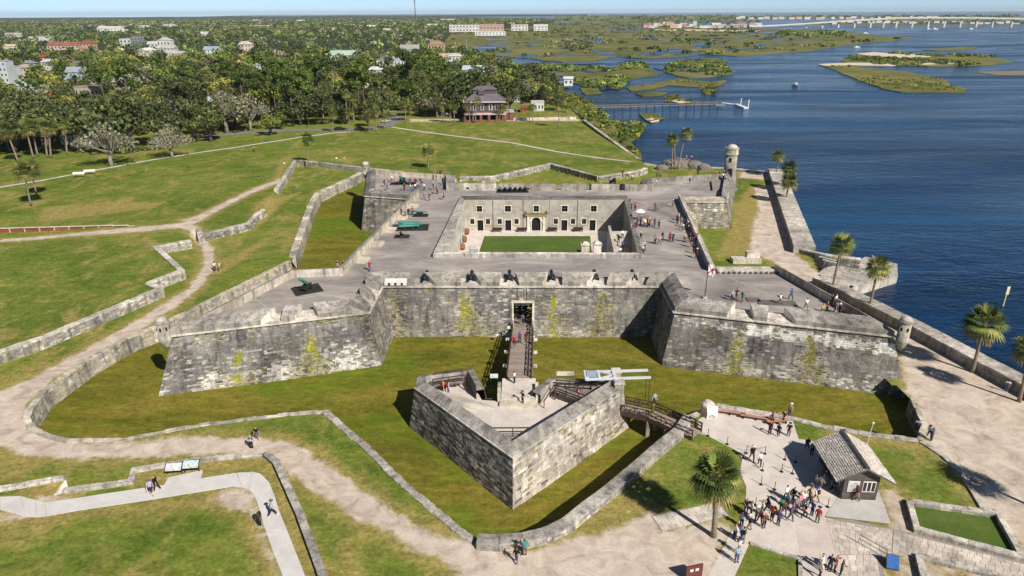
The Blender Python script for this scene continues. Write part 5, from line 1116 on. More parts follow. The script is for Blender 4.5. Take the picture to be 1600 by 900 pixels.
p=P(1355,693,0); o=thing('lamp_post','thin white lamp post behind the kiosk','lamp post',(p.x,p.y,0)); m=MB(); m.tube([(0,0,0),(.15,0,2.6)],.04,6); m.build('pole',WHITEP,o); m=MB(); m.lathe((.15,0,2.6),[(.05,0),(.14,.08),(.13,.2),(.03,.27)],8); m.build('lamp_head',WHITEP,o)
# ------------------------------------------------------------------ rust-brown palisade along the left field
fa,fb_=P(-30,365,.3),P(292,356,.3); pf=thing('palisade_fence','long low rust-brown board fence with pale posts and rail across the left field','fence',(fa.x,fa.y,0)); off=-V((fa.x,fa.y,0)); d=(fb_-fa); L=d.length; d/=L; nP=int(L/3.1)
for k in range(nP+1):
    c=fa+d*L*k/nP; h=1.35 if k<nP*.62 else 1.35-1.1*(k/nP-.62)/.38; m=MB(); m.beam((c.x,c.y-.12,-.1),(c.x,c.y-.12,h+.1),.16,.16,lin('cdbcae')); b=m.build('post',WOODM,pf); b.location=off
    if k<nP:
        e=fa+d*L*(k+1)/nP
        for z in np.arange(.1,h-.1,.24): m=MB(); m.beam((c.x,c.y,z+.1),(e.x,e.y,z+.1),.06,.22,mulc(lin('8e4f42'),random.uniform(.75,1.2))); b=m.build('board',WOODM,pf); b.location=off
        m=MB(); m.beam((c.x,c.y,h+.05),(e.x,e.y,h+.05),.5,.1,lin('d5c4b6')); b=m.build('rail',WOODM,pf); b.location=off
# bins, rocks, and the little table parasol on deck
p=P(999,345,DECKZ); o=thing('parasol','small white parasol on the east deck by the courtyard','parasol',(p.x,p.y,DECKZ)); m=MB(); m.tube([(0,0,0),(0,0,2.3)],.04,6); m.build('pole',IRON,o); m=MB(); m.lathe((0,0,1.95),[(1.1,0),(.8,.25),(.4,.45),(.05,.55)],10); m.build('canopy',WH,o)
for k,(px,py,lb) in enumerate([(725,378,'large brown barrel shape in the west courtyard, northern'),(729,366,'brown cask nearest the courtyard back wall'),(722,390,'brown cask nearest the south-west corner of the courtyard')]):
    p=P(px,py,CYZ); o=thing('cask',lb,'cask',(p.x,p.y,CYZ),0,'casks in the courtyard'); m=MB(); m.lathe((0,0,0),[(.5,0),(.68,.55),(.68,.75),(.5,1.3)],12,lin('8a6248')); m.build('staves',WOODM,o,True)
    for z in (.3,.95): m=MB(); m.lathe((0,0,z),[(.64,0),(.66,.08)],12); m.build('hoop',IRON,o)
for k,px in enumerate((1157,1238,1189)): pass
p=P(1567,478,WATER_Z); o=thing('channel_marker','pale slatted channel marker on a post standing in the bay','marker',(p.x,p.y,WATER_Z)); m=MB(); m.beam((0,0,-1),(0,0,3.6),.22,.22,lin('b9b08a')); m.build('post',WOODM,o); m=MB(); m.box((0,-.15,2.2),(.5,.12,1.5),0,lin('d8d2a8')); m.build('marker_board',PAINT,o)
def boulder(label,p,r):
    bm=bmesh.new(); bmesh.ops.create_icosphere(bm,subdivisions=2,radius=r)
    for v in bm.verts: v.co*=1+.35*mnoise.noise(v.co*1.3/r+V((p.x,p.y,0))); v.co.z*=.65
    me=bpy.data.meshes.new('boulder'); bm.to_mesh(me); bm.free(); me.materials.append(ROCK); o=link('boulder',me); o.location=p; return tag(o,label,'rock',"rocks on the point by the watch tower")
ROCK=M_plain('grey_rock',lin('77716b'),.95,.35,1.2)
for k,(px,py,r,lb) in enumerate([(1048,259,3.4,'large grey rock at the foot of the leaning palms'),(1066,258,3.8,'biggest grey rock right of the leaning palms'),(1085,260,3.0,'rounded grey rock right of the biggest one by the shore'),(1100,263,2.2,'small dark rock nearest the watch tower shore'),(1035,263,2.0,'low grey rock left of the leaning palms')]):
    boulder(lb,P(px,py,.2),r)
p=P(1165,408,.2); o=thing('stone_ruin','low stepped stone block in the grass outside the east flank','ruin',(p.x,p.y,0)); m=MB(); m.box((0,0,-.1),(5.5,2.0,1.0),.0,PALE); m.build('block',STONE,o); m=MB(); m.box((1.5,.9,.9),(2.5,1.4,1.0),.0,PALE); m.build('block',STONE,o)
# ================================================================== PEOPLE
def m_objcol(name,var=.12,rough=.8):
    t=NT(name); oi=t.n('ShaderNodeObjectInfo'); n=t.noise(6,3,.6,t.pos(obj=True)); t.base(t.mix(oi.outputs['Color'],t.ramp(n,[(.3,1-var),(.7,1+var)]),1.0,'MULTIPLY')); t.rough(rough); return t.mat
SKIN=m_objcol('skin',.06,.6); CLOTH=m_objcol('cloth',.18,.9); HAIRM=m_objcol('hair',.2,.7)
def skel(pose):
    """joints of a 1.72 m figure facing -Y: dict name -> (pos, radius), edges"""
    J={}; E=[]
    def add(n,p,r,par=None): J[n]=(V(p),r); (E.append((par,n)) if par else None)
    sit=pose=='sit'; hz=.92 if not sit else .47
    lean={'walk':-.04,'look':-.02}.get(pose,0)
    add('pelvis',(0,0,hz),.135); add('waist',(0,lean*.3,hz+.17),.115,'pelvis'); add('chest',(0,lean,hz+.37),.145,'waist'); add('neckb',(0,lean*1.2,hz+.53),.07,'chest'); add('neck',(0,lean*1.3-.01,hz+.59),.052,'neckb')
    add('head0',(0,lean*1.3-.02,hz+.66),.078,'neck'); add('head1',(0,lean*1.3-.015,hz+.74),.098,'head0'); add('head2',(0,lean*1.3-.0,hz+.80),.07,'head1'); add('nose',(0,lean*1.3-.125,hz+.70),.016,'head1')
    sw={'walk':.24,'stride':.34}.get(pose,0)
    for s,nm in ((-1,'r'),(1,'l')):
        f=s*sw
        if sit:
            add('hip'+nm,(s*.1,-.02,hz-.02),.10,'pelvis'); add('knee'+nm,(s*.13,-.42,hz+.02),.068,'hip'+nm); add('ank'+nm,(s*.13,-.46,.08),.045,'knee'+nm)
        else:
            add('hip'+nm,(s*.1,0,hz-.06),.098,'pelvis'); add('knee'+nm,(s*.11,-f*.55-.03*(sw>0),.5),.066,'hip'+nm); add('ank'+nm,(s*.11,-f+.03,.085+(.06 if f<0 else 0)),.043,'knee'+nm)
        a=J['ank'+nm][0]; add('toe'+nm,(a.x+s*.02,a.y-.15,.035+(.03 if f<0 else 0)),.037,'ank'+nm)
        add('sh'+nm,(s*.185,lean,hz+.47),.066,'chest')
        if pose=='look' and s==1: el,wr=(s*.27,-.22,hz+.36),(s*.12,-.28,hz+.62)
        elif pose=='point' and s==-1: el,wr=(s*.30,-.22,hz+.40),(s*.26,-.48,hz+.42)
        elif pose=='fold': el,wr=(s*.26,-.03,hz+.22),(s*.02,-.24,hz+.26)
        elif sit: el,wr=(s*.25,-.04,hz+.22),(s*.15,-.28,hz+.10)
        else: el,wr=(s*.255,.03+f*.35,hz+.20),(s*.27,f*.75-.05,hz-.04)
        add('el'+nm,el,.045,'sh'+nm); add('wr'+nm,wr,.03,'el'+nm)
        d=(V(wr)-V(el)).normalized(); side=d.cross(V((0,1,0))); side=(side if side.length>.1 else V((1,0,0))).normalized(); nrm=d.cross(side).normalized()
        palm=V(wr)+d*.055; add('palm'+nm,palm,.034,'wr'+nm)
        for k,(o,l) in enumerate([(-.030,.072),(-.010,.082),(.010,.078),(.030,.06)]):
            add('f%d%s'%(k,nm),palm+d*(.03+l*.55)+side*o+nrm*.01,.010,'palm'+nm); add('g%d%s'%(k,nm),palm+d*(.03+l)+side*o*.9+nrm*.028,.008,'f%d%s'%(k,nm))
        add('t0'+nm,palm+d*.02-side*.045+nrm*.015,.011,'palm'+nm); add('t1'+nm,palm+d*.055-side*.052+nrm*.025,.009,'t0'+nm)
    return J,E
def figure_meshes(pose,shorts=False,skirt=False):
    J,E=skel(pose); names=list(J); idx={n:i for i,n in enumerate(names)}
    me=bpy.data.meshes.new('figure'); me.from_pydata([J[n][0] for n in names],[(idx[a],idx[b]) for a,b in E],[])
    o=bpy.data.objects.new('figure',me); COL.objects.link(o); md=o.modifiers.new('s','SKIN'); md.use_smooth_shade=True
    for n,i in idx.items():
        v=me.skin_vertices[0].data[i]; r=J[n][1]; v.radius=(r*(1.25 if n in('chest','pelvis','waist') else 1),r*(.85 if n in('chest','waist') else 1)); v.use_root=(n=='pelvis')
    sub=o.modifiers.new('d','SUBSURF'); sub.levels=1; sub.render_levels=1
    dg=bpy.context.evaluated_depsgraph_get(); body=bpy.data.meshes.new_from_object(o.evaluated_get(dg)); bpy.data.objects.remove(o); body.name='person'
    body.materials.clear(); body.materials.append(SKIN)
    co=np.empty(len(body.vertices)*3); body.vertices.foreach_get('co',co); co=co.reshape(-1,3); no=np.empty(len(body.vertices)*3); body.vertices.foreach_get('normal',no); no=no.reshape(-1,3)
    # nearest bone of each vertex
    seg=[]; 
    for a,b in E: seg.append((np.array(J[a][0]),np.array(J[b][0]),b))
    D=[]
    for a,b,_ in seg:
        ab=b-a; t=np.clip(((co-a)@ab)/max(ab@ab,1e-9),0,1); D.append(np.linalg.norm(co-(a+t[:,None]*ab),axis=1)-0)
    near=np.array([seg[k][2] for k in np.argmin(np.array(D),0)])
    hz=J['pelvis'][0].z
    def part(keep,grow,name,mat):
        fs=[tuple(p.vertices) for p in body.polygons if all(keep[v] for v in p.vertices)]
        used=sorted({v for f in fs for v in f}); mp={v:i for i,v in enumerate(used)}; m=bpy.data.meshes.new(name)
        m.from_pydata([tuple(co[v]+no[v]*grow) for v in used],[],[tuple(mp[v] for v in f) for f in fs]); m.materials.append(mat); m.polygons.foreach_set('use_smooth',[True]*len(fs)); return m
    st=lambda *pre: np.array([any(n.startswith(p) for p in pre) for n in near])
    torso=(st('waist','chest','neckb','shr','shl')&(co[:,2]<J['neckb'][0].z+.02))|(st('elr','ell'))|(st('hip','pelvis')&(co[:,2]>hz+.0))
    if pose!='sit': legs=((st('pelvis','hip','knee','ank','waist')&(co[:,2]<hz+.10))&(co[:,2]>(.42 if shorts else .07)))
    else: legs=(st('pelvis','hip','knee','ank','waist')&(co[:,2]<hz+.10)&(co[:,2]>.06))&~st('toe')
    shoes=st('toe')|(st('ank')&(co[:,2]<.10))
    hd=J['head1'][0]; headm=st('head','nose')&((co[:,2]>hd.z+.02)|((co[:,1]>hd.y+.01)&(co[:,2]>hd.z-.09)))
    return body,[('shirt',part(torso,.016,'shirt',CLOTH)),('trousers',part(legs,.012,'trousers',CLOTH)),('shoe',part(shoes&(co[:,0]<0),.008,'shoe',CLOTH)),('shoe',part(shoes&(co[:,0]>0),.008,'shoe',CLOTH)),('hair',part(headm,.014,'hair',HAIRM))]
FIG=[figure_meshes('stand'),figure_meshes('walk'),figure_meshes('stride'),figure_meshes('look'),figure_meshes('fold'),figure_meshes('point'),figure_meshes('stand',True),figure_meshes('walk',True),figure_meshes('sit')]
def bag_mesh():
    m=MB(); m.box((0,.20,1.12),(.30,.18,.42),0,(1,1,1),0,.85); o=m.build('backpack',CLOTH); me=o.data; bpy.data.objects.remove(o); return me
BAG=bag_mesh()
def hat_mesh():
    m=MB(); m.lathe((0,-.06,1.70),[(.19,0),(.2,.015),(.115,.03),(.105,.1),(.05,.13)],10); o=m.build('hat',CLOTH); me=o.data; bpy.data.objects.remove(o); return me
HAT=hat_mesh()
C={'white':'e4e2e0','black':'17181c','navy':'1d2744','blue':'2c5c9e','lightblue':'8fb2d4','red':'b3222c','maroon':'5e2230','pink':'d987a0','purple':'5d4790','orange':'cf6a32','green':'2f8a55','teal':'2f8f92','yellow':'d0a428','olive':'5d6135','grey':'7c7d82','tan':'b99e78','brown':'5a4335','lavender':'a9a4cc','mint':'6fc2a6','darkgreen':'34402f','cream':'d9cfb6'}
PANTS=['26304a','26304a','1b1c20','3b3d44','6f6552','8d8069','4a5a7c','2b2b30','55575c']; HAIRS=['1c1512','2d2019','4a3422','7a5d3c','8d8478','15110f']; SKINS=['c99a7c','b98a6c','d7ad90','8a5f45','6b4632']
PLACE_Z={'g':.03,'d':DECKZ,'c':CYZ,'r':RF,'s':.03}
def person(px,py,col,zk,label,group,pose=None,hat=False,bag=False,rz=None,z=None,pants=None):
    zz=PLACE_Z[zk] if z is None else z; p=P(px,py,zz); k=random.choice([0,1,2,1,4,6,7,0,3,5]) if pose is None else pose
    body,parts=FIG[k]; o=link('person',body); o.location=(p.x,p.y,zz); o.rotation_euler=(0,0,random.uniform(0,6.28) if rz is None else rz); s=random.uniform(1.0,1.12); o.scale=(s,s,s)
    sk=lin(random.choice(SKINS)); o.color=(*sk,1); tag(o,label,'person',group)
    shc=lin(random.choice(['222226','8a8a8c','d8d6d2','4a3527']))
    pc=lin(pants or random.choice(PANTS))
    for nm,me in parts:
        c=o.copy(); c.data=me; c.name=nm; COL.objects.link(c); c.parent=o; c.location=(0,0,0); c.rotation_euler=(0,0,0); c.scale=(1,1,1)
        for kk in list(c.keys()): del c[kk]
        c.color=(*(lin(C[col]) if nm=='shirt' else pc if nm=='trousers' else shc if nm=='shoe' else lin(random.choice(HAIRS))),1)
    for ok,me,nm,cc in ((hat,HAT,'hat',random.choice(['d8cdb4','e4e2e0','6a6258','2c4f86'])),(bag,BAG,'backpack',random.choice(['17181c','2c3f6a','4a4a4e','6a2a2a']))):
        if ok and k!=8:
            c=link(nm,me,o); c.color=(*lin(cc),1)
    return o
CROWD='visitors queuing by the ticket kiosk'; DK_='visitors on the gun deck'
def P4(x0,y0,s,x,y): return x0+x/s,y0+y/s
WHO=[ # (tile origin+scale), list of (x,y,colour,where) , place words
 ((1200,675,4),'g',CROWD,[(20,560,'orange','at the left edge of the kiosk crowd'),(62,582,'purple','at the front left of the kiosk crowd'),(78,500,'green','inside the left of the kiosk crowd'),(135,556,'purple','at the front centre of the kiosk crowd'),(118,470,'lightblue','in the middle left of the kiosk crowd'),(112,425,'white','under a white sunshade in the kiosk crowd'),(150,440,'black','behind the white sunshade in the kiosk crowd'),(195,475,'pink','in the centre of the kiosk crowd'),(225,538,'black','with tan trousers at the front of the kiosk crowd'),(252,440,'tan','in the middle of the kiosk crowd'),(272,522,'blue','at the right front of the kiosk crowd'),(295,438,'white','at the right of the kiosk crowd'),(323,358,'white','closest behind the kiosk shadow, striped'),(292,352,'tan','left of the striped shirt by the shadow'),(345,325,'grey','half in the kiosk shade'),(395,368,'blue','with white stripes by the kiosk eave'),(412,312,'red','under the kiosk eave'),(305,568,'red','standing apart right of the crowd'),(550,432,'maroon','left at the kiosk end window'),(592,405,'green','right at the kiosk end window'),(325,190,'purple','in the deep shade west of the kiosk'),(240,120,'navy','hidden in the shade left of the purple visitor'),(270,150,'grey','in the shade beside the kiosk wall'),(332,862,'white','with a white hat low on the walkway'),(382,872,'navy','small, between two adults low on the walkway'),(415,872,'red','low on the walkway'),(452,897,'black','rightmost low on the walkway'),(318,912,'white','cut by the picture bottom on the walkway'),(215,470,'cream','between pink and black shirts in the crowd'),(95,520,'brown','behind the purple front visitor'),(170,500,'grey','just left of the pink shirt'),(260,480,'brown','behind the blue shirt at the right front')]),
 ((800,675,4),'g',CROWD,[(1460,510,'black','upper left end of the kiosk crowd'),(1492,522,'white','with a red bag, upper left of the crowd'),(1432,592,'lightblue','left of the crowd near the palm trunk'),(1478,618,'navy','with a skirt left of the crowd'),(1545,572,'lavender','in the left part of the crowd'),(1572,600,'brown','front of the left part of the crowd'),(1592,500,'black','top of the left part of the crowd'),(1388,672,'white','nearest the palm trunk'),(1425,680,'lightblue','crouching right of the palm trunk'),(1402,815,'lightblue','low near the bottom lawn corner'),(1415,760,'white','with a hat above the bottom lawn'),(1440,690,'grey','behind the pair by the palm'),(1497,177,'black','walking beside the palm crown'),(1545,212,'white','walking right of the palm crown'),(1520,560,'green','between lavender and blue shirts'),(1560,520,'cream','left of the black shirt at the crowd top')]),
 ((800,675,4),'g','walkers on the sand path',[(62,770,'purple','walking on the sand below the moat tip'),(80,772,'teal','walking beside the purple one below the moat tip'),(28,818,'black','pushing along at the moat tip wall')]),
 ((1080,620,6.43),'g','visitors by the moat kerb benches',[(785,380,'maroon','left of three by the kerb benches'),(870,400,'navy','middle of three by the kerb benches'),(975,395,'black','right of three by the kerb benches'),(985,200,'tan','standing on the moat kerb in jeans'),(820,270,'pink','by the third bench'),(925,265,'brown','right end of the third bench')]),
 ((1200,450,4),'g','visitors on the east sand',[(925,900,'lightblue','at the sand beside the moat end'),(1003,938,'grey','left of two behind the kiosk lawn'),(1020,955,'blue','right of two behind the kiosk lawn'),(1485,650,'white','by the sea wall palm'),(512,40,'navy','below the sea wall left of the first palm')]),
 ((0,675,4),'g','walkers on the footpath',[(948,392,'lavender','left of two on the left footpath'),(985,365,'black','right of two on the left footpath'),(1575,108,'blue','lower of two on the sand path'),(1608,45,'black','upper of two on the sand path')]),
 ((400,675,4),'g','walkers on the footpath',[(25,590,'darkgreen','left of a pair on the descending footpath'),(105,525,'lightblue','right of a pair on the descending footpath')]),
 ((0,225,4),'g','walkers on the left green',[(1345,795,'white','left of two on the sand path bend'),(1375,795,'white','right of two on the sand path bend'),(1487,358,'navy','on the sand path toward the far corner')]),
 ((0,225,4),'g','walkers on the left green',[(1183,168,'orange','alone in orange on the left green'),(1590,55,'maroon','small far away left of the lone palm')]),
 ((400,225,4),'g','walkers behind the bastion',[(505,112,'white','left of two on the green behind the wall'),(555,112,'tan','right of two on the green behind the wall'),(850,122,'lightblue','on the green behind the north-west bastion'),(18,232,'black','alone on the slope left of the far wall'),(180,145,'cream','by the far wall corner')]),
 ((800,225,4),'d',DK_,[(893,420,'brown','left of a pair on the east deck'),(912,425,'grey','right of a pair on the east deck'),(775,540,'maroon','in front of the white parasol'),(803,505,'pink','under the white parasol edge'),(825,512,'white','right of the white parasol'),(850,520,'yellow','right of the white parasol on the east deck'),(890,515,'olive','second right of the yellow shirt'),(916,530,'brown','rightmost of the row by the parasol'),(985,612,'red','on the open east deck'),(1004,612,'teal','beside the red shirt on the east deck'),(942,605,'grey','left of the red shirt on the east deck'),(920,630,'pink','leftmost of four on the open east deck'),(803,610,'black','by the stair head'),(815,690,'white','below the stair head'),(826,680,'blue','right of the stair head'),(1030,495,'maroon','top of the line along the east parapet'),(1055,505,'mint','second of the line along the east parapet'),(1042,480,'pink','behind the top of the east line'),(1066,545,'white','middle of the line along the east parapet'),(1092,525,'maroon','right middle of the east line'),(1075,520,'blue','inside the east line'),(1130,600,'red','low in the line along the east parapet'),(1147,620,'blue','beside the red shirt in the east line'),(1110,620,'black','left below the east line'),(1120,648,'navy','second below the east line'),(1132,685,'black','third below the east line'),(1155,718,'maroon','last of the line along the east parapet'),(903,265,'white','on the north-east bastion'),(925,215,'grey','by the north-east parapet'),(1110,250,'black','alone on the north-east bastion'),(1160,198,'brown','near the parapet left of the tower'),(1296,215,'maroon','left at the tower foot'),(1318,222,'white','middle at the tower foot'),(1343,212,'purple','right at the tower foot'),(1330,250,'black','in the tower shade'),(690,205,'black','by the far rampart end'),(750,232,'white','kneeling by the rampart end'),(735,385,'black','upper, on the east courtyard coping'),(745,415,'brown','lower, on the east courtyard coping'),(1003,395,'grey','near the east parapet top')]),
 ((560,240,8.889),'d',DK_,[(467,400,'white','by the green cannon pad'),(400,515,'black','west of the crowd on the north-west bastion'),(370,465,'lavender','farthest west on the north-west bastion'),(640,520,'black','left of the blue shirt on the north-west bastion'),(752,590,'blue','largest on the north-west bastion edge'),(792,510,'white','right of the blue shirt, north-west bastion'),(822,490,'lightblue','second right of the blue shirt, north-west'),(868,430,'olive','on the neck of the north-west bastion'),(916,510,'white','crossing to the north curtain'),(1047,510,'lightblue','upper left of four near the north merlons'),(1097,565,'pink','lower of four near the north merlons'),(1182,645,'white','with a dog-like shadow south of the merlons'),(915,645,'blue','alone on the west deck'),(1040,350,'tan','left of the far north-west row'),(1095,340,'green','in the far north-west row'),(1160,345,'red','in the far north-west row'),(1172,435,'navy','against the first north merlon'),(1240,332,'teal','right end of the far north-west row'),(505,885,'brown','left by the green barrels'),(600,860,'blue','behind by the green barrels'),(655,895,'red','in front by the green barrels'),(700,880,'navy','right by the green barrels'),(750,860,'grey','rightmost by the green barrels'),(530,440,'pink','inside the crowd on the north-west bastion'),(720,440,'brown','above the blue shirt, north-west bastion')]),
 ((400,225,4),'d',DK_,[(712,795,'red','alone at the neck of the south-west bastion')]),
 ((1180,400,6.667),'d',DK_,[(367,460,'blue','with an orange hat on the south-east bastion'),(255,505,'white','at the gun opening of the south-east bastion'),(525,560,'white','alone in the middle of the south-east bastion'),(742,592,'red','left of the family on the south-east bastion'),(838,605,'grey','front of the family on the south-east bastion'),(830,520,'white','back of the family on the south-east bastion'),(870,600,'navy','right of the family on the south-east bastion')]),
 ((1000,420,8),'d',DK_,[(1145,400,'lightblue','left of the gun opening, south-east bastion'),(1275,420,'teal','right of the pair by the gun opening')]),
 ((640,540,4.444),'r','visitors on the ravelin',[(240,335,'orange','left of two in the west corner of the ravelin'),(270,345,'lavender','right of two in the west corner of the ravelin'),(728,262,'white','at the foot of the long bridge'),(785,400,'navy','on the ravelin step'),(1168,375,'pink','on the east side of the ravelin')]),
]
for (x0,y0,s),zk,grp,lst in WHO:
    for x,y,c,where in lst:
        px,py=P4(x0,y0,s,x,y); z=None
        if zk=='g' and x0==400 and y0==225: z=.6
        if zk=='g' and 'left green' in grp and py<300 and 'orange' not in c: z=.4
        if zk=='r' and where.startswith('on the ravelin step'): z=RF+.32
        if zk=='r' and where.startswith('at the foot'): z=RF+.62
        person(px,py,c,zk,'visitor in a %s top %s'%({'lightblue':'light blue','darkgreen':'dark green'}.get(c,c),where),grp,None,random.random()<.22,random.random()<.2,None,z)
        if zk=='d' and random.random()<.42:
            c2=random.choice(['white','black','navy','grey','lightblue','red','tan','brown','pink']); person(px+random.choice([-1,1])*random.uniform(4.5,8),py+random.uniform(-3,3),c2,zk,'companion in %s close beside the visitor %s'%({'lightblue':'light blue'}.get(c2,c2),where),grp,None,random.random()<.2,False,None,z)
for px,py,c,z,lb in [(803,541,'red',.95,'visitor in red at the left rail of the long bridge'),(812,535,'purple',.85,'visitor in purple in the middle of the long bridge'),(822,536,'maroon',.85,'visitor in maroon at the right rail of the long bridge'),(817,507,'purple',-.4,'visitor in purple inside the gateway'),(1022,633,'lightblue',EBZ+.05,'visitor in pale shirt and jeans on the sloping footbridge')]: person(px,py,c,'g',lb,'visitors crossing the bridges',random.choice([0,1,2]),False,False,random.choice([0,math.pi]),z)
for k,(x,y,c,w_) in enumerate([(20.2,120.5,'white','lowest'),(20.9,122.2,'blue','second'),(20.3,123.6,'black','third'),(21.2,124.8,'white','topmost'),(20.0,118.2,'lightblue','first')]):
    zz=CYZ+(DECKZ-CYZ)*(int((y-113.4)/.62)+1)/22; body,parts=FIG[1]; px,py=Q(x,y,zz); person(px,py,c,'c','%s of the visitors on the courtyard stair, %s top'%(w_,{'lightblue':'light blue'}.get(c,c)),'visitors on the courtyard stair',1,False,False,math.pi,zz)
for px,py,c,lb in [(751,357,'red','visitor in red by the west courtyard doorway'),(906,398.5,'black',None)][:1]: person(px,py,c,'c',lb,'visitors in the courtyard')
for px,py,c,lb in [(528,418.5,'black','left of two seated visitors in black against the south-west parapet'),(538,419,'black','right of two seated visitors in black against the south-west parapet'),(1064,462,'maroon','seated visitor in maroon by the south-east bastion neck')]: person(px,py,c,'d',lb,'seated visitors on the deck',8,False,False,.2)
person(1156,291,'teal','g','visitor in teal standing on the grass east of the watch tower','visitors on the east sand')
person(1080,251,'pink','g','visitor in pink on the shore rocks behind the palms','visitors on the shore rocks',0,False,False,None,2.0); person(1072,251,'white','g','visitor in white on the shore rocks behind the palms','visitors on the shore rocks',0,False,False,None,2.0)
# ================================================================== TREES
def m_leaf(name='foliage',rough=.75):
    t=NT(name); oi=t.n('ShaderNodeObjectInfo'); n=t.noise(.35,3,.6,t.pos())
    a=t.mix(t.attr('Col'),t.ramp(n,[(.3,.75),(.7,1.25)]),1.0,'MULTIPLY')
    r=t.n('ShaderNodeMapRange'); t.l(oi.outputs['Random'],r.inputs[0]); r.inputs[3].default_value=.95; r.inputs[4].default_value=1.8
    a=t.mix(a,r.outputs[0],1.0,'MULTIPLY'); t.base(a); t.rough(rough); t.b.inputs['Specular IOR Level'].default_value=.2
    return t.mat
LEAF=m_leaf(); BARKM=M_col('bark',.7,1.25,2.5,.95,.5,.04,True)
def rquads(cen,size,nrm=None,aspect=.7):
    """random small leaf quads at cen (n,3)"""
    n=len(cen); a=RNG.normal(size=(n,3)); 
    if nrm is not None: a=a*.55+nrm*1.3
    a/=np.linalg.norm(a,axis=1,keepdims=True); b=RNG.normal(size=(n,3)); b-=a*(a*b).sum(1,keepdims=True); b/=np.linalg.norm(b,axis=1,keepdims=True); c=np.cross(a,b)
    s=(size*RNG.uniform(.6,1.3,n))[:,None]/2; k=RNG.uniform(.4,1,(n,1))*aspect+.2
    v=np.stack([cen-b*s,cen-c*s*k,cen+b*s,cen+c*s*k],1)
    return v.reshape(-1,3), np.arange(n*4).reshape(-1,4)
def crown_pts(n,blobs):
    w_=np.array([b[3]**2 for b in blobs]); w_=w_/w_.sum(); idx=RNG.choice(len(blobs),n,p=w_); B=np.array(blobs)[idx]
    d=RNG.normal(size=(n,3)); d/=np.linalg.norm(d,axis=1,keepdims=True); r=RNG.uniform(.55,1.05,n)**.6
    return B[:,:3]+d*(r[:,None]*B[:,3:4])*np.array([1,1,.72]), d
def jit_cols(n,pal,spread=.16):
    p=np.array([lin(h) for h in pal]); c=p[RNG.integers(0,len(p),n)]; return c*RNG.uniform(1-spread,1+spread,(n,1))
def crown_blobs(R,H,z0,nb,flat=.8):
    out=[]
    for k in range(nb):
        a=RNG.uniform(0,6.28); r=R*math.sqrt(RNG.uniform(0,.75)); z=z0+H*(.25+.55*(1-(r/R)**1.5))*RNG.uniform(.6,1.1); out.append((r*math.cos(a),r*math.sin(a),z,R*RNG.uniform(.26,.42)))
    return out
OAKP=['3b4520','323c1b','4a5230','434c26','5a5f3a','2c3518','57553a']; GRYP=['77745f','68664f','86826c','5c5c44','726e58']; YELP=['6f7130','7f7a36','5f682a','878040','566026']; PINP=['4a5a22','3e4e1c','5a6a2c','34421a']; CEDP=['273414','303d18','222d12']; PALP=['4d5928','5c6632','3d4720','716f3e','37431c']; OLVP=['5a6128','666c30','4d5522']; RUSP=['5e4a30','665238','52482c']
def bark_mesh(m,H,R,limbs,c,base_r=.45):
    m.tube([(0,0,-.3),(0,0,H*.22),(R*.05,R*.03,H*.42)],[base_r*1.3,base_r,base_r*.8],7,c)
    for k in range(limbs):
        a=6.28*k/limbs+RNG.uniform(-.4,.4); r=R*RNG.uniform(.5,.85); p0=V((R*.04,R*.02,H*RNG.uniform(.3,.42))); p2=V((r*math.cos(a),r*math.sin(a),H*RNG.uniform(.62,.88))); p1=p0.lerp(p2,.5)+V((0,0,-H*.05))
        m.tube([p0,p1,p2],[base_r*.55,base_r*.33,base_r*.12],5,c,0,False)
def make_tree(name,label,pal,R,H,n,size,nb=11,z0=.28,bark='5d554c',limbs=6,br=.45,kind='oak'):
    o=thing(name,label,'tree'); m=MB()
    if kind=='pine':
        m.tube([(0,0,-.3),(.25,0,H*.5),(.1,.1,H*.95)],[br,br*.7,br*.2],7,lin(bark)); blobs=[]
        for k in range(nb): a=RNG.uniform(0,6.28); r=R*RNG.uniform(.1,.75); z=H*RNG.uniform(.62,.97); blobs.append((r*math.cos(a),r*math.sin(a),z,R*RNG.uniform(.22,.36))); m.tube([(0.2,0,z-1),(r*math.cos(a),r*math.sin(a),z)],[.14,.05],4,lin(bark),0,False)
    elif kind=='cone':
        m.tube([(0,0,-.3),(0,0,H*.8)],[br,br*.3],6,lin(bark)); blobs=[(RNG.uniform(-.2,.2)*R,RNG.uniform(-.2,.2)*R,H*(.15+.8*k/nb),R*(1-.75*k/nb)*.8) for k in range(nb)]
    else:
        bark_mesh(m,H,R,limbs,lin(bark),br); blobs=crown_blobs(R,H,H*z0,nb)
    m.build('trunk',BARKM,o,True); cen,d=crown_pts(n,blobs); 
    v,q_=rquads(cen,size,d*.8); np_mesh('crown',v,q_,jit_cols(n,pal),LEAF,o)
    if kind=='twig':
        m=MB()
        for k in range(130):
            b=blobs[RNG.integers(len(blobs))]; p0=V((b[0]*.5,b[1]*.5,H*.5)); e=RNG.normal(size=3); e/=np.linalg.norm(e); p1=V((b[0]+e[0]*b[3],b[1]+e[1]*b[3],b[2]+abs(e[2])*b[3])); m.tube([p0,p0.lerp(p1,.6)+V((0,0,.4)),p1],[.09,.05,.02],3,lin('9b958a'),0,False)
        m.build('bare_branch',BARKM,o)
    return o
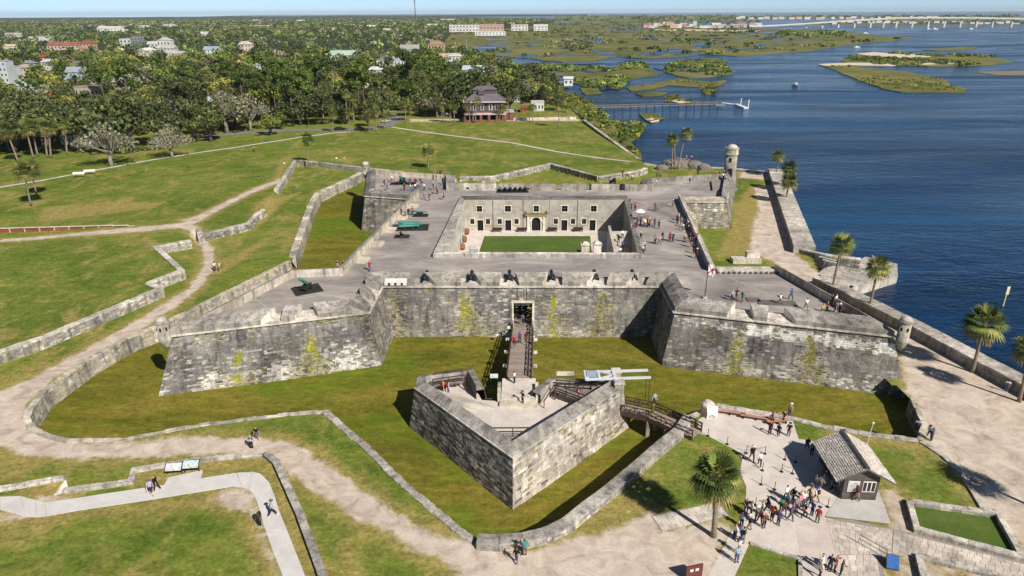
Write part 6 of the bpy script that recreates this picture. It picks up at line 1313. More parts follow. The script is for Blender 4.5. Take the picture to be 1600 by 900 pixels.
def make_palm(label,H,R,nf,lean=(0,0),fronds=True,name='palm_tree',bark='8a7d6c',rt=.2,pal=PALP,blades=13):
    """cabbage palm: curved trunk, ball of fan leaves, dead leaves hanging below"""
    o=thing(name,label,'palm tree'); lx,ly=lean; m=MB(); pts=[(lx*t**1.35,ly*t**1.35,H*t-.2*(1-t)) for t in (0,.12,.3,.5,.7,.88,1.0)]
    m.tube(pts,[rt*1.5,rt*1.12,rt,rt*.95,rt*.95,rt*1.15,rt*1.2],9,lin(bark)); m.build('trunk',BARKM,o,True); top=V((lx,ly,H)); allm=MB()
    for k in range(nf):
        z=1-2*(k+.5)/nf; z=max(-.95,min(.98,z*.90+.08+random.uniform(-.14,.14))); a=k*2.39996+random.uniform(-.35,.35); rr=math.sqrt(max(0,1-z*z)); d=V((rr*math.cos(a),rr*math.sin(a),z)).normalized(); d=(d+V((0,0,.12))).normalized()
        m=MB() if fronds else allm; col=lin(random.choice(pal)); dead=z<-.55
        if dead: col=lin(random.choice(['8a7748','7a6a44','6e6238']))
        else: col=mulc(col,random.uniform(.75,1.25)*(1.35 if fronds else 1.1))
        side=d.cross(V((0,0,1))); side=side.normalized() if side.length>.05 else V((1,0,0)); up=side.cross(d); L0=R*.52*random.uniform(.85,1.1); L1=R*.62*random.uniform(.85,1.15)
        droop=.10+.22*max(0,1-z)
        pe=d*L0-V((0,0,droop*.25*R)); m.beam((0,0,0),pe,.035,.03,mulc(col,1.1)); 
        for b in range(blades):
            t=(b/(blades-1)-.5)*2; ang=t*1.75; dr=(d*math.cos(ang)+side*math.sin(ang)); l=L1*(1-.25*abs(t)); w_=.038*R; n_=(up+dr*.0)
            mid=pe+dr*l*.6+up*(.10*l*abs(t))-V((0,0,.05*R)); tip=pe+dr*l*1.05-V((0,0,l*(.12+.22*abs(t)+droop*(.3 if z>.2 else .8)))); s2=dr.cross(up).normalized()*w_
            cc=mulc(col,random.uniform(.8,1.2)); m.face([pe,mid-s2,tip,mid+s2],cc)
        if fronds: f=m.build('frond',LEAF,o); f.location=top
    if not fronds: f=allm.build('crown',LEAF,o); f.location=top
    m=MB(); m.lathe(top-V((0,0,.9)),[(rt*1.1,0),(rt*1.9,.3),(rt*1.7,.75),(rt*.6,1.05)],9,lin('6d5c40')); m.build('leaf_base_ball',BARKM,o,True)
    return o
def palm_at(label,bx,by,cx,cy,rpx,nf=46,fronds=True,zb=0,blades=13,rt=.2):
    b=P(bx,by,zb); z=zb+2
    for _ in range(60):
        c=P(cx,cy,z)
        if c.y<b.y: break
        z+=.25
    zc=F_PX/ (F_PX) ; dist=(P(cx,cy,z)-V((0,0,CZ))).length; R=rpx*dist/F_PX*.84
    o=make_palm(label,z-zb,R,nf,(c.x-b.x,0),fronds,blades=blades,rt=rt); o.location=b; o['group']='cabbage palms around the fort'; return o
palm_at('large cabbage palm in the foreground beside the entrance pavement',1115,838,1122,745,44,42,True,0,15,.24)
palm_at('cabbage palm standing by the sea wall at the right, crown against the water',1519,582,1541,505,31,40,True,0,15,.22)
palm_at('leaning cabbage palm between the dock and the south-east bastion, lower of two',1357,488,1376,418,21,44,True,0,13)
palm_at('leaning cabbage palm nearest the end of the wide sea wall, upper of two',1299,458,1316,381,21,44,True,0,13)
palm_at('cabbage palm cut by the right picture edge near the sea wall',1592,628,1611,545,24,36,True,0,13)
palm_at('cabbage palm outside the right edge that throws its shadow on the sand',1658,812,1690,722,33,36,True,0,13)
palm_at('short cabbage palm at the far corner of the east sand',1213,277,1217,243,12,36,False)
palm_at('upper of two overlapping cabbage palms at the wide sea wall',1229,300,1235,262,15,38,False)
palm_at('lower bushy cabbage palm at the wide sea wall with a thick skirt',1227,318,1234,282,16,40,False)
palm_at('left upright palm on the rocky shore left of the watch tower',1050,264,1050,216,12,34,False)
palm_at('leaning palm on the rocky shore left of the watch tower',1059,264,1073,207,12,34,False)
palm_at('thin palm trunk behind the left upright palm on the rocky shore',1055,264,1053,219,9,28,False)
palm_at('lone palm on the green behind the north-west bastion',669,264,669,235,14,38,False,1.2)
palm_at('slim palm by the far wall corner on the green',482,258,480,216,13,36,False,1.0)
palm_at('front palm of the pair on the left green',48,319,34,267,17,38,False,.6)
palm_at('rear palm of the pair on the left green',57,303,48,263,15,38,False,.6)
for k,(bx,by,cx,cy,r) in enumerate([(28,252,4,203,14),(52,246,36,198,13),(59,243,47,194,12),(74,245,66,196,13),(80,245,75,198,12),(105,240,101,196,12),(126,236,118,192,11)]):
    palm_at(['leftmost tall bare palm trunk at the dark tree edge','second tall palm from the left at the dark tree edge','third tall palm at the dark tree edge','fourth tall palm at the dark tree edge','fifth tall palm at the dark tree edge','sixth tall palm, right of the close pair','rightmost tall palm at the dark tree edge'][k],bx,by,cx,cy,r,30,False,.3,11,.28)
HP=[(693,191,691,166,7),(703,192,703,163,7),(710,192,709,169,6),(735,193,730,164,8),(743,192,745,158,8),(781,190,781,171,7),(785,190,786,169,5),(807,190,807,145,8),(794,180,794,150,6),(828,190,827,170,6),(832,190,833,168,6),(873,200,873,162,9),(855,165,855,145,6),(858,165,860,148,6),(588,205,586,174,9),(577,206,577,180,9),(600,200,601,182,7),(545,205,545,175,8),(520,207,520,178,8),(640,189,640,165,7),(634,190,633,160,8)]
for k,(bx,by,cx,cy,r) in enumerate(HP):
    palm_at('slender palm '+['in front of the dark house, far left','second left of the dark house','third left of the dark house','at the left porch of the dark house','before the porch windows of the dark house','at the right end of the house lawn','close beside another on the house lawn','tall, right of the dark house','right of the house against the trees','short, on the lawn before the white building','right one of two on the white building lawn','alone at the sea wall end of the far green','left of two by the inlet','right of two by the inlet','by the street bend','left of the street bend','nearest the street end','front of the dark trees, centre','front of the dark trees, left centre','right of the street end','behind the one right of the street end'][k],bx,by,cx,cy,r+2.5,26,False,.1,9,.2)
# prototypes of the other trees; every proto is itself one of the standing trees
PT={}
PT['oak']=[make_tree('oak_tree','',OAKP,7.5,9.5,1500,1.0),make_tree('oak_tree','',OAKP+OLVP[:1],6.2,8.5,1200,.95,9),make_tree('oak_tree','',OAKP,9,10.5,1800,1.05,14)]
PT['grey']=[make_tree('bare_oak_tree','',GRYP,7.5,10,750,.75,11,.26,'8f887c',8,.5,'twig'),make_tree('bare_oak_tree','',GRYP+OAKP[:2],6.5,9,700,.75,10,.26,'8f887c',7,.45,'twig')]
PT['yellow']=[make_tree('yellow_leaf_tree','',YELP,7,9.5,1300,1.0)]
PT['olive']=[make_tree('broadleaf_tree','',OLVP+OAKP[:2],5.5,8,1000,.9,9),make_tree('broadleaf_tree','',OLVP,4.5,7,800,.85,8)]
PT['pine']=[make_tree('pine_tree','',PINP,5.2,21,900,.9,12,.6,'6b5a4a',5,.38,'pine'),make_tree('pine_tree','',PINP,4.5,17,800,.85,10,.6,'6b5a4a',5,.34,'pine')]
PT['cedar']=[make_tree('cedar_tree','',CEDP,3.6,10,700,.85,8,.2,'4a4038',4,.3,'cone')]
PT['rust']=[make_tree('rusty_tree','',RUSP,4.2,7,600,.8,8)]
PT['palm']=[make_palm('',10.5,2.0,26,(.8,0),False,'palm_tree',blades=9,rt=.22),make_palm('',7.5,2.1,26,(-.5,.2),False,'palm_tree',blades=9,rt=.22)]
DESC={'oak':'dark green oak','grey':'grey bare-branched oak hung with moss','yellow':'yellow-green leafy tree','olive':'olive green rounded tree','pine':'tall pine','cedar':'dark narrow cedar','rust':'rusty brown leafed tree','palm':'cabbage palm'}
used_proto={k:[False]*len(v) for k,v in PT.items()}
def put(kind,x,y,scale,label,group,z=-.1,rz=None,sz=None):
    i=random.randrange(len(PT[kind])); pr=PT[kind][i]
    o=pr if not used_proto[kind][i] else copy_tree(pr); used_proto[kind][i]=True
    o.location=(x,y,z); o.rotation_euler=(0,0,random.uniform(0,6.28) if rz is None else rz); o.scale=(scale,scale,sz or scale); o['label']=label; o['group']=group; return o
FRONT=[('oak',738,177,1.75,'oak behind the left corner of the dark shingled house'),('oak',768,175,1.85,'oak directly behind the roof of the dark shingled house'),('oak',796,177,1.6,'oak behind the right corner of the dark shingled house'),('grey',824,160,1.2,'grey mossy oak behind the orange shed'),('oak',848,150,1.0,'oak behind the white waterside house'),('olive',866,158,1.0,'olive tree by the inlet behind the sea wall end'),('oak',706,180,1.5,'dark oak between the street end and the shingled house'),('oak',722,180,1.5,'dark oak at the left side of the shingled house'),('pine',810,158,.8,'pine rising behind the orange shed'),('grey',175,262,1.25,'lone grey bare-branched oak beside the far left path'),('grey',270,249,.95,'grey moss-hung oak leaning over the green path'),('grey',355,208,1.65,'big pale grey oak at the edge of the green'),('grey',392,205,1.3,'pale grey oak left of the round olive tree'),('olive',424,213,1.15,'round olive tree at the edge of the road'),('oak',205,238,1.6,'broad dark oak behind the lone grey oak'),('oak',330,222,1.2,'dark oak in front of the big pale grey oak'),('oak',70,236,1.3,'dark oak among the tall bare palm trunks'),('oak',150,222,1.3,'dark oak at the left wood edge behind the palms'),('oak',250,224,1.35,'dark oak between the two front grey oaks'),('oak',305,215,1.15,'dark oak left of the big pale grey oak'),('oak',95,222,1.2,'dark oak over the white house at the left'),('oak',30,232,1.3,'dark oak behind the leftmost tall palm'),('oak',-10,235,1.4,'dark oak cut by the left picture edge'),('pine',562,188,1.25,'tall pine with bare trunk standing before the dark wood'),('pine',548,186,1.1,'second tall pine beside the bare trunked one'),('oak',470,196,1.1,'dark oak right of the round olive tree'),('oak',505,194,1.1,'dark oak in the middle of the wood edge'),('cedar',535,193,1.1,'dark cedar beside the tall pines'),('oak',590,186,1.0,'dark oak left of the street end'),('grey',683,183,1.1,'grey bare oak left of the dark house'),('oak',655,182,1.0,'dark oak right of the street end'),('pine',640,176,1.0,'pine above the street end'),('pine',620,172,1.0,'pine left of the street end top'),('oak',795,165,.9,'dark oak close right of the dark house'),('grey',845,160,1.0,'grey bare tree behind the white waterside house'),('oak',870,172,.7,'small dark oak above the sea wall end'),('olive',883,176,.6,'small olive bush tree at the sea wall end'),('olive',440,203,.8,'low olive tree along the road'),('olive',575,197,.7,'low palmetto-green tree at the wood edge'),('cedar',710,178,.9,'dark cedar at the left wall of the dark house')]
random.seed(21)
for kind,px,py,s,lb in FRONT: p=P(px,py,0); put(kind,p.x,p.y,s,lb,'trees along the edge of the green')
# ================================================================== TOWN
WMAT=M_col('house_wall',.85,1.1,.6,.8,.1,.02); RMAT=M_col('roof_covering',.75,1.15,.8,.85,.2,.03)
BLD=[]       # visible boxes kept free of nearer trees: (px, half width px, base py, visible bottom py)
def ppm(p): 
    cp,sp=math.cos(PITCH),math.sin(PITCH); return F_PX/(p.y*cp+(CZ-p.z)*sp)
def house(label,px,vy0,vy1,wpx,base,wall='e2e0dc',roof='a8a6a4',kind='gable',depth=.7,floors=2,rz=0,win=True,cat='house',name='house',group='buildings of the town'):
    p=P(px,base,-.1); k=ppm(p); W=wpx/k; H=max(3.0,(base-vy0)/k/math.cos(PITCH)*.97); D=max(6,W*depth); o=thing(name,label,cat,(p.x,p.y+D/2,-.1),rz,group); wc,rc=mulc(lin(wall),.78),mulc(lin(roof),.78)
    rh=min(H*.35,W*.22) if kind!='flat' else .5; eh=H-rh; m=MB(); m.box((0,0,-.2),(W,D,eh+.2),0,wc,0,1,False); m.build('wall',WMAT,o)
    m=MB()
    if kind=='gable':
        a=.5; m.mesh([(-W/2-a,-D/2-a,eh-.05),(W/2+a,-D/2-a,eh-.05),(W/2+a,D/2+a,eh-.05),(-W/2-a,D/2+a,eh-.05),(-W/2-a,0,eh+rh),(W/2+a,0,eh+rh)],[(0,1,5,4),(2,3,4,5),(0,4,3),(1,2,5),(3,2,1,0)],rc)
    elif kind=='cross':
        a=.5; m.mesh([(-W/2-a,-D/2-a,eh-.05),(W/2+a,-D/2-a,eh-.05),(W/2+a,D/2+a,eh-.05),(-W/2-a,D/2+a,eh-.05),(0,-D/2-a,eh+rh),(0,D/2+a,eh+rh)],[(0,4,5,3),(1,2,5,4),(0,1,4),(2,3,5),(3,2,1,0)],rc)
    elif kind=='hip':
        a=.6; m.mesh([(-W/2-a,-D/2-a,eh-.05),(W/2+a,-D/2-a,eh-.05),(W/2+a,D/2+a,eh-.05),(-W/2-a,D/2+a,eh-.05),(-W*.2,0,eh+rh),(W*.2,0,eh+rh)],[(0,1,5,4),(2,3,4,5),(0,4,3),(1,2,5),(3,2,1,0)],rc)
    else:
        m.box((0,0,eh),(W+.3,D+.3,.55),0,rc)
    m.build('roof',RMAT,o)
    if win:
        nwin=max(2,min(9,int(wpx/5))); fl=max(1,min(floors,int(eh/2.7)))
        for f in range(fl):
            for i in range(nwin):
                x=-W/2+W*(i+.5)/nwin; z=eh*(f+.32)/fl; ww,hh=W/nwin*.45,eh/fl*.45; m=MB(); m.box((x,-D/2-.04,z),(ww,.08,hh),0,mulc(wc,1.05)); wf=m.build('window',WMAT,o)
                m=MB(); m.box((x,-D/2-.085,z+.1),(ww*.8,.02,hh*.85)); m.build('pane',GLASS,wf)
    BLD.append((px,wpx/2,base,vy1,vy0)); return o
H_=house
H_('long pink and white hotel with red tiled roof in the far left town',100,67,77,50,82,'dcc3b4','9c6a5a','gable',.3,2); H_('taller pink wing at the right end of the long hotel',137,65,77,22,82,'d6ab9a','96604f','hip',.5,3)
H_('white block beside a row of tall dark windows in the left town',198,62,72,18,77,'dcdad6','c8c6c2','flat'); H_('dark glazed block right of the white block in the left town',215,60,72,16,77,'8b95a0','b8b8b8','flat',.7,4)
H_('white gabled house right of the glazed block',240,66,73,18,79,'e8e6e2','cfcdca','gable'); H_('tall white house with a pointed gable in the left town',258,61,76,20,82,'ebe9e6','d5d3d0','cross'); H_('low white house beneath the pointed gable house',262,72,79,22,84,'e0ddd8','c2bfba','gable')
H_('white roofed low building above the big yellow tree',228,76,82,25,86,'dddad4','eceae6','hip'); H_('pale long low building right of the yellow tree',276,81,86,36,90,'d9d6cf','cfccc8','gable',.4); H_('small pale blue roofed house in the middle wood',330,74,82,22,88,'dfe3e8','a9bccb','gable'); H_('pinkish white house far right of the left town',383,66,74,20,80,'e6d5cf','e0c9c2','hip')
H_('grey white tower block cut by the left picture edge',6,99,131,24,138,'cfd3d8','b5b9be','flat',.8,5,0,True,'building','apartment_block'); H_('white block just right of the tower block',22,106,122,16,134,'e2e2e2','c5c7ca','flat',.8,3); H_('cream block with dark openings left of the palms',38,104,122,18,130,'d9cbb2','bfb6a8','hip',.8,3); H_('grey roofed white house behind the cream block',48,97,110,16,116,'dcdcde','8f95a0','hip')
H_('long low grey-blue roofed building at the left',50,130,139,50,145,'d5d8dd','a9b3c0','gable',.3,1); H_('small house with a bright red roof at the left',71,88,96,14,104,'d8c7bb','c2414a','hip'); H_('white house below the bright red roof',78,94,102,20,110,'e6e4e0','cfcdca','gable')
H_('metal roofed grey building in the left town, upper',122,107,119,34,128,'c9cfd6','a4b0bd','gable',.5); H_('metal roofed grey building in the left town, lower',121,119,131,32,140,'d2d6da','9aa7b5','gable',.5); H_('white house with dark gable above the metal roofs',126,97,107,16,114,'e8e8e8','8c7f78','gable')
H_('grey crenellated stone building with dark red windows near the left wood',140,138,162,34,172,'b3a79c','a69b90','flat',.5,2,.15,True,'building','stone_building'); H_('long flat pale roofed wing behind the crenellated building',186,126,143,82,152,'c9c0b4','cdc6bc','flat',.35,1,.05,False,'building','stone_building'); H_('white gabled hall at the end of the pale wing',210,124,138,38,146,'e8e5e0','dedbd6','gable',.6,1)
H_('white house with orange red roof near the left wood',88,146,157,32,166,'e6e2da','c76a48','hip'); H_('long blue and white roofed building behind the grey oaks',292,154,165,68,173,'e4e6ea','c9d2dc','gable',.3,1); H_('white house under the dark trees at the left edge of the green',122,203,220,52,226,'e6ded6','b6b0aa','gable',.4,1); H_('small white house left of the blue white roofs',268,143,152,22,160,'e9e7e3','cbc8c4','gable')
H_('purple grey house with chimney in the left wood',228,106,116,18,124,'b9a6b4','c9b8c2','cross'); H_('low white bungalow in the wood left of centre',345,138,144,18,152,'e2e0dc','cfd4d8','gable'); H_('pale house behind the big pale grey oak',408,98,106,20,114,'dcdcda','b8bcc0','hip')
H_('white house with a pale green roof in the middle wood',532,81,92,48,100,'e8ece8','b9cfc0','gable',.35,2); H_('white house with grey roof right of the green roofed one',603,90,106,26,116,'eceae6','9aa0a6','cross'); H_('white house at the right of the grey roofed gable',622,91,104,20,114,'e8e8e8','c3c6c9','gable'); H_('white two storey house with stepped porch in the middle wood',586,107,122,22,134,'f0eeea','dcdcdc','hip'); H_('white house lower in the middle wood',580,125,138,18,150,'e6e2da','c9c2b6','gable')
H_('small white house in the wood left of centre',497,105,112,18,122,'eceae6','c5c9cc','cross'); H_('little white roof among oaks left of centre',477,117,124,16,132,'e4e4e2','dedede','gable'); H_('white cottage left of the middle wood',531,121,130,16,140,'e8e8ea','c9ced4','cross'); H_('small cream house at the left of the middle wood',410,124,132,16,142,'e0d8c4','b9a88c','gable'); H_('tan house below the radio mast',682,66,78,26,86,'cdb89a','a98a6a','hip'); H_('pale grey house right of the radio mast',640,72,82,28,90,'d9d7d3','b5b1ac','gable'); H_('white low house beyond the mast',700,85,92,26,98,'e6e4e0','cbb8aa','gable')
H_('long pale roofed boathouse near the inlet',746,104,114,46,122,'d9dde0','c2cbd2','gable',.3,1); H_('white house at the inlet shore',712,85,94,20,102,'eceae8','d8d6d2','hip'); H_('white flat waterside house right of the dark house',840,160,168,20,174,'eae8e4','d9d8d4','flat',.7,1); H_('orange red brick shed with white doors right of the dark house',818,164,171,9,176,'a8603f','9a8a80','flat',.7,1); H_('small white house behind the tall palm',805,139,150,16,160,'e8e8e8','cfd3d6','cross'); H_('white boathouse roof at the marsh edge',888,121,128,14,134,'eceae6','dfe1e3','gable',.6,1)
random.seed(5)
far=[(725,40,48,46,'eae6e2','d8d0c8'),(768,39,49,38,'d6b8aa','b59a8a'),(812,39,46,26,'eae6e2','b8564a'),(845,39,46,22,'eceae6','d0ccc8'),(766,50,54,48,'eceae8','f0eeec'),(580,40,44,14,'f0eeec','e4e2e0'),(605,45,49,12,'eceae6','d8d6d4'),(675,38,42,18,'e6e2de','d0ccc8'),(265,39,44,18,'f0eeec','e8e6e4'),(170,42,48,36,'eae8e4','e2e0dc'),(225,40,45,14,'e6e2de','c9a99a'),(20,52,56,24,'e6e4e0','d0cecc'),(60,58,63,30,'e2e0dc','cfcdca'),(15,70,76,18,'e4d8b8','d8c9a0'),(410,40,43,26,'e8e6e4','dcdad8'),(470,31.5,34,12,'eceae8','dcdad8'),(320,50,54,12,'eceae8','e0dedc'),(700,30,32.5,22,'e2deda','cfcbc8'),(400,31,33,10,'eceae8','e0e0e0')]
for k,(px,a,b,wd,wc,rc) in enumerate(far): H_('far pale building %s on the wooded horizon side of town'%['of condominiums','with pink walls','with red roof','right of the red roofed one','with a long white roof','small and white','tiny and white','near the mast','white and bright at the left','of a white cluster','with tan roof','at the left edge','with long low front','with yellow walls','long and low','on the skyline','left of the middle','right of the mast top','on the left skyline'][k],px,a,b,wd,b+2,wc,rc,'gable' if k%2 else 'flat',.4,2,0,wd>=14 and a<52,'building','town_building')
# far shore beyond the bay
for k in range(34):
    px=1012+k*5.2+random.uniform(-2,2); b=random.uniform(39.5,44) if px<1130 else random.uniform(40,43); h=random.uniform(2.5,6.5); H_(['pinkish','white','pale grey','tan'][k%4]+' waterfront building across the marsh',px,b-h,b,random.uniform(6,15),b,['d9b3a6','eceae8','d5d6d8','d9c4a4'][k%4],['b87a68','dedede','b8bcc0','b59a7c'][k%4],['gable','hip','flat'][k%3],.6,2,0,False,'building','waterfront_building','waterfront buildings across the marsh')
for k in range(26):
    px=1150+k*12.5+random.uniform(-4,4); b=random.uniform(28,30.5); H_(['white','cream','pale pink'][k%3]+' beach house on the far barrier shore',px,b-random.uniform(1.8,3.6),b,random.uniform(4,11),b,['f0eeec','e8dfcc','e6cfc6'][k%3],['d8d8d8','c9b8a0','c2a090'][k%3],['gable','flat'][k%2],.6,2,0,False,'house','beach_house','beach houses on the barrier shore')
for k in range(22):
    px=1300+k*14.5+random.uniform(-4,4); b=random.uniform(35,38); H_(['white','cream','pale grey'][k%3]+' shore house seen beneath the bridge',px,b-random.uniform(1.8,3.4),b,random.uniform(5,12),b,['f0eeec','e8dfcc','d6d8da'][k%3],['d8d8d8','c9b8a0','b2b6ba'][k%3],['gable','flat'][k%2],.6,2,0,False,'house','shore_house','shore houses beneath the bridge')
# the dark shingled house at the head of the green
p=P(757,189,0); dh=thing('shingled_house','large dark purple-grey shingled house with hip roof and red brick porch','house',(p.x,p.y+7,0),.04,'buildings of the town'); PW=lin('5e5157'); RC_=lin('6e666c'); BR=lin('7f5448')
def db(m,n,mt,par=None): return m.build(n,mt,par or dh)
m=MB(); m.box((0,0,-.2),(18,13,4.0),0,BR,0,1,False); db(m,'brick_ground_floor',WMAT); m=MB(); m.box((0,.3,3.8),(17,12.2,4.6),0,PW,0,1,False); db(m,'shingled_upper_wall',WMAT)
m=MB(); a,b=9.6,7.3; m.mesh([(-a,-b,8.3),(a,-b,8.3),(a,b,8.3),(-a,b,8.3),(-5.2,-2.6,11.4),(5.2,-2.6,11.4),(5.2,2.6,11.4),(-5.2,2.6,11.4)],[(0,1,5,4),(1,2,6,5),(2,3,7,6),(3,0,4,7),(4,5,6,7),(3,2,1,0)],RC_); rf=db(m,'roof',RMAT)
m=MB(); m.box((0,0,11.35),(10.2,5.0,1.9),0,PW); db(m,'roof_lantern',WMAT,rf); m=MB(); m.mesh([(-5.6,-3,13.2),(5.6,-3,13.2),(5.6,3,13.2),(-5.6,3,13.2),(-3.4,0,14.6),(3.4,0,14.6)],[(0,1,5,4),(2,3,4,5),(0,4,3),(1,2,5),(3,2,1,0)],RC_); db(m,'lantern_roof',RMAT,rf)
m=MB(); m.box((-1.5,-3.2,11.2),(2.6,1.6,1.6),0,PW); m.mesh([(-3.1,-4.2,12.7),(.1,-4.2,12.7),(.1,-2,12.9),(-3.1,-2,12.9),(-1.5,-4.2,13.9),(-1.5,-2,13.9)],[(0,4,5,3),(1,2,5,4),(0,1,4)],RC_); db(m,'dormer',WMAT,rf); m=MB(); m.box((1.8,.5,13.6),(.9,.9,2.4),0,BR); db(m,'chimney',WMAT,rf)
m=MB(); m.box((0,-7.3,8.1),(19.4,.2,.4),0,lin('d9d2d6')); m.box((-9.6,0,8.1),(.2,14.6,.4),0,lin('d9d2d6')); db(m,'cornice',WMAT)
for x in (-7,-4.6,-1.2,2.6,5.2,7.2): m=MB(); m.box((x,-5.87,4.6),(1.3 if x!=2.6 else 1.6,.12,2.7),0,WHITE); wf=db(m,'window',WMAT); m=MB(); m.box((x,-5.94,4.8),(.9,.03,2.2)); db(m,'pane',GLASS,wf)
m=MB(); m.box((0,-8.3,3.15),(18.8,4.2,.35),0,lin('c9c0c4')); db(m,'porch_roof',RMAT)
for x in (-9,-5.4,-1.8,1.8,5.4,9): m=MB(); m.box((x,-9.9,-.1),(1.1,1.0,3.25),0,BR); db(m,'brick_pier',WMAT)
for x in (-7.2,-3.6,0,3.6,7.2): m=MB(); m.box((x,-6.55,.6),(2.2,.1,2.0)); db(m,'porch_opening',DARK)
m=MB(); m.box((0,-9.9,-.1),(17.8,.4,1.0),0,BR); db(m,'porch_wall',WMAT); m=MB(); m.box((-3.5,-11.4,-.1),(3.4,2.6,.9),0,lin('85544a')); db(m,'brick_stair',WMAT); m=MB(); m.box((11,-2,-.1),(4,8,3.6),0,BR); m.box((11,-2,3.5),(4.6,8.6,.4),0,lin('bdb3b3')); db(m,'side_wing',WMAT); BLD.append((757,40,192,186,125))
m=MB(); a,b=P(770,188,0),P(900,186,0); m.beam((a.x,a.y,.4),(b.x,b.y,.4),.4,1.2,lin('cfc2b4')); o=m.build('garden_wall',STONE); tag(o,'long low pale garden wall right of the dark shingled house','wall')
p=P(696,178,0)
# radio mast
p=P(651,66,0); mast=thing('radio_mast','thin red and white lattice radio mast rising above the skyline','mast',(p.x,p.y,0)); Hm=86
for k in range(9):
    z0,z1=Hm*k/9,Hm*(k+1)/9; m=MB(); c=lin('5a3a38') if k%2==0 else lin('6a6668'); rr=.7
    for a in (0,2.094,4.188): m.beam((rr*math.cos(a),rr*math.sin(a),z0),(rr*math.cos(a),rr*math.sin(a),z1),.45,.45,c)
    for j in range(4):
        for a in (0,2.094,4.188): m.beam((rr*math.cos(a),rr*math.sin(a),z0+(z1-z0)*j/4),(rr*math.cos(a+2.094),rr*math.sin(a+2.094),z0+(z1-z0)*(j+1)/4),.1,.1,c)
    m.build('mast_section',PAINT,mast)
m=MB(); m.box((0,0,62),(1.9,1.9,1.4),0,lin('6a6a70')); m.build('antenna',PAINT,mast)
# ================================================================== WOOD
FOREST=[tuple(P(a,b,0))[:2] for a,b in [(-60,246),(20,244),(60,238),(130,234),(165,220),(330,205),(440,201),(560,197),(588,192),(606,180),(620,168),(636,180),(705,178),(712,150),(800,152),(830,160),(862,166),(842,131),(790,112),(728,88),(684,70),(700,52),(785,43),(850,37),(860,31.5),(500,33),(-80,36)]]
def hidden_b(px,py,top,hw):
    for bx,bw,bb,vb,vt in BLD:
        if py>bb-1 and abs(px-bx)<bw+hw*.35 and top<vt+(vb-vt)*.52 and py-bb<46 and random.random()<.93: return True
        if abs(py-bb)<1.5 and abs(px-bx)<bw+1: return True
    return False
random.seed(11); cand=[]
def sample(y0,y1,n,w0,h0):
    out=[]
    for _ in range(n):
        y=math.sqrt(random.uniform(y0*y0,y1*y1)); x=random.uniform(-.84,.14)*y; out.append((x,y))
    a=np.array(out); s=sdf(FOREST,a[:,0],a[:,1]); return a[s>1.0]
near=sample(215,760,5200,10,9); near=near[np.argsort(np.hypot(near[:,0],near[:,1]))]
occ=[]; kept=[]
for x,y in near:
    mind=5.6 if y<420 else 6.8
    if any((x-a)**2+(y-b)**2<mind*mind for a,b in occ[-260:]): continue
    px,py=Q(x,y,0)
    if px<-60 or px>1000: continue
    _,top=Q(x,y,12.5); hw=6*ppm(V((x,y,0)))
    if hidden_b(px,py,top,hw): continue
    occ.append((x,y)); kept.append((x,y))
KN=['oak','oak','oak','olive','grey','olive','olive','palm','palm','pine','cedar','yellow','oak','oak','olive','oak']
def kind_at(x,y):
    n=vn(x*.018,y*.018); r=random.random()
    px,py=Q(x,y,0)
    if 165<px<250 and 85<py<125 and r<.5: return 'yellow'
    if 320<px<400 and 75<py<108 and r<.5: return 'yellow' if r<.25 else 'grey'
    if px<130 and y<330: return 'palm' if r<.45 else 'oak'
    if 430<px<620 and y<400: return 'palm' if r<.45 else ('oak' if r<.8 else 'pine')
    if 600<px<760 and y<480: return ['palm','pine','oak','oak','olive'][int(r*4.99)]
    if n>.34 and r<.22: return 'grey'
    return random.choice(KN)
LM=[(20,'the grey white tower block'),(60,'the tall bare palm trunks'),(122,'the white house under the trees'),(175,'the lone grey oak'),(225,'the pale flat roofed wing'),(290,'the long blue and white roof'),(355,'the big pale grey oak'),(424,'the round olive tree'),(480,'the little white roof'),(532,'the green roofed house'),(562,'the bare trunked tall pine'),(600,'the stepped white house'),(640,'the street end'),(690,'the radio mast'),(757,'the dark shingled house'),(815,'the orange shed'),(860,'the inlet')]
individual=kept[:255]
for x,y in individual:
    k=kind_at(x,y); px,py=Q(x,y,0); lx,ln=min(LM,key=lambda l:abs(l[0]-px)); dx=px-lx; s=random.uniform(.95,1.4)
    row='front row' if y<300 else 'second row' if y<325 else 'third row' if y<350 else 'fourth row' if y<375 else 'fifth row' if y<400 else 'sixth row'
    side='in line with' if abs(dx)<9 else ('just ' if abs(dx)<22 else '')+('right of ' if dx>0 else 'left of ')
    lb='%s%s, %s %s %s'%('small ' if s<1.07 else 'large ' if s>1.27 else '',DESC[k].replace('grey bare-branched oak hung with moss','grey mossy oak'),row,side.strip(),ln)
    put(k,x,y,s,lb,'%s trees %s %s %s'%(k,row,side.strip(),ln))
for k,fl_ in used_proto.items():                        # nothing left standing at the origin
    for i,u_ in enumerate(fl_):
        if not u_: x,y=kept[len(individual)]; kept.pop(len(individual)); o=PT[k][i]; o.location=(x,y,-.1); o['label']=DESC[k]+' deep in the wood behind the front rows'; o['group']='%s trees, deep rows'%k
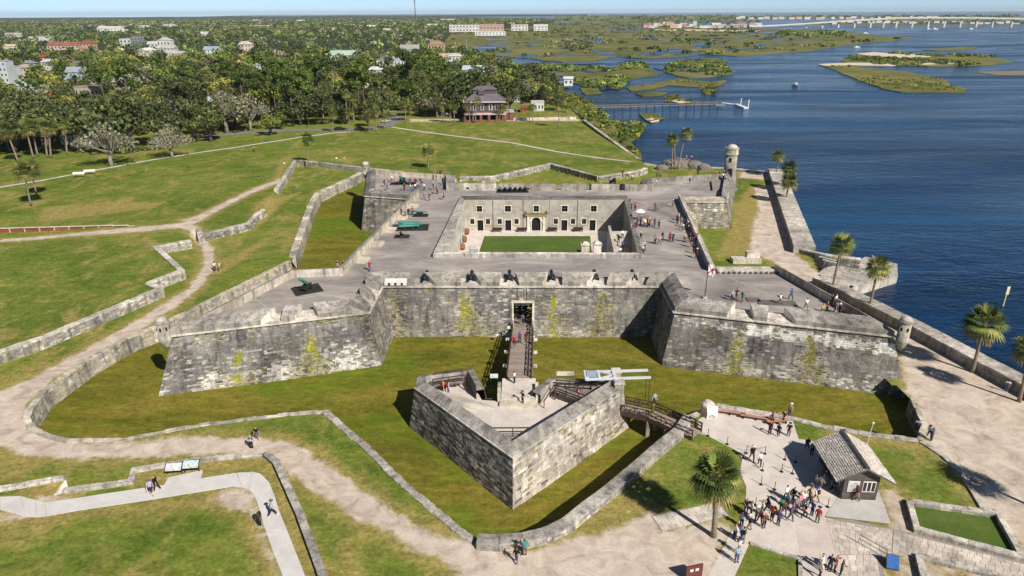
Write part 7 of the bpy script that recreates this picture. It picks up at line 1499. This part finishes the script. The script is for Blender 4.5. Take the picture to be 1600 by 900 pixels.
# the wood beyond, one mass of leaf clumps
def mass(name,trees,n,pal_fn,size,label,flat=.6):
    T=np.array([(x,y,R,H) for x,y,R,H,_ in trees]); N=len(T); idx=np.repeat(np.arange(N),n); d=RNG.normal(size=(N*n,3)); d/=np.linalg.norm(d,axis=1,keepdims=True); d[:,2]=np.abs(d[:,2])*1.0-.15
    lob=RNG.normal(size=(N,4,3))*.35; li=RNG.integers(0,4,N*n); off=lob[idx,li]; off[:,2]*=.5
    r=RNG.uniform(.55,1.0,N*n)[:,None]; c=(d*r*.75+off); cen=np.stack([T[idx,0]+c[:,0]*T[idx,2],T[idx,1]+c[:,1]*T[idx,2],T[idx,3]*.52+c[:,2]*T[idx,3]*.55],1)
    v,q_=rquads(cen,size*T[idx,2],d*.9,.9); base=(np.array([lin(random.choice(pal_fn(t[4]))) for t in trees])*RNG.uniform(.85,(1.15 if 'scrub' in name else 1.6),(N,1)))[idx]
    o=np_mesh(name,v,q_,base*RNG.uniform(.82,1.18,(N*n,1)),LEAF,None,'stuff'); tag(o,label,'trees'); return o
PAL={'oak':OAKP,'grey':GRYP,'olive':OLVP,'palm':PALP,'pine':PINP,'cedar':CEDP,'yellow':YELP,'rust':RUSP}
rest=[]
for x,y in kept[len(individual):]:
    k=kind_at(x,y); k='oak' if k=='rust' and random.random()<.6 else k; s=random.uniform(.85,1.35); rest.append((x,y,5.8*s,(9.8 if k!='pine' else 14)*s,k))
mass('town_wood',rest,110,lambda k:PAL[k],.30,'dense mixed wood of dark oaks and grey trees filling the town')
farw=[]
for x,y in sample(760,4300,15000,0,0):
    px,py=Q(x,y,0)
    if px<-40: continue
    if hidden_b(px,py,Q(x,y,9)[1],7*ppm(V((x,y,0)))): continue
    if 130<px<210 and 45<py<54: continue
    s=random.uniform(.8,1.3)*(1+max(0,y-1200)/1600); k=random.choice(['oak','oak','oak','cedar','pine','olive','grey','oak']); farw.append((x,y,5.2*s,9.5*min(s,1.5),k))
mass('distant_wood',farw,24,lambda k:PAL[k],.5,'unbroken dark woodland running to the horizon behind the town')
# ================================================================== MARSH
def ragged(px,z,amp,step=9,seed=0):
    pts=[P(a,b,z) for a,b in px]; out=[]
    for i,p in enumerate(pts):
        q=pts[(i+1)%len(pts)]; n=max(1,int((q-p).length/step)); n=min(n,60); d=(q-p); nn=V((-d.y,d.x,0)).normalized()
        for k in range(n): r=p.lerp(q,k/n); out.append(r+nn*amp*(vn(r.x*.03+seed,r.y*.03)*1.3+vn(r.x*.11+seed,r.y*.11)*.6)*(1 if k else .5))
    return [(p.x,p.y) for p in out]
def m_marsh():
    t=NT('marsh_grass'); p=t.pos((1,.7,1)); a=t.noise(.012,5,.65,p,.6); b=t.noise(.08,5,.7,p); f=t.noise(.6,4,.7,t.pos())
    c=t.ramp(a,[(.3,lin('3f4a20')),(.44,lin('5f622e')),(.55,lin('7c773c')),(.68,lin('94855a'))]); c=t.mix(c,t.ramp(b,[(.3,lin('333f1a')),(.47,lin('5c6230')),(.62,lin('857a48'))]),.5)
    c=t.mix(c,t.ramp(f,[(.3,.7),(.7,1.25)]),1.0,'MULTIPLY'); t.base(c); t.rough(.95); return t.mat
MARSH_M=m_marsh(); MUD=m_conc('mud_flat',(lin('6f6450'),lin('857862'),lin('998c74'))); BEACH=m_conc('beach_sand',(lin('c2b196'),lin('d6c8b0'),lin('e2d6c2')))
ISL={'marsh_main':[(684,72),(700,52),(800,39),(862,36),(1010,33),(1060,40),(1130,44),(1200,46),(1290,47),(1325,50),(1375,56),(1428,59),(1400,63),(1345,67),(1305,74),(1260,80),(1200,84),(1150,88),(1100,84),(1060,88),(1000,91),(960,88),(930,95),(880,97),(830,92),(790,88),(735,84)],
 'marsh_mid':[(790,101),(835,104),(852,101),(905,105),(960,107),(985,98),(1005,97),(1012,106),(1022,111),(1031,117),(1000,121),(982,124),(977,131),(965,140),(945,136),(920,137),(905,132),(898,124),(875,118),(845,118),(800,111)],
 'marsh_right':[(1048,97),(1100,93),(1131,95),(1135,103),(1146,115),(1110,120),(1078,122),(1050,117),(1036,110)],
 'marsh_strip':[(980,136),(1020,130),(1060,122),(1110,128),(1135,125),(1132,131),(1100,136),(1042,133),(1020,139),(985,142)],
 'marsh_rim':[(862,140),(900,148),(915,156),(930,164),(950,178),(952,188),(980,193),(1002,191),(1010,199),(1000,212),(985,222),(1001,240),(1006,256),(1003,257),(958,222),(914,190),(896,172)],
 'marsh_spot_near':[(998,177),(1020,176),(1037,184),(1018,192),(1008,187)],'marsh_low':[(905,137),(935,138),(940,146),(915,147)],
 'marsh_thin':[(993,146),(1015,143),(1042,144),(1036,149),(1005,150)],'marsh_tuft':[(1095,137),(1108,134),(1121,138),(1118,146),(1102,147)],'marsh_islet':[(1040,151),(1055,147),(1081,158),(1075,160),(1038,158)],
 'island_lower':[(1287,103),(1325,102),(1350,106),(1420,112),(1450,119),(1481,125),(1483,133),(1512,139),(1508,144),(1410,144),(1378,138),(1345,126),(1315,114)],
 'island_upper':[(1313,95),(1330,87),(1345,84),(1400,82),(1460,87),(1500,84),(1550,86),(1556,90),(1582,98),(1520,102),(1450,104),(1400,102),(1330,99)],
 'sand_spit_grass':[(1440,78),(1500,73),(1528,73),(1525,76),(1460,79)]}
mi=0
for nm,px in ISL.items():
    mi+=1; amp=9 if nm=='marsh_main' else 4 if nm in('marsh_mid','marsh_right','island_upper') else 1.6; m=MB(); m.prism(ragged(px,MARSH_Z,amp,11 if amp<5 else 25,mi*3.7),MARSH_Z-.35,MARSH_Z); m.build('marsh_ground',MARSH_M,None,False,'structure')
for px,z in [([(1280,100),(1320,98),(1400,97.5),(1405,101),(1390,102.5),(1330,101.5),(1290,103)],.12),([(1338,84),(1365,81),(1398,84),(1458,86),(1452,89),(1410,90),(1360,87)],.12),([(1525,113),(1600,110),(1640,112),(1640,118),(1560,117.5)],-.25),([(1425,99),(1500,96),(1505,98),(1440,101)],.12),([(1050,158),(1062,154),(1078,159),(1060,160)],.12),([(1008,186),(1022,184),(1030,188),(1016,191)],.12),([(1012,45.5),(1100,46),(1190,47.5),(1180,49.5),(1030,47.5)],.12),([(165,45.5),(200,46),(205,51),(150,50)],1.9)]:
    m=MB(); m.prism(ragged(px,MARSH_Z+z,1.5,8,px[0][0]),MARSH_Z-.3,MARSH_Z+z); m.build('sand_bar',BEACH if z>0 else MUD,None,False,'structure')
for px in [[(905,58),(922,57),(946,61),(944,67),(918,66)],[(950,42),(1010,42),(1020,45),(960,47)],[(1006,56),(1025,56),(1026,60),(1008,60)],[(990,86),(1030,79),(1050,75),(1090,80),(1095,83),(1050,82),(1030,87)],[(1075,70),(1092,67),(1112,70),(1110,74),(1098,76)],[(1120,67),(1136,66.5),(1134,69.5)],[(755,60),(795,61),(793,64),(760,63)],[(722,74),(760,72),(795,72),(790,77),(750,80),(722,81)],[(808,85),(838,85),(838,90),(812,90)],[(880,70),(895,68),(893,72)],[(1175,57),(1195,55),(1215,54),(1210,58)],[(1100,68),(1112,67),(1108,70)],[(1170,50),(1230,50),(1225,53),(1180,52.5)],[(780,78),(800,80),(800,84),(782,82)]]:
    m=MB(); m.prism(ragged(px,MARSH_Z+.05,4,14,px[0][0]),MARSH_Z+.05,MARSH_Z+.05); m.build('marsh_pond',WATER_M,None,False,'structure')
for px in [[(1020,105),(1030,103),(1051,104),(1050,109),(1030,109)],[(1090,106),(1103,106),(1104,110),(1096,111)],[(937,134),(955,132),(955,138),(940,141)],[(976,196),(987,195),(986,203),(978,202)]]:
    m=MB(); m.prism(ragged(px,MARSH_Z+.05,1,8,px[0][0]),MARSH_Z+.05,MARSH_Z+.05); m.build('marsh_pond',WATER_M,None,False,'structure')
for k,px in enumerate([[(800,70),(842,73),(880,76),(930,79),(958,87)],[(735,76),(770,69),(815,66),(850,62),(900,64)],[(1010,60),(1040,64),(1075,63),(1105,66),(1140,70)],[(1090,80),(1130,79),(1165,76),(1205,74)],[(960,52),(1000,54),(1050,53),(1100,56),(1160,60)],[(1180,70),(1215,66),(1250,66)],[(860,88),(890,85),(930,88),(985,83)],[(850,108),(880,112),(905,110),(930,114),(955,110)],[(910,128),(930,125),(950,128),(975,126)],[(1060,104),(1075,109),(1090,112),(1120,110)],[(1230,58),(1265,60),(1290,63)],[(1140,51),(1200,58),(1230,62)],[(870,48),(920,50),(960,47)],[(1050,87),(1075,84),(1110,86)],[(820,96),(850,98),(900,99),(960,97),(1000,94)]]):
    pts=resample([tuple(p)[:2] for p in PP(px,MARSH_Z)],14); pts=[p+V((vn(p.x*.02,p.y*.02,k)*12,vn(p.x*.02,p.y*.02,k+9)*22,0)) for p in pts]; wd=[1.6*(2.0+3.2*abs(vn(p.x*.015,p.y*.015,k+3)))*p.y/700 for p in pts]; m=MB()
    L_,R_=sides(pts,1,1); L_=[p+(q-p)*w_ for p,q,w_ in zip(pts,L_,wd)]; R_=[p+(q-p)*w_ for p,q,w_ in zip(pts,R_,wd)]
    for i in range(len(pts)-1): m.face([(q.x,q.y,MARSH_Z+.03+.002*k) for q in (R_[i],R_[i+1],L_[i+1],L_[i])])
    m.build('marsh_creek',WATER_M,None,False,'structure')
# mangrove clumps and marsh scrub over the islands
def scrub(px,n,rm,hm,pal,label,bias=None):
    poly=[tuple(P(a,b,MARSH_Z))[:2] for a,b in px]; a=np.array(poly); lo,hi=a.min(0),a.max(0); pts=[]; tries=0
    while len(pts)<n and tries<n*40:
        tries+=1; x,y=random.uniform(lo[0],hi[0]),random.uniform(lo[1],hi[1])
        if sdf(poly,np.array([x]),np.array([y]))[0]<rm*.3: continue
        if vn(x*.011,y*.011)+.5*vn(x*.04,y*.04)<(bias if bias is not None else -.05): continue
        s=random.uniform(.5,1.3); pts.append((x,y,rm*s,hm*s,0))
    if not pts: return
    T=[(x,y,r*.8,h*.55,'k') for x,y,r,h,_ in pts]; N=len(T); o=mass('marsh_scrub',T,22,lambda k:pal,.6,label); o.location.z=MARSH_Z-.2
SC_=['45521f','505c28','5c6832','3c481c','6b7038']
scrub(ISL['marsh_main'],700,9,4.5,SC_+['6b6f3a','777052'],'dark scrub scattered over the broad far marsh',.08); scrub(ISL['marsh_mid'],340,4.5,3.2,SC_,'dark mangrove scrub on the middle marsh'); scrub(ISL['marsh_right'],200,4,3.2,SC_,'dark mangrove scrub on the marsh island by the channel'); scrub(ISL['marsh_rim'],260,2.2,2.0,['4d5a22','5d682a','3c4a1c','6d6c30'],'green marsh shrubs along the foot of the sea wall',-.3)
scrub(ISL['island_lower'],110,3,1.2,['5f6428','555c24','6f7034'],'low green scrub on the near right island',.0); scrub(ISL['island_upper'],160,5,3,SC_,'dark scrub on the far right island',.0); scrub([(1220,50),(1330,50),(1330,57),(1215,57)],60,12,8,SC_,'dark tree line on the far marsh point',-.4); scrub(ISL['marsh_strip'],30,2.4,1.4,['5a5c30','6b6638'],'brown tufts on the thin marsh strip'); scrub(ISL['marsh_tuft'],24,2.4,2.2,SC_,'dark tuft island near the pier head',-.5)
scrub([(880,62),(930,65),(925,78),(885,76)],70,8,6,GRYP+SC_,'greyish wooded hummock in the far marsh',-.6); scrub(ISL['marsh_spot_near'],16,1.6,1.0,['5a5c30','6b6638'],'small tufts on the mud islet',-.6); scrub(ISL['marsh_islet'],26,2.2,1.6,SC_,'green tufts on the islet behind the pier',-.5)
scrub([(1003,30),(1190,33),(1190,45),(1003,44)],150,16,10,SC_,'dark trees between the waterfront roofs',-.5); scrub([(1150,25.8),(1600,24.6),(1600,27.5),(1150,29)],110,40,12,SC_,'tree line of the far barrier shore',-.6); scrub([(1240,35),(1640,33),(1640,38),(1240,38)],120,14,9,SC_,'trees on the shore behind the bridge',-.5); scrub([(870,24.5),(1150,24.5),(1150,31),(870,33)],240,38,10,SC_+GRYP[:2],'hazy low shore along the horizon',-.6)
for px in [[(1140,28.8),(1240,28.6),(1420,28),(1640,27),(1640,25.2),(1400,24.6),(1140,26)],[(860,33.5),(1150,32),(1190,27.5),(1150,23.6),(870,23.6)],[(1235,38.2),(1320,38.6),(1480,38.2),(1640,37.6),(1640,32),(1420,30.5),(1300,32)]]:
    m=MB(); m.prism(ragged(px,MARSH_Z+.1,12,90,2),MARSH_Z-.3,MARSH_Z+.1); m.build('far_shore',MARSH_M,None,False,'structure')
# ================================================================== WATERFRONT
br=thing('causeway_bridge','long pale concrete bridge arching across the bay near the horizon','bridge'); BC=lin('d2cdc6'); BP=[(1170,42.0,2),(1210,40.6,4),(1260,37.6,9),(1310,34.4,15),(1360,31.3,20),(1400,29.6,23.5),(1450,29.3,24),(1500,29.8,23.5),(1550,30.6,22),(1610,31.8,19.5),(1680,33.2,17)]
pts=[]
for k,(px,py,z) in enumerate(BP):
    a=P(1170,42.5,0); b=P(1680,40.5,0); t=(px-1170)/510
    y=a.y+(b.y-a.y)*t; x0=P(px,41.5,0); pts.append(V((x0.x*y/x0.y,y,z)))
for i in range(len(pts)-1):
    m=MB(); m.beam(pts[i],pts[i+1],14,3.4,BC); m.build('deck_span',WMAT,br)
    for s in (-1,1): m=MB(); m.beam(pts[i]+V((0,s*6.2,1.6)),pts[i+1]+V((0,s*6.2,1.6)),.5,1.2,mulc(BC,1.08)); m.build('parapet',WMAT,br)
    n=2
    for k in range(n):
        c=pts[i].lerp(pts[i+1],k/n)
        if c.z<6: continue
        m=MB(); m.box((c.x,c.y,WATER_Z-2),(5,3,c.z-WATER_Z+.8),0,BC,0,.7); m.box((c.x,c.y,c.z-3.2),(5,11,2.0),0,mulc(BC,.85)); m.build('pier',WMAT,br)
for k in range(9):
    c=pts[3].lerp(pts[9],k/9); i=3+int(k/9*6); m=MB(); p=pts[min(10,i)]; m.box((c.x+random.uniform(-20,20),c.y-3,p.z+1.15),(6 if k!=5 else 16,2.6,1.9 if k!=5 else 3.6),0,random.choice([WHITE,lin('3a4a5a'),lin('8a2a2a')])); m.box((c.x,c.y-3,p.z+1.1),(.1,.1,.1)); 
# fishing pier with floating head
pa,pb=P(922,168,-.9),P(1122,162.5,-.9); pr=thing('fishing_pier','long thin timber pier on piles with a floating white head in the bay','pier',(pa.x,pa.y,-.9)); off=-V((pa.x,pa.y,-.9)); d=pb-pa; L=d.length; d/=L; n=int(L/4.2)
TB3=lin('8a847c')
for k in range(n+1):
    c=pa+d*L*k/n
    for s in (-.8,.8): m=MB(); m.beam((c.x,c.y+s,WATER_Z-2),(c.x,c.y+s,.3),.28,.28,lin('5f5a54')); b=m.build('pile',WOODM,pr); b.location=off
m=MB(); m.beam(pa,pb,2.0,.22,TB3); b=m.build('pier_deck',WOODM,pr); b.location=off
for s in (-.9,.9):
    m=MB(); m.beam(pa+V((0,s,1.0)),pb+V((0,s,1.0)),.1,.12,TB3); b=m.build('rail',WOODM,pr); b.location=off
h0=P(1120,164,-.9); m=MB(); m.box((h0.x+1.5,h0.y,-1.2),(5,4,.5),0,TB3); b=m.build('pier_head',WOODM,pr); b.location=off
g0,g1,g2=P(1126,160,-.6),P(1150,163,-2.2),P(1166,169,-2.3); m=MB(); m.beam(g0,g1,1.6,.3,lin('c9ccd2')); b=m.build('gangway',PAINT,pr); b.location=off; m=MB(); m.beam(g1,g2,2.6,.7,lin('d9dbde')); b=m.build('floating_stage',PAINT,pr); b.location=off
for q_ in (P(1157,166,WATER_Z),P(1169,168,WATER_Z)): m=MB(); m.beam((q_.x,q_.y,WATER_Z-1),(q_.x,q_.y,2.6 if q_.x<118 else 1.6),.45,.45,lin('d9d8d4')); b=m.build('guide_pile',PAINT,pr); b.location=off
a,b_=P(868,128,-.9),P(897,128,-.9); o=thing('boat_dock','small dock with a dark boat shed at the inlet below the marsh','dock'); m=MB(); m.beam(a,b_,2.5,.3,lin('a9a198')); m.build('dock_deck',WOODM,o)
for k in range(6): c=a.lerp(b_,k/5); m=MB(); m.beam((c.x,c.y,WATER_Z-1),(c.x,c.y,-.9),.5,.5,lin('3a322c')); m.build('pile',WOODM,o)
m=MB(); m.beam(P(890,133,-1.2),P(868,133,-1.2),3,1.4,lin('2c2a2a')); m.build('boat_shed',WOODM,o)
# boats
BW=lin('eceded')
def boat(label,px,py,L,rz,cabin=True,wake=0,mast=0):
    p=P(px,py,WATER_Z); o=thing('motor_boat' if not mast else 'sailing_boat',label,'boat',(p.x,p.y,WATER_Z),rz,'boats on the bay'); w_=L*.16; st=[(-.5,.9,.55),(-.2,1,.6),(.15,.95,.7),(.38,.55,.85),(.5,.03,1.0)]; m=MB(); vs=[]
    for t,k,h in st: vs+=[(t*L,-w_*k,h*L*.13),(t*L,w_*k,h*L*.13),(t*L*.97,-w_*k*.6,-.25),(t*L*.97,w_*k*.6,-.25)]
    fs=[]
    for i in range(4): a=i*4; fs+=[(a,a+2,a+6,a+4),(a+1,a+5,a+7,a+3),(a,a+4,a+5,a+1)]
    fs.append((0,1,3,2)); m.mesh(vs,fs,BW); m.build('hull',PAINT,o)
    if cabin:
        m=MB(); m.box((-.02*L,0,L*.075),(L*.34,w_*1.3,L*.11),0,BW,0,.85); c=m.build('cabin',PAINT,o); m=MB(); m.box((.10*L,0,L*.12),(L*.12,w_*1.2,L*.04)); m.build('windscreen',GLASS,c); m=MB(); m.box((-.05*L,0,L*.2),(L*.30,w_*1.4,L*.02),0,BW); m.build('canopy',PAINT,c)
        for sy in (-.5,.5):
            for sx in (-.17,.07): m=MB(); m.beam((sx*L,sy*w_*1.2,L*.1),(sx*L,sy*w_*1.2,L*.205),.06,.06,BW); m.build('canopy_post',PAINT,c)
    if mast: m=MB(); m.tube([(0,0,.3),(0,0,mast)],.1,5,BW); m.build('mast',PAINT,o)
    return o
boat('white motor boat heading toward the camera on the open bay, wake behind',1243,134,8.5,-math.pi/2,True); boat('white motor boat off the far marsh point',1338,74.5,11,.2); boat('left of two white boats moored before the bridge',1450,46,16,.1); boat('right of two white boats moored before the bridge',1460,46.3,20,.1); boat('small white boat near the right end of the bridge',1517,46,17,.2,True); boat('white sailing boat at the inlet beside the wood',729,83,10,.3,False,0,16); boat('white boat near the left pier of the bridge',1352,52.5,14,0)
FOAM=M_plain('wake_foam',(.16,.25,.36),.5,.2)
p=P(1243,133,WATER_Z+.03); m=MB()
for s in (-1,1):
    for k in range(9): a=V((p.x+s*(.8+k*2.0),p.y+2+k*3.0,WATER_Z+.03)); b=V((p.x+s*(.8+(k+1)*2.0),p.y+2+(k+1)*3.0,WATER_Z+.03)); t=.9-.07*k; m.face([a,b,b+V((-s*t,0,0)),a+V((-s*t,0,0))] if s>0 else [a+V((t,0,0)),b+V((t,0,0)),b,a])
o=m.build('boat_wake',FOAM); o['kind']='structure'
# parked cars by the street
def car(label,px,py,col,rz):
    p=P(px,py,.05); o=thing('parked_car',label,'car',(p.x,p.y,.05),rz,'cars parked along the street'); c=lin(col); m=MB(); pr=[(-2.1,.35),(2.1,.35),(2.15,.7),(1.3,.85),(.7,1.4),(-1.1,1.42),(-1.8,.95),(-2.15,.85)]; n=len(pr)
    m.mesh([(x,-.85,z) for x,z in pr]+[(x,.85,z) for x,z in pr],[tuple(range(n)),tuple(reversed(range(n,2*n)))]+[(i,n+i,n+(i+1)%n,(i+1)%n) for i in range(n)],c); m.build('body',PAINT,o)
    for sx in (-1.3,1.3):
        for sy in (-.86,.86): m=MB(); m.tube([(sx,sy-.1,.33),(sx,sy+.1,.33)],.33,10,(.02,.02,.02)); m.build('wheel',IRON,o)
    for s in (-.86,.86): m=MB(); m.mesh([(-1.0,s,.92),(.85,s,.92),(.55,s,1.32),(-.9,s,1.34)],[(0,1,2,3)] if s<0 else [(3,2,1,0)]); m.build('side_window',GLASS,o)
    return o
for px,py,c,r,lb in [(530,203.5,'26282c',.05,'dark car on the street before the wood, left of two'),(562,203,'30343a',.05,'dark car on the street before the wood, right of two'),(603,191,'d9dadc',1.2,'white car at the street bend'),(696,181,'c9ccd0',.1,'pale car parked left of the dark house'),(1,1,None,0,'')][:4]: car(lb,px,py,c,r)
# ================================================================== AIR
hz=NT('haze_air'); hz.t.nodes.remove(hz.b); pv=hz.n('ShaderNodeVolumePrincipled'); pv.inputs['Color'].default_value=(.78,.88,1.0,1); pv.inputs['Density'].default_value=3.8e-5; pv.inputs['Anisotropy'].default_value=.0; hz.l(pv.outputs[0],hz.out.inputs['Volume'])
m=MB(); X0,X1,Y0,Y1,Z0,Z1=-16000,32000,-200,27000,-6,100; m.mesh([(X0,Y0,Z0),(X1,Y0,Z0),(X1,Y1,Z0),(X0,Y1,Z0),(X0,Y0,Z1),(X1,Y0,Z1),(X1,Y1,Z1),(X0,Y1,Z1)],[(3,2,1,0),(4,5,6,7),(0,1,5,4),(1,2,6,5),(2,3,7,6),(3,0,4,7)]); m.build('haze',hz.mat,None,False,'stuff')
